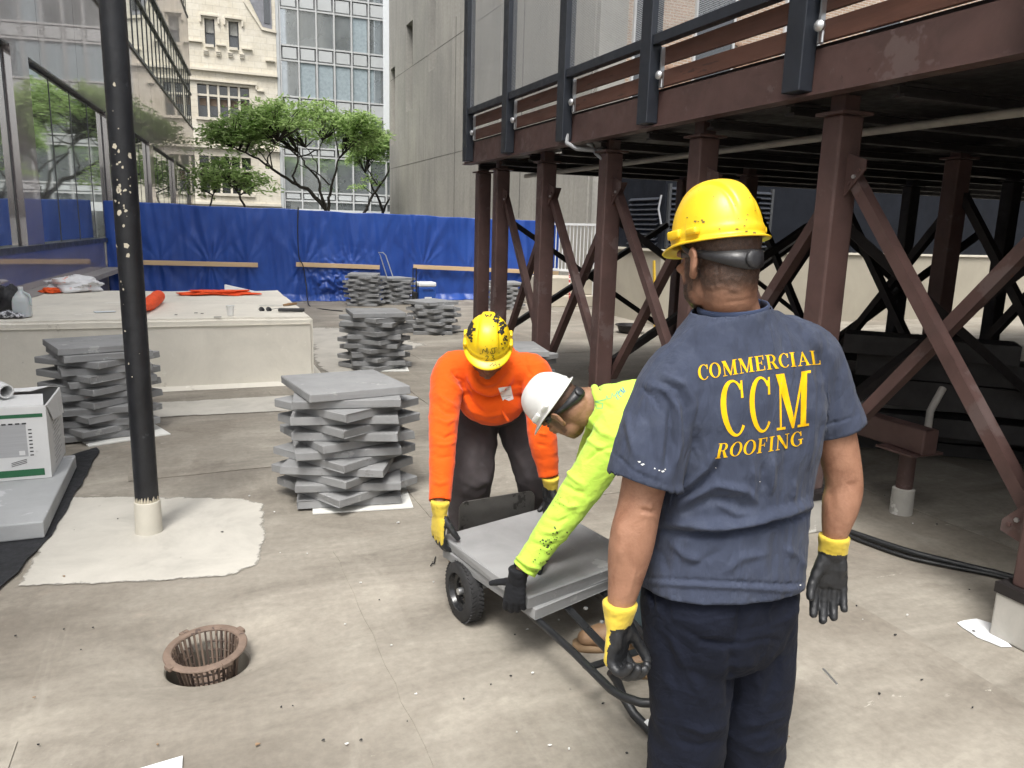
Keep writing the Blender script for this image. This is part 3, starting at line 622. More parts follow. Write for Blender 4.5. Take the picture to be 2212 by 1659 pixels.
MB().tube([(3.72, 5.35, 2.265), (3.72, 5.3, 2.265)], 0.034, 10).build('pipe_coupling', M_GALV, pf)
MB().tube([(2.94, 6.02, 2.43), (2.93, 6.0, 2.36), (2.98, 5.92, 2.31), (3.12, 5.85, 2.30), (3.3, 5.8, 2.33)], 0.018, 8).build('conduit', pm('grey_conduit', (0.30, 0.31, 0.32), 0.5, 0.1), pf, smooth=True)
MB().tube([(3.10, 5.95, 2.36), (3.12, 5.9, 2.345), (3.1, 5.8, 2.27), (3.12, 5.72, 2.22)], 0.015, 8).build('conduit', pm('grey_conduit', (0.30, 0.31, 0.32)), pf, smooth=True)
# ---------------- plant enclosure under and beyond the platform
en = thing('plant_enclosure', 'beige rendered plant enclosure with dark louvres under the platform', 'enclosure', (7.7, 11.8, 0))
M_BEIGE = pm('beige_render', (0.36, 0.33, 0.265), 0.85, 0.1, 1.4, 0.2, 25, 0.004)
MB().box((7.71, 11.8, 0), (24, 14.1, 1.32)).build('wall', M_BEIGE, en); MB().box((7.66, 11.76, 1.32), (24, 14.1, 1.36)).build('coping', M_TRIM, en)
lv = MB().box((7.75, 11.86, 1.36), (24, 14.05, 3.4)).build('upper_housing', pm('navy_sheet_metal', (0.009, 0.011, 0.016), 0.75, 0.3, 2, spec=0.2), en)
for c0, c1 in ((7.85, 8.85), (9.05, 10.05)):
    for k in range(12):
        z = 1.42+k*0.088; MB().bar((c0, 11.83, z+0.03), (c1, 11.83, z+0.03), 0.07, 0.012, (0, -0.6, 0.8)).build('louvre_blade', pm('dark_louvre_metal', (0.03, 0.034, 0.044), 0.5, 0.15), en)
    MB().box((c0-0.05, 11.80, 1.38), (c0-0.002, 11.859, 2.5)).build('louvre_frame', M_DARKFRAME, en); MB().box((c1+0.002, 11.80, 1.38), (c1+0.05, 11.859, 2.5)).build('louvre_frame', M_DARKFRAME, en)
for k in range(10):
    z = 1.42+k*0.088; MB().bar((7.72, 12.0, z+0.03), (7.72, 13.0, z+0.03), 0.07, 0.012, (-0.6, 0, 0.8)).build('louvre_blade', pm('dark_louvre_metal', (0.05, 0.056, 0.07)), en)
MB().tube([(7.70, 11.9, 2.3), (7.66, 11.9, 2.05), (7.7, 11.85, 1.8)], 0.02, 8).build('cable_loop', M_GALV, en)
rw_ = MB().box((9.9, -6.0, 0.0), (10.3, 6.4, 2.55)).build('light_blocking_wall', pm('dark_grey_block', (0.07, 0.07, 0.072), 0.85, 0.2, 2), None); tag(rw_, 'added dark wall shutting light out under the platform', 'wall')  # added wall that keeps daylight from the right out from under the deck
# low step walls and white railing beside it
st = thing('garden_step', 'pale stone double step under the white railing', 'step', (7.9, 16, 0))
MB().box((6.95, 15.1, 0), (9.0, 16.2, 0.24)).build('tread', pm('buff_step_stone', (0.48, 0.44, 0.36), 0.85, 0.15, 2), st, bevel=0.02); MB().box((7.05, 15.35, 0.245), (9.0, 16.3, 0.62)).build('tread', pm('buff_step_stone', (0.48, 0.44, 0.36)), st, bevel=0.02)
ret = MB().box((8.9, 13.9, 0), (9.25, 16.8, 0.62)).build('retaining_wall', pm('dark_timber_sleeper', (0.15, 0.13, 0.11), 0.85, 0.3, 4), None, bevel=0.015); tag(ret, 'low dark timber retaining wall below the white railing', 'wall')
for k in range(3): MB().box((8.885, 13.92, 0.02+k*0.2), (8.905, 16.78, 0.19+k*0.2)).build('sleeper', pm('dark_timber_sleeper', (0.15, 0.13, 0.11)), ret, bevel=0.01)
rl = thing('white_railing', 'white painted metal railing with vertical bars beside the enclosure', 'railing', (8.6, 15.2, 0.6))
M_WPAINT = pm('white_painted_metal', (0.72, 0.73, 0.73), 0.45, 0.08, 6, 0.0)
A_, B_ = Vector((7.75, 16.6, 0)), Vector((8.75, 13.95, 0))
MB().bar(A_+Vector((0, 0, 1.78)), B_+Vector((0, 0, 1.78)), 0.05, 0.05).build('top_rail', M_WPAINT, rl); MB().bar(A_+Vector((0, 0, 0.74)), B_+Vector((0, 0, 0.74)), 0.05, 0.05).build('bottom_rail', M_WPAINT, rl)
for k in range(27):
    p = A_.lerp(B_, k/26); t = 0.035 if k % 13 == 0 else 0.016
    MB().box((p.x-t/2, p.y-t/2, 0.0 if k % 13 == 0 else 0.765), (p.x+t/2, p.y+t/2, 1.755)).build('post' if k % 13 == 0 else 'bar', M_WPAINT, rl)
# ---------------- blue tarpaulin fence
def tarp_pt(u, v):
    X = -1.52+u*9.75; top = 1.96-0.125*u+0.008*math.sin(u*23)+0.006*math.sin(u*61); z = v*top
    d = 0.0
    # gathered folds fan out from the nails along the battens
    for xn, zn, amp in ((0.35, 0.80, 0.045), (1.05, 0.8, 0.03), (2.2, 0.78, 0.05), (3.2, 0.76, 0.04), (3.7, 0.76, 0.03), (4.8, 0.74, 0.05), (5.9, 0.72, 0.04), (7.3, 0.7, 0.04), (-0.6, 0.85, 0.05)):
        dx = X-xn; dz = z-zn; rr = math.hypot(dx, dz)+0.06; a = math.atan2(dx, abs(dz)+0.05)
        if abs(a) < 1.0: d += 0.7*amp*math.exp(-rr*0.9)*math.cos(a*(13+4*math.sin(xn*3))+xn*5)*(1-abs(a))*min(1, rr*3.0)
    n1 = mnoise.noise(Vector((X*3.1, z*0.35, 1.7))); n2 = mnoise.noise(Vector((X*8.5+z*0.8, z*0.5, 4.2))); n3 = mnoise.noise(Vector((X*1.1, z*0.8, 8.0)))
    d += 0.05*n1+0.030*n2+0.05*n3+0.035*abs(mnoise.noise(Vector((X*2.2+0.25*z, z*0.22, 21))))
    d += 0.02*max(0, mnoise.noise(Vector((X*5-z*2.2, z*1.5, 12))))**1
    cr = math.exp(-((X-3.0)/0.62)**2-((z-0.38)/0.42)**2)      # crumpled bulge between the two battens
    if cr > 0.03:
        d += cr*(0.16*abs(mnoise.noise(Vector((X*5.5, z*5.5, 3))))+0.09*abs(mnoise.noise(Vector((X*12, z*12, 6))))+0.06)
    if z < 0.14: d += (0.14-z)*1.3*(0.6+0.7*mnoise.noise(Vector((X*2.4, 0, 5))))
    return Vector((X, 17.0-d, max(0.012, z if z > 0.03 else 0.012+0.012*mnoise.noise(Vector((X*7, 0, 2))))))
def mat_tarp():
    m, nt, b, out = newmat('blue_polyethylene_tarp'); v = coords(nt, rnd=False)
    n = noise_(nt, v, 1.3, 5, 0.6); c = ramp(nt, n, [(0.3, (0.014, 0.052, 0.26)), (0.7, (0.026, 0.085, 0.37))])
    nt.links.new(c, b.inputs['Base Color']); b.inputs['Roughness'].default_value = 0.38; b.inputs['Specular IOR Level'].default_value = 0.5
    wv = nt.nodes.new('ShaderNodeTexWave'); wv.wave_type = 'BANDS'; wv.bands_direction = 'Z'; wv.inputs['Scale'].default_value = 14; wv.inputs['Distortion'].default_value = 0.6; nt.links.new(v, wv.inputs['Vector'])
    bump(nt, b, wv.outputs['Fac'], 0.06, 0.01); bump(nt, b, noise_(nt, v, 9, 6, 0.7), 0.12, 0.02); return m
M_TARP = mat_tarp()
tb = MB().grid(tarp_pt, 420, 90); tarp = tb.build('tarp_fence', M_TARP, None, smooth=False, fix=False); smooth_me(tarp.data)
tag(tarp, 'long wrinkled blue tarpaulin stretched across the end of the roof', 'tarp')
sdm = tarp.modifiers.new('thickness', 'SOLIDIFY'); sdm.thickness = 0.004
def batten(xa, ya, xb, yb, lab, n=0):
    a = at(xa, ya, Y=16.9); b = at(xb, yb, Y=16.9)
    o = MB().bar((a.x, 16.905, a.z), (b.x, 16.905, b.z), 0.05, 0.092).build('batten', M_PINE, None, bevel=0.004); tag(o, lab, 'plank', 'pine battens nailed to the tarp'); return o
batten(262, 566, 557, 572.5, 'pine batten on the tarp just right of the black pole'); batten(639.5, 571, 820, 577.5, 'pine batten on the tarp above the crumpled bulge'); batten(893, 576, 1138, 586.5, 'pine batten on the tarp left of the brown columns'); batten(1150, 587, 1206, 590, 'short pine batten at the right end of the tarp behind the columns')
# ================================================================ trees
def mat_leaf():
    m, nt, b, out = newmat('locust_leaf'); geo = nt.nodes.new('ShaderNodeNewGeometry')
    c = ramp(nt, geo.outputs['Random Per Island'], [(0.0, (0.19, 0.29, 0.095)), (0.5, (0.33, 0.47, 0.165)), (1.0, (0.46, 0.60, 0.26))])
    nt.links.new(c, b.inputs['Base Color']); b.inputs['Roughness'].default_value = 0.55
    tr = nt.nodes.new('ShaderNodeBsdfTranslucent'); nt.links.new(c, tr.inputs[0]); mx = nt.nodes.new('ShaderNodeMixShader'); mx.inputs[0].default_value = 0.6
    nt.links.new(b.outputs[0], mx.inputs[1]); nt.links.new(tr.outputs[0], mx.inputs[2]); nt.links.new(mx.outputs[0], out.inputs[0]); return m
M_LEAF = mat_leaf(); M_BARK = pm('dark_bark', (0.035, 0.030, 0.026), 0.9, 0.3, 4, 0.3, 20, 0.02)
def tree(label, base, limbs, clumps, seed):
    rnd = random.Random(seed); t = thing('street_tree', label, 'tree', base, 0, 'honey locust trees in the street')
    tr = MB(); tips = []
    for pts, r0, r1 in limbs:
        P = [Vector(p) for p in pts]; Q = []
        for i in range(len(P)-1):
            for k in range(4): 
                q = P[i].lerp(P[i+1], k/4); Q.append(q+Vector((rnd.uniform(-1, 1), rnd.uniform(-1, 1), rnd.uniform(-1, 1)))*0.05*(1 if i+k else 0))
        Q.append(P[-1]); n = len(Q); tr.tube(Q, [(r0+(r1-r0)*i/(n-1))*0.62 for i in range(n)], 7)
        for i in range(n//2, n): tips.append(Q[i])
    vs = []; fs = []
    for cx, cy, cz, rx, rz_, cnt in clumps:
        c = Vector((cx, cy, cz)); 
        tip = min(tips, key=lambda p: (p-c).length); mid = tip.lerp(c, 0.6)+Vector((0, 0, 0.12)); tr.tube([tip, mid, c], [0.035, 0.022, 0.010], 5)
        tilt = Euler((rnd.uniform(-0.3, 0.3), rnd.uniform(-0.3, 0.3), rnd.uniform(0, 6.28))).to_matrix()
        for k in range(cnt):
            r = rnd.random()**0.5; a = rnd.uniform(0, 6.283); d = Vector((r*math.cos(a)*rx, r*math.sin(a)*rx*0.8, rnd.gauss(0, 0.45)*rz_*(1.15-r*0.6)))
            p = c+tilt @ d+Vector((0, 0, -0.25*r*r*rx)); s = rnd.uniform(0.08, 0.18); u = Vector((rnd.gauss(0, 1), rnd.gauss(0, 1), rnd.gauss(0, 0.35))).normalized(); w_ = u.cross(Vector((rnd.gauss(0, 0.4), rnd.gauss(0, 0.4), 1))).normalized()
            n = len(vs); vs += [p-u*s, p+w_*s*0.34, p+u*s, p-w_*s*0.34]; fs.append((n, n+1, n+2, n+3))
    tr.build('trunk', M_BARK, t, smooth=True)
    cr = MB(); cr.v = vs; cr.f = fs; cr.build('crown', M_LEAF, t, fix=False)
    return t
def crown(rnd, x0, x1, yc, zlo, zhi, n, cnt, ry=3.0):
    out = []
    for k in range(n):
        u = rnd.uniform(-1, 1); v = rnd.uniform(-1, 1)
        if u*u+v*v > 1: u *= 0.7; v *= 0.7
        x = (x0+x1)/2+u*(x1-x0)/2; e = math.sqrt(max(0, 1-u*u*0.85-v*v*0.5)); z = zlo+(zhi-zlo)*(0.15+0.85*e)*rnd.uniform(0.45, 1.0)
        out.append((x, yc+v*ry, z, rnd.uniform(0.5, 0.95), rnd.uniform(0.24, 0.46), cnt))
    return out
def TP(x, y, dy=0.0): p = at(x, y, Y=38+dy); return (p.x, p.y, p.z)
rt_ = random.Random(4)
tree('spreading honey locust tree with dark forked limbs rising behind the middle of the tarp', (6.0, 38, -0.6),
     [([(6.1, 38, -0.6), TP(707, 455), TP(672, 412), TP(640, 400), TP(600, 372, -0.6), TP(560, 345, -1), TP(505, 318, -1)], 0.19, 0.05), ([(6.1, 38, -0.6), TP(705, 455), TP(692, 410), TP(686, 385, 0.8), TP(660, 355, 1), TP(645, 330, 1)], 0.15, 0.04), ([(6.15, 38, -0.6), TP(708, 455), TP(712, 420), TP(722, 380), TP(728, 350), TP(745, 320, 0.5)], 0.15, 0.04), ([TP(640, 400), TP(632, 380), TP(645, 340, 0.6), TP(690, 322, 0.8), TP(700, 300, 1)], 0.09, 0.03), ([TP(686, 385, 0.8), TP(684, 350, 1.2), TP(660, 318, 1.6)], 0.06, 0.025), ([TP(575, 363), TP(580, 335, -1.4), TP(600, 305, -1.6)], 0.06, 0.02), ([TP(712, 400), TP(685, 375), TP(645, 355, -1)], 0.07, 0.025)],
     crown(rt_, 1.4, 8.9, 38, 4.7, 7.15, 125, 85)+crown(rt_, 0.4, 3.6, 37.5, 4.5, 5.9, 34, 85, 2.0)+[(TP(690, 235)[0], 38, 6.75, 1.2, 0.3, 260), (TP(735, 245)[0], 38.5, 6.6, 1.1, 0.3, 260), (TP(640, 262)[0], 37.6, 6.15, 1.0, 0.3, 240)], 11)
tree('honey locust with one slanting stem beside the concrete wall', (9.2, 45, -0.6),
     [([(9.0, 45, -0.6), TP(788, 458, 7), TP(800, 435, 7), TP(830, 385, 7), TP(850, 350, 7.4)], 0.17, 0.07), ([TP(815, 400, 7), TP(795, 365, 7.2), TP(790, 320, 7.4)], 0.08, 0.035)],
     crown(rt_, 8.3, 13.5, 45.5, 4.9, 7.2, 34, 150, 2.0)+[(TP(805, 385, 7)[0], 45, 4.2, 0.7, 0.35, 120), (TP(770, 400, 7)[0], 44.6, 3.8, 0.6, 0.35, 90)], 12)
tree('small honey locust in front of the lower stone windows, next to the glass building', (2.3, 35, -0.6),
     [([(2.35, 35, -0.6), TP(530, 447, -3), TP(512, 415, -3), TP(490, 390, -3.4)], 0.10, 0.04), ([(1.7, 35.2, -0.6), TP(455, 445, -3), TP(462, 415, -3), TP(470, 385, -3.2)], 0.08, 0.03)],
     crown(rt_, 0.1, 3.3, 35, 2.4, 4.3, 30, 80, 1.6), 13)
tree('farthest honey locust, mostly hidden behind the corner of the concrete wall', (10.6, 46.4, -0.6),
     [([(10.6, 46.4, -0.6), (10.7, 46.4, 2.4), (10.2, 46.4, 3.6), (9.6, 46.2, 4.6)], 0.18, 0.06), ([(10.7, 46.4, 2.4), (11.4, 46.6, 3.8), (12.2, 46.5, 4.9)], 0.11, 0.05)],
     crown(rt_, 8.0, 15.5, 46.5, 4.4, 7.0, 40, 150, 2.2), 14)
# ================================================================ pavers in stacks
def paver_mesh(seed=0):
    bm = bmesh.new(); bmesh.ops.create_cube(bm, size=1.0)
    bmesh.ops.scale(bm, vec=(0.61, 0.61, 0.0495), verts=bm.verts); bmesh.ops.translate(bm, vec=(0, 0, 0.02475), verts=bm.verts)
    bmesh.ops.bevel(bm, geom=bm.edges[:], offset=0.0045, segments=1, affect='EDGES')
    rk = random.Random(seed)
    for v in bm.verts:
        if abs(v.co.x) > 0.29 and abs(v.co.y) > 0.29 and rk.random() < 0.35: v.co.x *= 1-rk.uniform(0.004, 0.03); v.co.y *= 1-rk.uniform(0.004, 0.03)
        v.co += Vector((rk.gauss(0, 0.0008), rk.gauss(0, 0.0008), 0))
    me = bpy.data.meshes.new('paver'); bm.to_mesh(me); bm.free(); me.materials.append(M_PAVER); return me
PAVERS = [paver_mesh(k) for k in range(6)]; PAVER = PAVERS[0]
ORD = ['topmost', 'second from top', 'third from top', 'fourth from top', 'fifth from top', 'sixth from top', 'seventh from top', 'eighth from top', 'ninth from top', 'tenth from top', 'eleventh from top', 'twelfth from top', 'thirteenth from top', 'fourteenth from top', 'fifteenth from top']
def stack(cx, cy, angs, lab, grp, seed, board=None):
    rnd = random.Random(seed); n = len(angs); z = 0.014 if board else 0.004
    if board:
        bx, by, ba, bl = board
        o = MB().box((bx-0.29, by-0.31, 0.002), (bx+0.29, by+0.31, 0.013), ba).build('base_board', pm('white_foam_board', (0.74, 0.74, 0.70), 0.7, 0.05), None, bevel=0.002); tag(o, bl, 'board')
    for k, a in enumerate(angs):
        i = n-1-k
        o = link('paver', PAVERS[rnd.randrange(6)], None, None, (cx+rnd.uniform(-0.028, 0.028), cy+rnd.uniform(-0.028, 0.028), z), (rnd.uniform(-0.004, 0.004), rnd.uniform(-0.004, 0.004), R_(a+rnd.uniform(-8, 8)+rnd.choice((0, 90, 180)))))
        tag(o, 'grey paver, %s of %s' % (ORD[i], lab), 'paver', grp); z += 0.0502
# angles listed from the floor up
stack(0.835, 4.62, [-13, 30, -6, 34, -20, 28, -8, 22, -24, 24, -12, 26, -14, 7.5+2], 'the tall near stack right of the black pole', 'pavers in the near stack', 1, (0.90, 4.57, R_(-8), 'white foam board under the near paver stack'))
stack(-0.70, 6.62, [5, 32, 8, 38, 6, 42, 10, 44, 12, 48, 8, 50, 12, 14], 'the stack behind the black pole', 'pavers in the stack behind the pole', 2, (-0.60, 6.55, R_(20), 'white foam board under the stack behind the pole'))
stack(1.94, 8.92, [-14, 28, -10, 32, -6, 26, -20, 36, -12, 30, 34, -22, 38, -9][1:], 'the stack beside the cream plinth corner', 'pavers in the stack by the plinth', 3, (2.02, 8.86, R_(-10), 'white foam board under the stack by the cream plinth'))
stack(3.48, 11.68, [-6, 36, -10, 40, -8, 38, -4, 34, -12, 30], 'the low middle stack left of the columns', 'pavers in the low middle stack', 4)
stack(3.30, 16.05, [-24, 20, -16, 24, -20, 28, -18, 22, -26, 24, -14, 26, -22], 'the farthest stack against the tarp', 'pavers in the far stack', 5)
stack(2.62, 6.36, [-10, 34, -16, 30, -4, 36, -18, 28, -8, 32, 24, -12], 'the stack behind the man in orange', 'pavers in the stack behind the man in orange', 6)
stack(6.05, 15.1, [-20, 24, -16, 28, -12, 30, -18, 22, -26, 26, -10], 'the stack seen between the brown columns', 'pavers in the stack between the columns', 7)
stack(4.05, 16.35, [30, -12, 24, -20, 28, -14, 26, -8, 20, -16, 24], 'the half hidden stack beside the cooler', 'pavers in the half hidden stack', 8)
# ================================================================ black pole with flaking paint
PB = Vector((-0.285, 4.32, 0))
pole = thing('steel_pole', 'black painted steel pole with flaking paint and a white sleeve at its foot', 'pole', PB)
def pole_pt(t, a, r): return PB+Vector((r*math.cos(a), r*math.sin(a), t))
def mat_pole():
    m = pm('flaking_black_paint', (0.016, 0.017, 0.02), 0.42, 0.4, 9, 0.45, 35, 0.004, spots=[((0.045, 0.047, 0.05), 8, 0.66)])
    return m
MB().lathe([(0.0585, 0.165), (0.0585, 1.0), (0.0585, 2.0), (0.0585, 3.4), (0.0, 3.4)], PB, 40).build('shaft', mat_pole(), pole, smooth=True)
MB().lathe([(0.0, 0.001), (0.068, 0.001), (0.0665, 0.05), (0.066, 0.16), (0.064, 0.178), (0.06, 0.18)], PB, 40).build('sleeve', pm('cream_sleeve', (0.60, 0.57, 0.49), 0.6, 0.1, 5), pole, smooth=True)
mb = MB(); rc = random.Random(3); vd = math.atan2(-PB.y, -PB.x)      # bare cream chips on the side that faces the viewer
for k in range(48):
    zc = rc.choice([rc.uniform(1.3, 2.2), rc.uniform(1.25, 2.3), rc.uniform(0.3, 1.3), rc.uniform(1.55, 1.95), rc.uniform(1.6, 2.1)]); ac = vd+rc.gauss(-0.45, 0.5); s = rc.choice([0.0025, 0.004, 0.006, 0.008, 0.012])*(1.0 if zc > 1.4 else 0.7); nn = rc.randint(5, 8)
    ring = []
    for i in range(nn):
        th = 2*math.pi*i/nn; q = s*rc.uniform(0.5, 1.25); ring.append(pole_pt(zc+q*math.sin(th)*1.2, ac+q*math.cos(th)/0.0585, 0.0592))
    mb.add(ring, [tuple(range(nn))])
for k in range(14):
    ac = vd-1.6+k*0.25; ring = [pole_pt(0.178, ac, 0.0594), pole_pt(0.178, ac+0.27, 0.0594), pole_pt(0.19+rc.uniform(0, 0.03), ac+0.2, 0.0594), pole_pt(0.19+rc.uniform(0, 0.02), ac+0.05, 0.0594)]; mb.add(ring, [(0, 1, 2, 3)])
tag(mb.build('paint_chips', pm('old_cream_primer', (0.55, 0.50, 0.39), 0.7, 0.2, 20), pole, fix=False), kind='stuff')
# ================================================================ drain strainer
dz = thing('drain_strainer', 'brown rusted dome strainer basket sitting tilted in the roof drain', 'drain', (DRAIN[0], DRAIN[1], -0.125))
M_RUST = pm('brown_rusted_iron', (0.175, 0.125, 0.095), 0.75, 0.25, 14, 0.3, 120, 0.002, spots=[((0.08, 0.055, 0.045), 9, 0.62)])
M_RUSTD = pm('dark_wet_iron', (0.085, 0.06, 0.048), 0.6, 0.25, 14, 0.3, 120, 0.002)
TM = Matrix.Translation((DRAIN[0]+0.003, DRAIN[1]+0.005, -0.125)) @ Euler((R_(4), R_(-3), 0)).to_matrix().to_4x4() @ Matrix.Diagonal((0.91, 0.91, 0.95, 1))
def tl(mb): mb.v = [TM @ v for v in mb.v]; return mb
rim = tl(MB().lathe([(0.134, 0.152), (0.166, 0.154), (0.169, 0.158), (0.166, 0.163), (0.150, 0.166), (0.136, 0.164), (0.132, 0.158)], (0, 0, 0), 56, closed=True)).build('rim', M_RUST, dz, smooth=True)
for a in (0.5, 2.1, 3.7, 5.2): 
    mbt = MB().box((0.155, -0.02, 0.150), (0.178, 0.02, 0.168)); mbt.v = [Matrix.Rotation(a, 4, 'Z') @ v for v in mbt.v]; tl(mbt).build('lug', M_RUST, rim, bevel=0.003)
for k in range(36):
    a = 2*math.pi*k/36; c, s = math.cos(a), math.sin(a); tl(MB().bar((0.106*c, 0.106*s, 0.0), (0.134*c, 0.134*s, 0.156), 0.0075, 0.011, (c, s, 0))).build('bar', M_RUST if k % 3 else M_RUSTD, dz)
for r, z in ((0.1125, 0.036), (0.119, 0.073), (0.1255, 0.11)):      # cross rings broken into short ties
    for k in range(12):
        a0 = 2*math.pi*k/12; 
        if k % 4 == 3: continue
        tl(MB().tube([(r*math.cos(a0+q), r*math.sin(a0+q), z) for q in (0, 0.12, 0.25, 0.37, 0.5)], 0.0038, 6)).build('tie', M_RUSTD, dz)
bot = MB()
for k in range(16):       # floor of the basket: a rim, spokes and a disc with gaps between
    a = 2*math.pi*k/16; bot.bar((0.035*math.cos(a), 0.035*math.sin(a), 0.004), (0.108*math.cos(a), 0.108*math.sin(a), 0.004), 0.012, 0.008)
bot.lathe([(0.0, 0.0), (0.045, 0.0), (0.045, 0.008), (0.0, 0.008)], (0, 0, 0), 20); bot.lathe([(0.075, 0.0), (0.085, 0.0), (0.085, 0.0085), (0.075, 0.0085)], (0, 0, 0), 32, closed=True); bot.lathe([(0.098, -0.002), (0.112, -0.002), (0.112, 0.009), (0.098, 0.009)], (0, 0, 0), 36, closed=True)
tl(bot).build('bottom_grid', M_RUST, dz)
# ================================================================ cream plinth and the things on it
def plinth_mesh():
    mb = MB(); nx, ny = 44, 44; x0, x1, y0, y1, H = -2.0, 1.14, 8.2, 11.5, 0.69
    bm = bmesh.new(); bmesh.ops.create_cube(bm, size=1.0); bmesh.ops.scale(bm, vec=(x1-x0, y1-y0, H), verts=bm.verts); bmesh.ops.translate(bm, vec=((x0+x1)/2, (y0+y1)/2, H/2), verts=bm.verts)
    bmesh.ops.bevel(bm, geom=[e for e in bm.edges if max(v.co.z for v in e.verts) > 0.5], offset=0.028, segments=3, affect='EDGES')
    bmesh.ops.subdivide_edges(bm, edges=[e for e in bm.edges if e.calc_length() > 0.4], cuts=24, use_grid_fill=True)
    for v in bm.verts:
        n = mnoise.noise(v.co*1.7)*0.010+mnoise.noise(v.co*6)*0.003
        if v.co.z > 0.02: v.co += Vector((n*0.6, n, n))
    me = bpy.data.meshes.new('plinth'); bm.to_mesh(me); bm.free(); smooth_me(me, 0.7); return me
pl = link('coated_plinth', plinth_mesh(), M_BLOCK); tag(pl, 'large cream coated concrete plinth behind the black pole', 'plinth'); ROOTM[pl.name] = Matrix.Identity(4)
MB().box((-2.0, 8.186, 0.615), (1.12, 8.20, 0.62)).build('coating_lap', M_BLOCK, pl); MB().extr([(-2.0, 8.19, 0.0), (-2.0, 8.05, 0.0), (-2.0, 8.12, 0.035)], (3.2, 0, 0)).build('base_cove', M_BLOCK, pl)
MB().extr([(1.135, 8.2, 0.0), (1.28, 8.2, 0.0), (1.2, 8.2, 0.03)], (0, 3.2, 0)).build('base_cove', M_BLOCK, pl)
ZT = 0.695
def crumple(name, c, rx, ry, rz_, mat, seed, amp=0.35, nu=48, nv=26, flat=True, fr=3.0, parent=None, sharp=False):
    """a closed, crumpled lump (bag, cloth, netting) resting on its flat underside"""
    c = Vector(c)
    def fn(u, v):
        a = 2*math.pi*u; b = math.pi*(v-0.5); d = Vector((math.cos(a)*math.cos(b), math.sin(a)*math.cos(b), math.sin(b)))
        k = 1+amp*mnoise.noise(d*fr*0.6+Vector((seed, 0, 0)))+amp*0.55*abs(mnoise.noise(d*fr*1.7+Vector((0, seed, 0))))+amp*0.3*abs(mnoise.noise(d*fr*4+Vector((0, 0, seed))))
        p = Vector((d.x*rx*k, d.y*ry*k, d.z*rz_*k+rz_*0.7)); p.z = max(p.z, 0.0015 if flat else -9); return c+p
    o = MB().grid(fn, nu, nv).build(name, mat, parent, fix=True); smooth_me(o.data, 0.9 if sharp else None); return o
def mat_jug():
    m, nt, b, out = newmat('translucent_hdpe'); b.inputs['Base Color'].default_value = (0.72, 0.78, 0.80, 1); b.inputs['Roughness'].default_value = 0.35; b.inputs['Transmission Weight'].default_value = 0.35; b.inputs['Subsurface Weight'].default_value = 0.2; return m
J = at(50, 684, z=ZT); jug = thing('water_jug', 'translucent plastic gallon water jug on the left end of the cream plinth', 'jug', J)
def jug_pt(u, v):
    a = 2*math.pi*u; prof = [(0.0, 0), (0.070, 0.0), (0.077, 0.012), (0.078, 0.09), (0.076, 0.15), (0.066, 0.185), (0.045, 0.22), (0.024, 0.245), (0.021, 0.25), (0.021, 0.27), (0.0, 0.27)]
    t = v*(len(prof)-1); i = min(int(t), len(prof)-2); f = t-i; r = prof[i][0]*(1-f)+prof[i+1][0]*f; h = prof[i][1]*(1-f)+prof[i+1][1]*f
    q = 0.72 if h < 0.19 else 1.0; c, s = math.cos(a), math.sin(a); k = 1/max(abs(c)**4+abs(s)**4, 1e-6)**0.25 if h < 0.2 else 1
    return J+Vector((c*r*k*1.0, s*r*k, h+0.002))
MB().grid(jug_pt, 40, 40).build('bottle', mat_jug(), jug, smooth=True)
MB().tube([J+Vector((0.022, -0.02, 0.235)), J+Vector((0.07, -0.045, 0.215)), J+Vector((0.083, -0.05, 0.17)), J+Vector((0.079, -0.045, 0.11))], 0.012, 8).build('handle', mat_jug(), jug, smooth=True)
MB().lathe([(0.022, 0.262), (0.022, 0.285), (0.0, 0.285)], J, 16).build('cap', pm('pale_cap', (0.75, 0.78, 0.8), 0.5, 0.02), jug)
Bp = at(155, 628, z=ZT); M_BAG = pm('thin_white_plastic', (0.74, 0.74, 0.75), 0.35, 0.08, 8, 0.0, spots=[((0.75, 0.38, 0.32), 5, 0.62)], rv=0.05)
bag = crumple('plastic_bag', (Bp.x+0.02, Bp.y-0.1, ZT), 0.30, 0.2, 0.105, M_BAG, 3.1, 0.5, sharp=True); tag(bag, 'crumpled white plastic bag at the back of the cream plinth', 'bag')
vest = crumple('safety_vest', (Bp.x-0.19, Bp.y-0.30, ZT), 0.10, 0.09, 0.035, pm('orange_mesh_cloth', (0.80, 0.10, 0.015), 0.8, 0.2, 20, 0.4, 60, 0.004), 5.2, 0.5); tag(vest, 'orange cloth scrap poking out under the white plastic bag', 'cloth')
K = at(12, 678, z=ZT); bb = crumple('black_backpack', (K.x+0.02, K.y+0.12, ZT), 0.13, 0.13, 0.15, pm('black_nylon', (0.018, 0.018, 0.021), 0.6, 0.4, 8, 0.3, 30, 0.005), 8.0, 0.35); tag(bb, 'black backpack at the left end of the cream plinth', 'bag')
K2 = at(22, 686, z=ZT); rag = crumple('checked_scarf', (K2.x-0.02, K2.y-0.03, ZT), 0.12, 0.07, 0.035, pm('black_white_cloth', (0.05, 0.05, 0.055), 0.8, 0.3, 20, 0.4, 60, 0.003, spots=[((0.65, 0.66, 0.7), 22, 0.52)]), 1.0, 0.5); tag(rag, 'black and white scarf lying in front of the water jug', 'cloth')
M_ORANGE = pm('orange_netting', (0.85, 0.085, 0.012), 0.75, 0.18, 26, 0.6, 130, 0.004)
Ra, Rb = at(306, 668, z=ZT+0.06), at(338, 640, z=ZT+0.075)
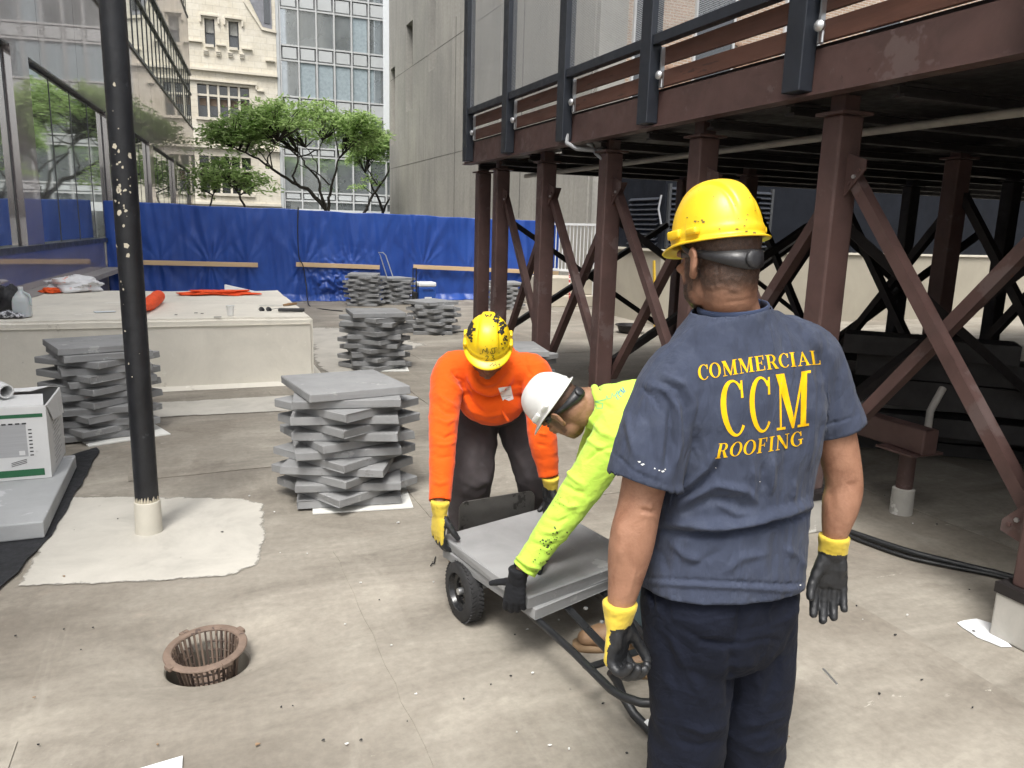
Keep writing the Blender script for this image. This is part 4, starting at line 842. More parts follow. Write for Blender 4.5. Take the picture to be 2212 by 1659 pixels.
def roll_mb():
    mb = MB(); a = Vector((Ra.x, Ra.y, ZT+0.05)); b = Vector((Rb.x+0.02, Rb.y+0.05, ZT+0.07)); pts = [a.lerp(b, k/12) for k in range(13)]
    mb.tube(pts, [0.018+0.055*min(1, (k/5.0))+0.004*math.sin(k*1.9) for k in range(13)], 18); return mb
ro = roll_mb().build('netting_roll', M_ORANGE, None, smooth=True); tag(ro, 'roll of orange safety netting lying beside the black pole', 'netting')
Nc = at(475, 637, z=ZT); net = crumple('orange_netting', (Nc.x, Nc.y, ZT), 0.36, 0.13, 0.035, M_ORANGE, 2.2, 0.7, 70, 24); tag(net, 'flat heap of orange netting on the back of the cream plinth', 'netting')
Wb = at(515, 634, z=ZT); wbd = MB(); wbd.extr([(Wb.x-0.16, Wb.y+0.30, ZT+0.002), (Wb.x+0.22, Wb.y+0.24, ZT+0.002), (Wb.x+0.20, Wb.y+0.26, ZT+0.012), (Wb.x-0.16, Wb.y+0.32, ZT+0.095)], (0.02, 0.012, 0)); tag(wbd.build('framed_board', pm('white_frame_board', (0.7, 0.71, 0.71), 0.6, 0.05), None), 'dark board with white edge propped behind the orange netting', 'board')
Cp = at(498, 682, z=ZT); cup = thing('foam_cup', 'white foam cup on the front of the cream plinth', 'cup', Cp)
MB().lathe([(0.0, 0.002), (0.028, 0.002), (0.030, 0.012), (0.041, 0.098), (0.044, 0.1), (0.044, 0.106), (0.039, 0.106), (0.027, 0.02), (0.0, 0.02)], Cp, 28).build('body', pm('white_foam', (0.82, 0.82, 0.80), 0.6, 0.02), cup, smooth=True)
a, b = at(601, 672, z=ZT), at(662, 672, z=ZT); br_ = thing('black_case', 'flat black case at the right front corner of the cream plinth', 'case', a)
MB().bar(a+Vector((0, 0, 0.016)), b+Vector((-0.02, 0.0, 0.016)), 0.085, 0.028).build('body', pm('black_plastic', (0.018, 0.019, 0.022), 0.45, 0.2), br_, bevel=0.006)
a = at(572, 670, z=ZT); gl = thing('safety_glasses', 'dark safety glasses lying beside the flat black case', 'glasses', a)
for dx in (-0.035, 0.04): MB().lathe([(0.0, 0.0), (0.03, 0.002), (0.032, 0.010), (0.0, 0.016)], a+Vector((dx, 0.0, 0.004)), 14, (0.3, -0.8, 0.6)).build('lens', pm('dark_lens', (0.012, 0.012, 0.014), 0.15, 0.1), gl, smooth=True)
MB().tube([a+Vector((0.07, 0.0, 0.01)), a+Vector((0.13, 0.04, 0.012)), a+Vector((0.16, 0.06, 0.006))], 0.003, 6).build('arm', M_DKSTEEL, gl); MB().tube([a+Vector((-0.07, 0.0, 0.012)), a+Vector((-0.03, 0.06, 0.014)), a+Vector((0.0, 0.11, 0.006))], 0.003, 6).build('arm', M_DKSTEEL, gl)
a, b, c = at(560, 660, z=ZT+0.004), at(612, 659, z=ZT+0.012), at(640, 656, z=ZT+0.012); kn = thing('trowel_knife', 'knife with a wooden handle lying behind the flat black case', 'knife', a)
MB().bar(a+Vector((0, 0, 0.004)), b, 0.03, 0.003).build('blade', M_GALV, kn); MB().tube([b, b.lerp(c, 0.4)+Vector((0, 0, 0.003)), c], [0.011, 0.016, 0.012], 10).build('handle', pm('worn_wood', (0.30, 0.18, 0.09), 0.6, 0.25, 20), kn, smooth=True)
for i, (x, y, l_) in enumerate(((462, 686, 0.07), (420, 677, 0.03), (434, 700 - 22, 0.025), (378, 681, 0.02))):
    p = at(x, y, z=ZT); o = MB().bar(p+Vector((0, 0, 0.005)), p+Vector((l_, -0.02, 0.008)), 0.014, 0.006).build('debris_chip', M_DKSTEEL, None, bevel=0.002); tag(o, ['long black tape scrap on the plinth front edge', 'small black chip near the middle of the plinth top', 'tiny black chip left of the foam cup', 'tiny black crumb beside the pole on the plinth'][i], 'debris', 'dark scraps on the cream plinth')
p = at(225, 674, z=ZT); o = MB().box((p.x-0.09, p.y-0.05, ZT+0.002), (p.x+0.1, p.y+0.05, ZT+0.006), 0.3).build('paper_sheet', pm('pale_paper', (0.72, 0.77, 0.8), 0.7, 0.03), None); tag(o, 'small pale paper lying on the cream plinth left of the pole', 'paper')
# ================================================================ left front: mat, slab, carton
def poly_px(L_, z=0): return [tuple(at(x, y, z=z)[:2]) for x, y in L_]
mt_ = sheet('rubber_mat', [(-0.95, 3.5), (-0.83, 3.95), (-0.745, 4.5), (-0.725, 4.9), (-0.70, 5.6), (-0.68, 6.0), (-0.71, 6.1), (-0.80, 6.0), (-0.95, 5.8), (-1.9, 5.8), (-1.9, 3.0), (-1.2, 3.0)], 0.0165, pm('black_rubber_mat', (0.014, 0.015, 0.018), 0.6, 0.4, 10, 0.5, 70, 0.004), 0.014, 0.05, None, 0.005); tag(mt_, 'black rubber mat with ragged edge under the big slab at the left', 'mat')
sb = MB().box((-1.75, 4.36, 0.017), (-0.775, 5.60, 0.108)).build('stone_slab', pm('pale_grey_slab', (0.36, 0.37, 0.375), 0.8, 0.12, 3, 0.35, 120, 0.002, spots=[((0.50, 0.51, 0.52), 3, 0.6), ((0.33, 0.25, 0.19), 6, 0.70)]), None, bevel=0.008); tag(sb, 'thick pale grey slab on the black mat at the left edge', 'slab')
# ---------------- carton
ct = thing('cardboard_carton', 'white cardboard carton with green stripes and open flaps standing on the slab', 'box', (-1.14, 5.12, 0.109))
M_CARD = pm('white_cardboard', (0.66, 0.665, 0.66), 0.7, 0.06, 5, 0.1, 40, 0.002, spots=[((0.55, 0.545, 0.53), 4, 0.62)]); M_KRAFT = pm('kraft_inside', (0.36, 0.26, 0.17), 0.8, 0.12); M_GREEN = pm('green_print', (0.022, 0.125, 0.055), 0.6, 0.15, 8, spots=[((0.62, 0.63, 0.62), 9, 0.72)]); M_INK = pm('black_print', (0.02, 0.021, 0.022), 0.6, 0.1)
x0, x1, y0, y1, z0, z1 = -1.46, -0.842, 5.12, 5.68, 0.11, 0.552
def cbox(*a): return MB().box(*a)
cbox((x0, y0, z0), (x1, y0+0.006, z1)).build('front_panel', M_CARD, ct, bevel=0.002)
cbox((x1-0.006, y0+0.006, z0), (x1, y1, z1)).build('side_panel', M_CARD, ct); cbox((x0, y0+0.006, z0), (x0+0.006, y1, z1)).build('side_panel', M_CARD, ct); cbox((x0+0.006, y1-0.006, z0), (x1-0.006, y1, z1)).build('rear_panel', M_CARD, ct); cbox((x0+0.006, y0+0.006, z0), (x1-0.006, y1-0.006, z0+0.006)).build('bottom_panel', M_KRAFT, ct)
MB().extr([(x0+0.02, y0+0.003, z1), (x1-0.01, y0+0.003, z1), (x1-0.05, y0+0.25, z1+0.018), (x0+0.02, y0+0.25, z1+0.018)], (0, 0, 0.005)).build('flap', M_CARD, ct)
MB().extr([(x0+0.02, y1, z1), (x1-0.01, y1, z1), (x1-0.03, y1-0.2, z1+0.045), (x1-0.12, y1-0.26, z1+0.03), (x0+0.02, y1-0.26, z1+0.03)], (0, 0, 0.005)).build('flap', M_CARD, ct)
MB().extr([(x1, y0+0.02, z1-0.002), (x1, y1-0.02, z1-0.002), (x1+0.012, y1-0.05, z1-0.16), (x1+0.012, y0+0.14, z1-0.12)], (0.004, 0, 0)).build('flap', M_CARD, ct)
fy = y0-0.0012
def deco(xa, xb, za, zb, mat, nm): return MB().box((xa, fy, za), (xb, y0-0.0002, zb)).build(nm, mat, ct)
deco(x0, x1-0.02, 0.486, 0.508, M_GREEN, 'printed_stripe'); deco(x0, x1-0.035, 0.130, 0.172, M_GREEN, 'printed_stripe')
deco(x0, x1-0.11, 0.252, 0.452, pm('grey_print', (0.40, 0.405, 0.415), 0.6, 0.1, 12, stretch=(0.2, 1, 14)), 'printed_panel')
for k in range(8): MB().box((x1-0.10, fy, 0.255+k*0.022), (x1-0.082, y0-0.0002, 0.262+k*0.022)).build('printed_mark', M_INK, ct)
for k in range(9): MB().box((x1-0.40+k*0.034, fy-0.0004, 0.447), (x1-0.378+k*0.034, fy, 0.456)).build('printed_mark', M_INK, ct)
deco(x1-0.155, x1-0.125, 0.262, 0.288, M_CARD, 'printed_label').location.y -= 0.0012
for k in range(3): MB().bar((x1-0.20, fy, 0.215-k*0.01), (x1-0.12, fy, 0.235-k*0.01), 0.0012, 0.003, (0, 0, 1)).build('printed_mark', M_INK, ct)
for k in range(14): MB().box((x1+0.0002, y0+0.16+0.03*(k % 2), 0.15+k*0.022), (x1+0.0014, y0+0.34+0.05*((k*7) % 3), 0.160+k*0.022)).build('printed_line', pm('faded_grey_print', (0.45, 0.45, 0.455), 0.7, 0.1), ct)
cb2 = thing('paper_tube', 'white cardboard tube lying on top of the carton', 'tube', (-1.10, 5.2, 0.6))
MB().lathe([(0.042, -0.22), (0.042, 0.05), (0.034, 0.05), (0.034, -0.22)], (-1.085, 5.3, 0.625), 28, (0.55, -0.8, -0.1), closed=True).build('wall', M_CARD, cb2, smooth=True)
# ================================================================ hand truck lying flat with two pavers on it
AX = R_(7); CE1 = Vector((math.cos(AX), math.sin(AX), 0)); CE2 = Vector((-math.sin(AX), math.cos(AX), 0)); CO = Vector((1.32, 2.90, 0))
def CL(a, b, z): return CO+CE1*a+CE2*b+Vector((0, 0, z))
tk = thing('hand_truck', 'black two-wheeled hand truck lying flat with pavers on it', 'hand truck', CO)
M_BLKTUBE = pm('satin_black_tube', (0.016, 0.017, 0.019), 0.38, 0.25, 10, 0.05, 60, 0.001, spots=[((0.06, 0.06, 0.062), 12, 0.70)]); M_TYRE = pm('black_rubber', (0.02, 0.02, 0.021), 0.75, 0.2, 12, 0.2, 80, 0.002); M_PLATE = pm('scratched_steel_plate', (0.11, 0.105, 0.10), 0.45, 0.3, 6, 0.1, 60, 0.002, metal=0.6, spots=[((0.045, 0.042, 0.04), 5, 0.58)])
for sgn in (-1, 1):
    c = CL(sgn*0.315, 0.02, 0.13); ax = CE1*sgn; wh = MB().lathe([(0.082, -0.036), (0.118, -0.034), (0.128, -0.026), (0.131, -0.012), (0.1315, 0.012), (0.128, 0.026), (0.118, 0.034), (0.082, 0.036), (0.078, 0.0)], c, 48, ax, closed=True).build('wheel', M_TYRE, tk, smooth=True)
    MB().lathe([(0.0, 0.004), (0.030, 0.006), (0.034, 0.016), (0.060, 0.008), (0.074, 0.014), (0.083, 0.034), (0.086, 0.034), (0.081, 0.0), (0.07, -0.012), (0.0, -0.012)], c, 40, ax).build('rim', pm('gloss_black_rim', (0.014, 0.014, 0.015), 0.2, 0.2), wh, smooth=True)
    MB().lathe([(0.0, 0.03), (0.014, 0.03), (0.016, 0.02), (0.016, 0.0)], c, 16, ax).build('hub', M_GALV, wh, smooth=True)
    for k in range(44):
        a = 2*math.pi*k/44; q = ax.to_track_quat('Z', 'Y').to_matrix(); d = q @ Vector((math.cos(a), math.sin(a), 0)); t = q @ Vector((-math.sin(a), math.cos(a), 0))
        for o_ in (-0.017, 0.017): MB().bar(c+d*0.1315+ax*(o_-0.010)+t*o_*0.3, c+d*0.1315+ax*(o_+0.010)-t*o_*0.3, 0.012, 0.005, d).build('tread_block', M_TYRE, wh)
MB().tube([CL(-0.30, 0.02, 0.13), CL(0.30, 0.02, 0.13)], 0.011, 10).build('axle', M_GALV, tk)
RZ = 0.19
MB().tube([CL(-0.15, 0.26, 0.216), CL(-0.15, 0.0, 0.2), at(1145, 1325, z=0.183), at(1240, 1410, z=0.172), at(1318, 1488, z=0.163), at(1345, 1505, z=0.165), at(1385, 1518, z=0.172), at(1440, 1520, z=0.18), Vector((1.40, 1.80, 0.18)), Vector((1.46, 1.90, 0.175)), Vector((1.475, 2.02, 0.172)), CL(0.15, -0.4, 0.178), CL(0.15, 0.0, 0.2), CL(0.15, 0.26, 0.216)], 0.0145, 14).build('frame_tube', M_BLKTUBE, tk, smooth=True)
MB().bar(CL(0.0, 0.24, 0.212), Vector((1.315, 2.06, 0.168)), 0.032, 0.008).build('centre_bar', M_BLKTUBE, tk)
for k in range(3): MB().lathe([(0.009, 0), (0.009, 0.006), (0.0, 0.008)], CL(0.0, -0.43-0.11*k, 0.183-0.005*k), 8).build('rivet', M_GALV, tk)
MB().bar(Vector((1.19, 2.13, 0.160)), Vector((1.47, 2.17, 0.160)), 0.03, 0.008).build('cross_bar', M_BLKTUBE, tk); MB().bar(CL(-0.15, -0.2, RZ-0.02), CL(0.15, -0.2, RZ-0.02), 0.03, 0.008).build('cross_bar', M_BLKTUBE, tk); MB().bar(CL(-0.15, 0.1, RZ-0.02), CL(0.15, 0.1, RZ-0.02), 0.03, 0.008).build('cross_bar', M_BLKTUBE, tk)
MB().tube([Vector((1.262, 2.075, 0.165)), Vector((1.285, 2.07, 0.13)), Vector((1.297, 2.05, 0.085)), Vector((1.312, 1.99, 0.045)), Vector((1.335, 1.87, 0.022)), Vector((1.375, 1.65, 0.018)), Vector((1.40, 1.5, 0.018))], 0.0165, 14).build('leg_tube', M_BLKTUBE, tk, smooth=True)
MB().bar(Vector((1.323, 1.935, 0.0545)), Vector((1.345, 1.815, 0.0368)), 0.017, 0.004, (-0.45, -0.1, 1)).build('sticker', pm('white_sticker', (0.75, 0.75, 0.74), 0.5, 0.1, 30, spots=[((0.2, 0.2, 0.2), 120, 0.62)]), tk)
def toe_mb():
    mb = MB(); w_, h0, h1, r = 0.20, 0.17, 0.425, 0.035; P = []
    for cx, cz, a0 in ((w_-r, h1-r, 0), (-w_+r, h1-r, 90), (-w_, h0, None), (w_, h0, None)):
        if a0 is None: P.append((cx, cz)); continue
        for k in range(7): a = R_(a0+15*k); P.append((cx+r*math.cos(a), cz+r*math.sin(a)))
    return mb.extr([CL(x-0.02, 0.275+(0.0), z) for x, z in P], CE2*0.008)
toe_mb().build('toe_plate', M_PLATE, tk, bevel=0.002)
for sgn in (-1, 1): MB().bar(CL(sgn*0.15, 0.05, 0.13), CL(sgn*0.15, 0.05, 0.2), 0.02, 0.012).build('axle_bracket', M_BLKTUBE, tk); MB().bar(CL(sgn*0.20, 0.02, 0.19), CL(sgn*0.20, 0.22, 0.30), 0.01, 0.03).build('wheel_guard', M_BLKTUBE, tk)
PAC = Vector((1.315, 2.80, 0))
o = link('paver', PAVER, None, None, (PAC.x+0.012, PAC.y+0.008, 0.2215), (R_(3.4), R_(-0.8), R_(18.0))); tag(o, 'grey concrete paver lying directly on the hand truck, lower of the two', 'paver', 'pavers on the hand truck')
o = link('paver', PAVER, None, None, (PAC.x, PAC.y, 0.2745), (R_(3.6), R_(-1.2), R_(15))); tag(o, 'grey concrete paver being set down on the hand truck by the two men', 'paver', 'pavers on the hand truck')
# ================================================================ hose, cables, cooler, small things
def cord(name, pts, r, mat, lab, cat, n=8):
    P = [Vector(p) for p in pts]; Q = []
    for i in range(len(P)-1):
        p0, p1, p2, p3 = P[max(0, i-1)], P[i], P[i+1], P[min(len(P)-1, i+2)]
        for k in range(6):
            t = k/6; Q.append(0.5*((2*p1)+(p2-p0)*t+(2*p0-5*p1+4*p2-p3)*t*t+(3*p1-p0-3*p2+p3)*t**3))
    Q.append(P[-1]); o = MB().tube(Q, r, n).build(name, mat, None, smooth=True); tag(o, lab, cat); return o
M_CORD = pm('black_rubber_cord', (0.013, 0.014, 0.015), 0.5, 0.2)
cord('rubber_hose', [at(x, y, z=0.02) for x, y in ((1600, 1080), (1700, 1110), (1800, 1137), (1860, 1157), (1960, 1190), (2060, 1216), (2160, 1240), (2240, 1262))], 0.017, M_CORD, 'thick black rubber hose running across the floor into the platform shadow', 'hose', 12)
cord('rubber_hose', [at(x, y, z=0.016) for x, y in ((1700, 1118), (1800, 1145), (1870, 1172), (1960, 1203), (2060, 1225), (2150, 1243), (2240, 1268))], 0.010, M_CORD, 'thinner black hose lying along the thick one beside the platform', 'hose', 10)
cT = at(645, 455, Y=16.85)
cord('power_cable', [(cT.x+0.05, 17.2, 1.5), (cT.x+0.02, 17.03, 1.915), (cT.x, 16.93, 1.91), (cT.x-0.03, 16.84, 1.5), (cT.x-0.02, 16.83, 0.95), (cT.x+0.06, 16.82, 0.75), (cT.x+0.10, 16.72, 0.35), tuple(at(668, 660, z=0.01)), tuple(at(700, 668, z=0.01)), tuple(at(740, 672, z=0.01))], 0.011, M_CORD, 'black power cable hanging over the tarp and running along the floor', 'cable')
cord('power_cable', [at(x, y, z=0.008) for x, y in ((955, 724), (980, 718), (1010, 716), (1060, 716), (1110, 700))], 0.009, M_CORD, 'black cable on the floor between the low paver stack and the columns', 'cable')
co = thing('cooler', 'blue wheeled cooler box with white lid and black pull handle beside the farthest pavers', 'cooler', (4.42, 15.6, 0))
M_CBLUE = pm('blue_cooler_plastic', (0.018, 0.07, 0.30), 0.4, 0.1); q = (4.30, 15.45)
MB().box((q[0], q[1], 0.05), (q[0]+0.36, q[1]+0.30, 0.42)).build('body', M_CBLUE, co, bevel=0.02); MB().box((q[0]-0.01, q[1]-0.01, 0.424), (q[0]+0.37, q[1]+0.31, 0.515)).build('lid', pm('white_cooler_plastic', (0.75, 0.77, 0.78), 0.4, 0.05), co, bevel=0.025)
MB().box((q[0]+0.12, q[1]-0.004, 0.16), (q[0]+0.27, q[1], 0.21)).build('label', pm('white_sticker', (0.75, 0.75, 0.74)), co); MB().box((q[0]+0.08, q[1]-0.012, 0.34), (q[0]+0.30, q[1]-0.001, 0.375)).build('grip', pm('dark_blue_plastic', (0.012, 0.04, 0.18), 0.4, 0.1), co, bevel=0.004)
for dx in (-0.03, 0.04): MB().tube([(q[0]-0.06+dx, q[1]+0.15, 0.1), (q[0]-0.06+dx, q[1]+0.15, 0.78)], 0.011, 8).build('handle_post', M_CORD, co)
MB().tube([(q[0]-0.10, q[1]+0.15, 0.785), (q[0]-0.01, q[1]+0.15, 0.785)], 0.014, 8).build('handle_grip', M_CORD, co); MB().box((q[0]-0.10, q[1]+0.08, 0.03), (q[0]-0.002, q[1]+0.22, 0.30)).build('handle_housing', M_CORD, co, bevel=0.01)
for dy in (0.0, 0.26): MB().lathe([(0.0, -0.015), (0.05, -0.015), (0.05, 0.015), (0.0, 0.015)], (q[0]-0.06, q[1]+dy+0.01, 0.05), 18, (0, 1, 0)).build('wheel', M_TYRE, co, smooth=True)
hd_ = thing('trolley_handle', 'grey metal trolley handle leaning on the tarp above the farthest pavers', 'handle', (4.0, 16.78, 0))
MB().tube([(3.98, 16.62, 0.3), (3.80, 16.80, 1.0), (3.76, 16.80, 1.06), (3.86, 16.80, 1.06), (3.92, 16.8, 1.0), (4.12, 16.62, 0.3)], 0.013, 8).build('loop', M_GALV, hd_, smooth=True)
# bowl, measuring pole, red and white pole, fabric caught on a brace
bw = at(1360, 719, z=0); o = MB().lathe([(0.0, 0.0), (0.15, 0.0), (0.185, 0.03), (0.215, 0.12), (0.245, 0.125), (0.245, 0.137), (0.208, 0.135), (0.175, 0.04), (0.0, 0.015)], (bw.x, bw.y, 0.003), 30).build('metal_pan', M_DKSTEEL, None, smooth=True); tag(o, 'dark round metal pan on the floor beyond the columns', 'pan')
a = at(1406, 705, z=0.0); b = Vector((a.x+0.03, a.y+0.22, 1.16)); sp_ = thing('level_rod', 'yellow measuring rod leaning on the beige enclosure wall', 'rod', a)
MB().bar(a+Vector((0, -0.14, 0.003)), b+Vector((0, -0.14, 0)), 0.035, 0.05).build('rod', pm('yellow_paint', (0.55, 0.36, 0.03), 0.5, 0.2, 8, spots=[((0.10, 0.08, 0.04), 9, 0.66)]), sp_); MB().lathe([(0.04, 0), (0.04, 0.06)], a.lerp(b, 0.42)+Vector((0, -0.14, 0)), 12).build('clamp', M_DKSTEEL, sp_)
a = at(1082, 668, z=0); o = MB().tube([(7.25, 14.4, 0.0), (7.3, 14.6, 1.1)], 0.018, 8).build('survey_pole', pm('red_white_pole', (0.45, 0.05, 0.04), 0.5, 0.2, 3, stretch=(1, 1, 4), spots=[((0.75, 0.75, 0.74), 2, 0.5)]), None); tag(o, 'red and white survey pole standing behind the columns', 'pole')
# steel stub stand near the platform front
sp0 = at(1945, 1108, z=0); ss = thing('pipe_support', 'short round steel support on a white sleeve carrying a brown box beam', 'support', sp0)
MB().lathe([(0.0, 0.001), (0.066, 0.001), (0.064, 0.16), (0.058, 0.165), (0.0, 0.165)], sp0, 24).build('sleeve', pm('grey_plinth_concrete', (0.40, 0.385, 0.35)), ss, smooth=True); MB().lathe([(0.048, 0.165), (0.048, 0.40)], sp0, 20).build('post', M_BRSTEEL, ss, smooth=True); MB().box((sp0.x-0.13, sp0.y-0.13, 0.40), (sp0.x+0.13, sp0.y+0.13, 0.412)).build('plate', M_BRSTEEL, ss)
MB().box((sp0.x-0.06, sp0.y-0.14, 0.412), (sp0.x+0.06, sp0.y+1.6, 0.56)).build('box_beam', M_BRSTEEL, ss, bevel=0.01); MB().tube([(sp0.x+0.2, sp0.y+0.05, 0.42), (sp0.x+0.2, sp0.y+0.05, 0.62), (sp0.x+0.32, sp0.y+0.08, 0.75)], 0.022, 10).build('pipe', pm('grey_pipe', (0.34, 0.32, 0.29)), ss, smooth=True)
# dark timber and sheet stock piled under the platform
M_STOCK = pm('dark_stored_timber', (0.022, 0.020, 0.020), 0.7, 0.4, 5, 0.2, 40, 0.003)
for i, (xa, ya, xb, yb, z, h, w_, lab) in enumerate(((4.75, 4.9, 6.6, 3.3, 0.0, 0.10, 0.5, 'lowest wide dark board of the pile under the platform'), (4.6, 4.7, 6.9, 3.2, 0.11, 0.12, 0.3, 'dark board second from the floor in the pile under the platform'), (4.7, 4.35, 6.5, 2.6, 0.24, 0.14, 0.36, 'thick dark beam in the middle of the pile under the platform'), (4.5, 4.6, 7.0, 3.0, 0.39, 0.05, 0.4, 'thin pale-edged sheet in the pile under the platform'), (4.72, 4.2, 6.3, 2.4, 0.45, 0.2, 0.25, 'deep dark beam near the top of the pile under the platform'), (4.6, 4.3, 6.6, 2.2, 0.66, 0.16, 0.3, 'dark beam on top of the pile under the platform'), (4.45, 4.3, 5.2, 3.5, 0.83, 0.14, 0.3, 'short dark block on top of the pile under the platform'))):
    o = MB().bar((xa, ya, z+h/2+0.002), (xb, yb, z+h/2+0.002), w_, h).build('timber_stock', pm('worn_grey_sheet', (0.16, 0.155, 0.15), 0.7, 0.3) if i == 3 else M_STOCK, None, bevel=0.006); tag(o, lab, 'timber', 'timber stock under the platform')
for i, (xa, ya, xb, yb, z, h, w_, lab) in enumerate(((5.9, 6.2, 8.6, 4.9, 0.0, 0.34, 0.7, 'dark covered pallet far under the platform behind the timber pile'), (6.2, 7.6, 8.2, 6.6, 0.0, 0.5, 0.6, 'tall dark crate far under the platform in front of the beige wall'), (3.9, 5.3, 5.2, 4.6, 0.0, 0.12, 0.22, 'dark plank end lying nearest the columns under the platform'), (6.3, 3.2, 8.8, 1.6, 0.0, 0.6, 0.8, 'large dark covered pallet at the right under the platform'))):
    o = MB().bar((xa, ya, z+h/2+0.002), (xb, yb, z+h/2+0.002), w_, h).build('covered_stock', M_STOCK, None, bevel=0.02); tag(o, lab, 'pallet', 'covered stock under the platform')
# scraps on the floor near the viewer
o = MB().prism([tuple(at(x, y, z=0)[:2]) for x, y in ((120, 1720), (395, 1638), (392, 1700), (200, 1760))], 0.004, 0.010).build('white_board', pm('white_sheet_board', (0.78, 0.81, 0.82), 0.5, 0.03), None); tag(o, 'corner of a white board on the floor at the bottom edge', 'board')
o = MB().bar(at(1778, 1445, z=0.006), at(1808, 1478, z=0.006), 0.007, 0.006).build('metal_strip', M_GALV, None); tag(o, 'thin pale metal strip on the floor right of the man in blue', 'scrap')
chips = [(745, 1350, 'w'), (305, 1500, 'k'), (265, 1378, 'w'), (175, 1405, 'k'), (260, 1370, 'w'), (605, 1195, 'w'), (663, 1197, 'w'), (555, 1610, 'b'), (935, 1215, 'k'), (820, 1297, 'k'), (1150, 1455, 'w'), (1140, 1360, 'w'), (255, 1122, 'k'), (35, 1375, 'k'), (1850, 1310, 'k'), (1900, 1500, 'k'), (1990, 1470, 'k'), (1960, 1330, 'w'), (900, 1500, 'w'), (1230, 1620, 'w'), (880, 1560, 'k'), (640, 1400, 'k'), (560, 1500, 'b'), (2100, 1530, 'k'), (700, 1600, 'k'), (480, 1150, 'k'), (860, 1130, 'w'), (1060, 1480, 'k'), (780, 1260, 'w'), (340, 1610, 'b')]
CM = {'w': pm('white_chip', (0.7, 0.7, 0.68), 0.7, 0.1), 'k': pm('black_chip', (0.03, 0.03, 0.03), 0.7, 0.2), 'b': pm('brown_chip', (0.30, 0.20, 0.12), 0.7, 0.2)}
allch = MB(); rr = random.Random(9); deb = {k: MB() for k in CM}
for x, y, k in chips+[(rr.uniform(20, 2200), rr.uniform(1000, 1650), rr.choice('wkkb')) for _ in range(60)]:
    p = at(x, y, z=0.006); s = rr.uniform(0.002, 0.006)
    if (p.x-DRAIN[0])**2+(p.y-DRAIN[1])**2 < 0.2 or p.x > 9: continue
    poly = [(p.x+s*rr.uniform(0.4, 1.3)*math.cos(a)*rr.choice((1, 1, 2)), p.y+s*rr.uniform(0.4, 1.3)*math.sin(a)) for a in [2*math.pi*i/5 for i in range(5)]]
    deb[k].prism(poly, 0.0085, 0.0105+rr.uniform(0, 0.003))
for k in deb: tag(deb[k].build('floor_debris', CM[k], None), {'w': 'tiny white chips and crumbs scattered over the roof floor', 'k': 'tiny black chips scattered over the roof floor', 'b': 'tiny brown chips scattered over the roof floor'}[k], 'debris', None, 'stuff')
cord('wire_offcut', [at(x, y, z=0.012) for x, y in ((930, 1222), (934, 1217), (938, 1216), (939, 1208), (941, 1203))], 0.003, M_CORD, 'small bent black wire offcut on the floor left of the hand truck', 'wire', 5)
# ================================================================ people: surfaces grown from lofted volumes, fused to one skin
def A3(*a): return np.array(a, dtype=float)
def unit(v): v = np.asarray(v, float); return v/max(1e-9, np.linalg.norm(v))
def PX(x, y, hd): return np.array(L(at(x, y, hd=hd)))       # picture position and distance ahead -> (sideways, ahead, height)
def loft(rings, n=28):
    vs = []; fs = []
    for c, ax, ay, p in rings:
        for k in range(n):
            t = 2*math.pi*k/n; cc, ss = math.cos(t), math.sin(t)
            vs.append(np.asarray(c)+np.asarray(ax)*math.copysign(abs(cc)**p, cc)+np.asarray(ay)*math.copysign(abs(ss)**p, ss))
    m_ = len(rings)
    for i in range(m_-1):
        for k in range(n): k2 = (k+1) % n; fs.append((i*n+k, i*n+k2, (i+1)*n+k2, (i+1)*n+k))
    fs.append(tuple(range(n))[::-1]); fs.append(tuple((m_-1)*n+k for k in range(n)))
    return vs, fs
def limb(pts, rad, n=18, flat=None, ends=(True, True)):
    """round limb through pts; flat = (axis, factor) squashes its section; round ends"""
    P = [np.asarray(p, float) for p in pts]; Q = []; RR = []
    for i in range(len(P)-1):
        p0, p1, p2, p3 = P[max(0, i-1)], P[i], P[i+1], P[min(len(P)-1, i+2)]; r0, r1, r2, r3 = rad[max(0, i-1)], rad[i], rad[i+1], rad[min(len(P)-1, i+2)]
        for k in range(5):
            t = k/5; f = lambda a, b, c, d: 0.5*((2*b)+(c-a)*t+(2*a-5*b+4*c-d)*t*t+(3*b-a-3*c+d)*t**3)
            Q.append(f(p0, p1, p2, p3)); RR.append(f(r0, r1, r2, r3))
    Q.append(P[-1]); RR.append(rad[-1])
    if ends[0]:
        d = unit(Q[0]-Q[1]); Q = [Q[0]+d*RR[0]*s for s in (0.92, 0.6, 0.25)]+Q; RR = [RR[0]*s for s in (0.38, 0.8, 0.97)]+RR
    if ends[1]:
        d = unit(Q[-1]-Q[-2]); q, r = Q[-1], RR[-1]; Q += [q+d*r*s for s in (0.25, 0.6, 0.92)]; RR += [r*s for s in (0.97, 0.8, 0.38)]
    rings = []; u = None
    for i, p in enumerate(Q):
        d = unit(Q[min(len(Q)-1, i+1)]-Q[max(0, i-1)])
        if u is None: u = np.cross(d, A3(0.13, 0.2, 1)); u = unit(u) if np.linalg.norm(u) > 1e-3 else A3(1, 0, 0)
        u = unit(u-d*np.dot(u, d)); v = np.cross(d, u); ax, ay = u*RR[i], v*RR[i]
        if flat is not None:
            fa = np.asarray(flat[0], float); fa = unit(fa-d*np.dot(fa, d)); k = flat[1]; ax = ax-fa*np.dot(ax, fa)*(1-k); ay = ay-fa*np.dot(ay, fa)*(1-k)
        rings.append((p, ax, ay, 1.0))
    return loft(rings, n)
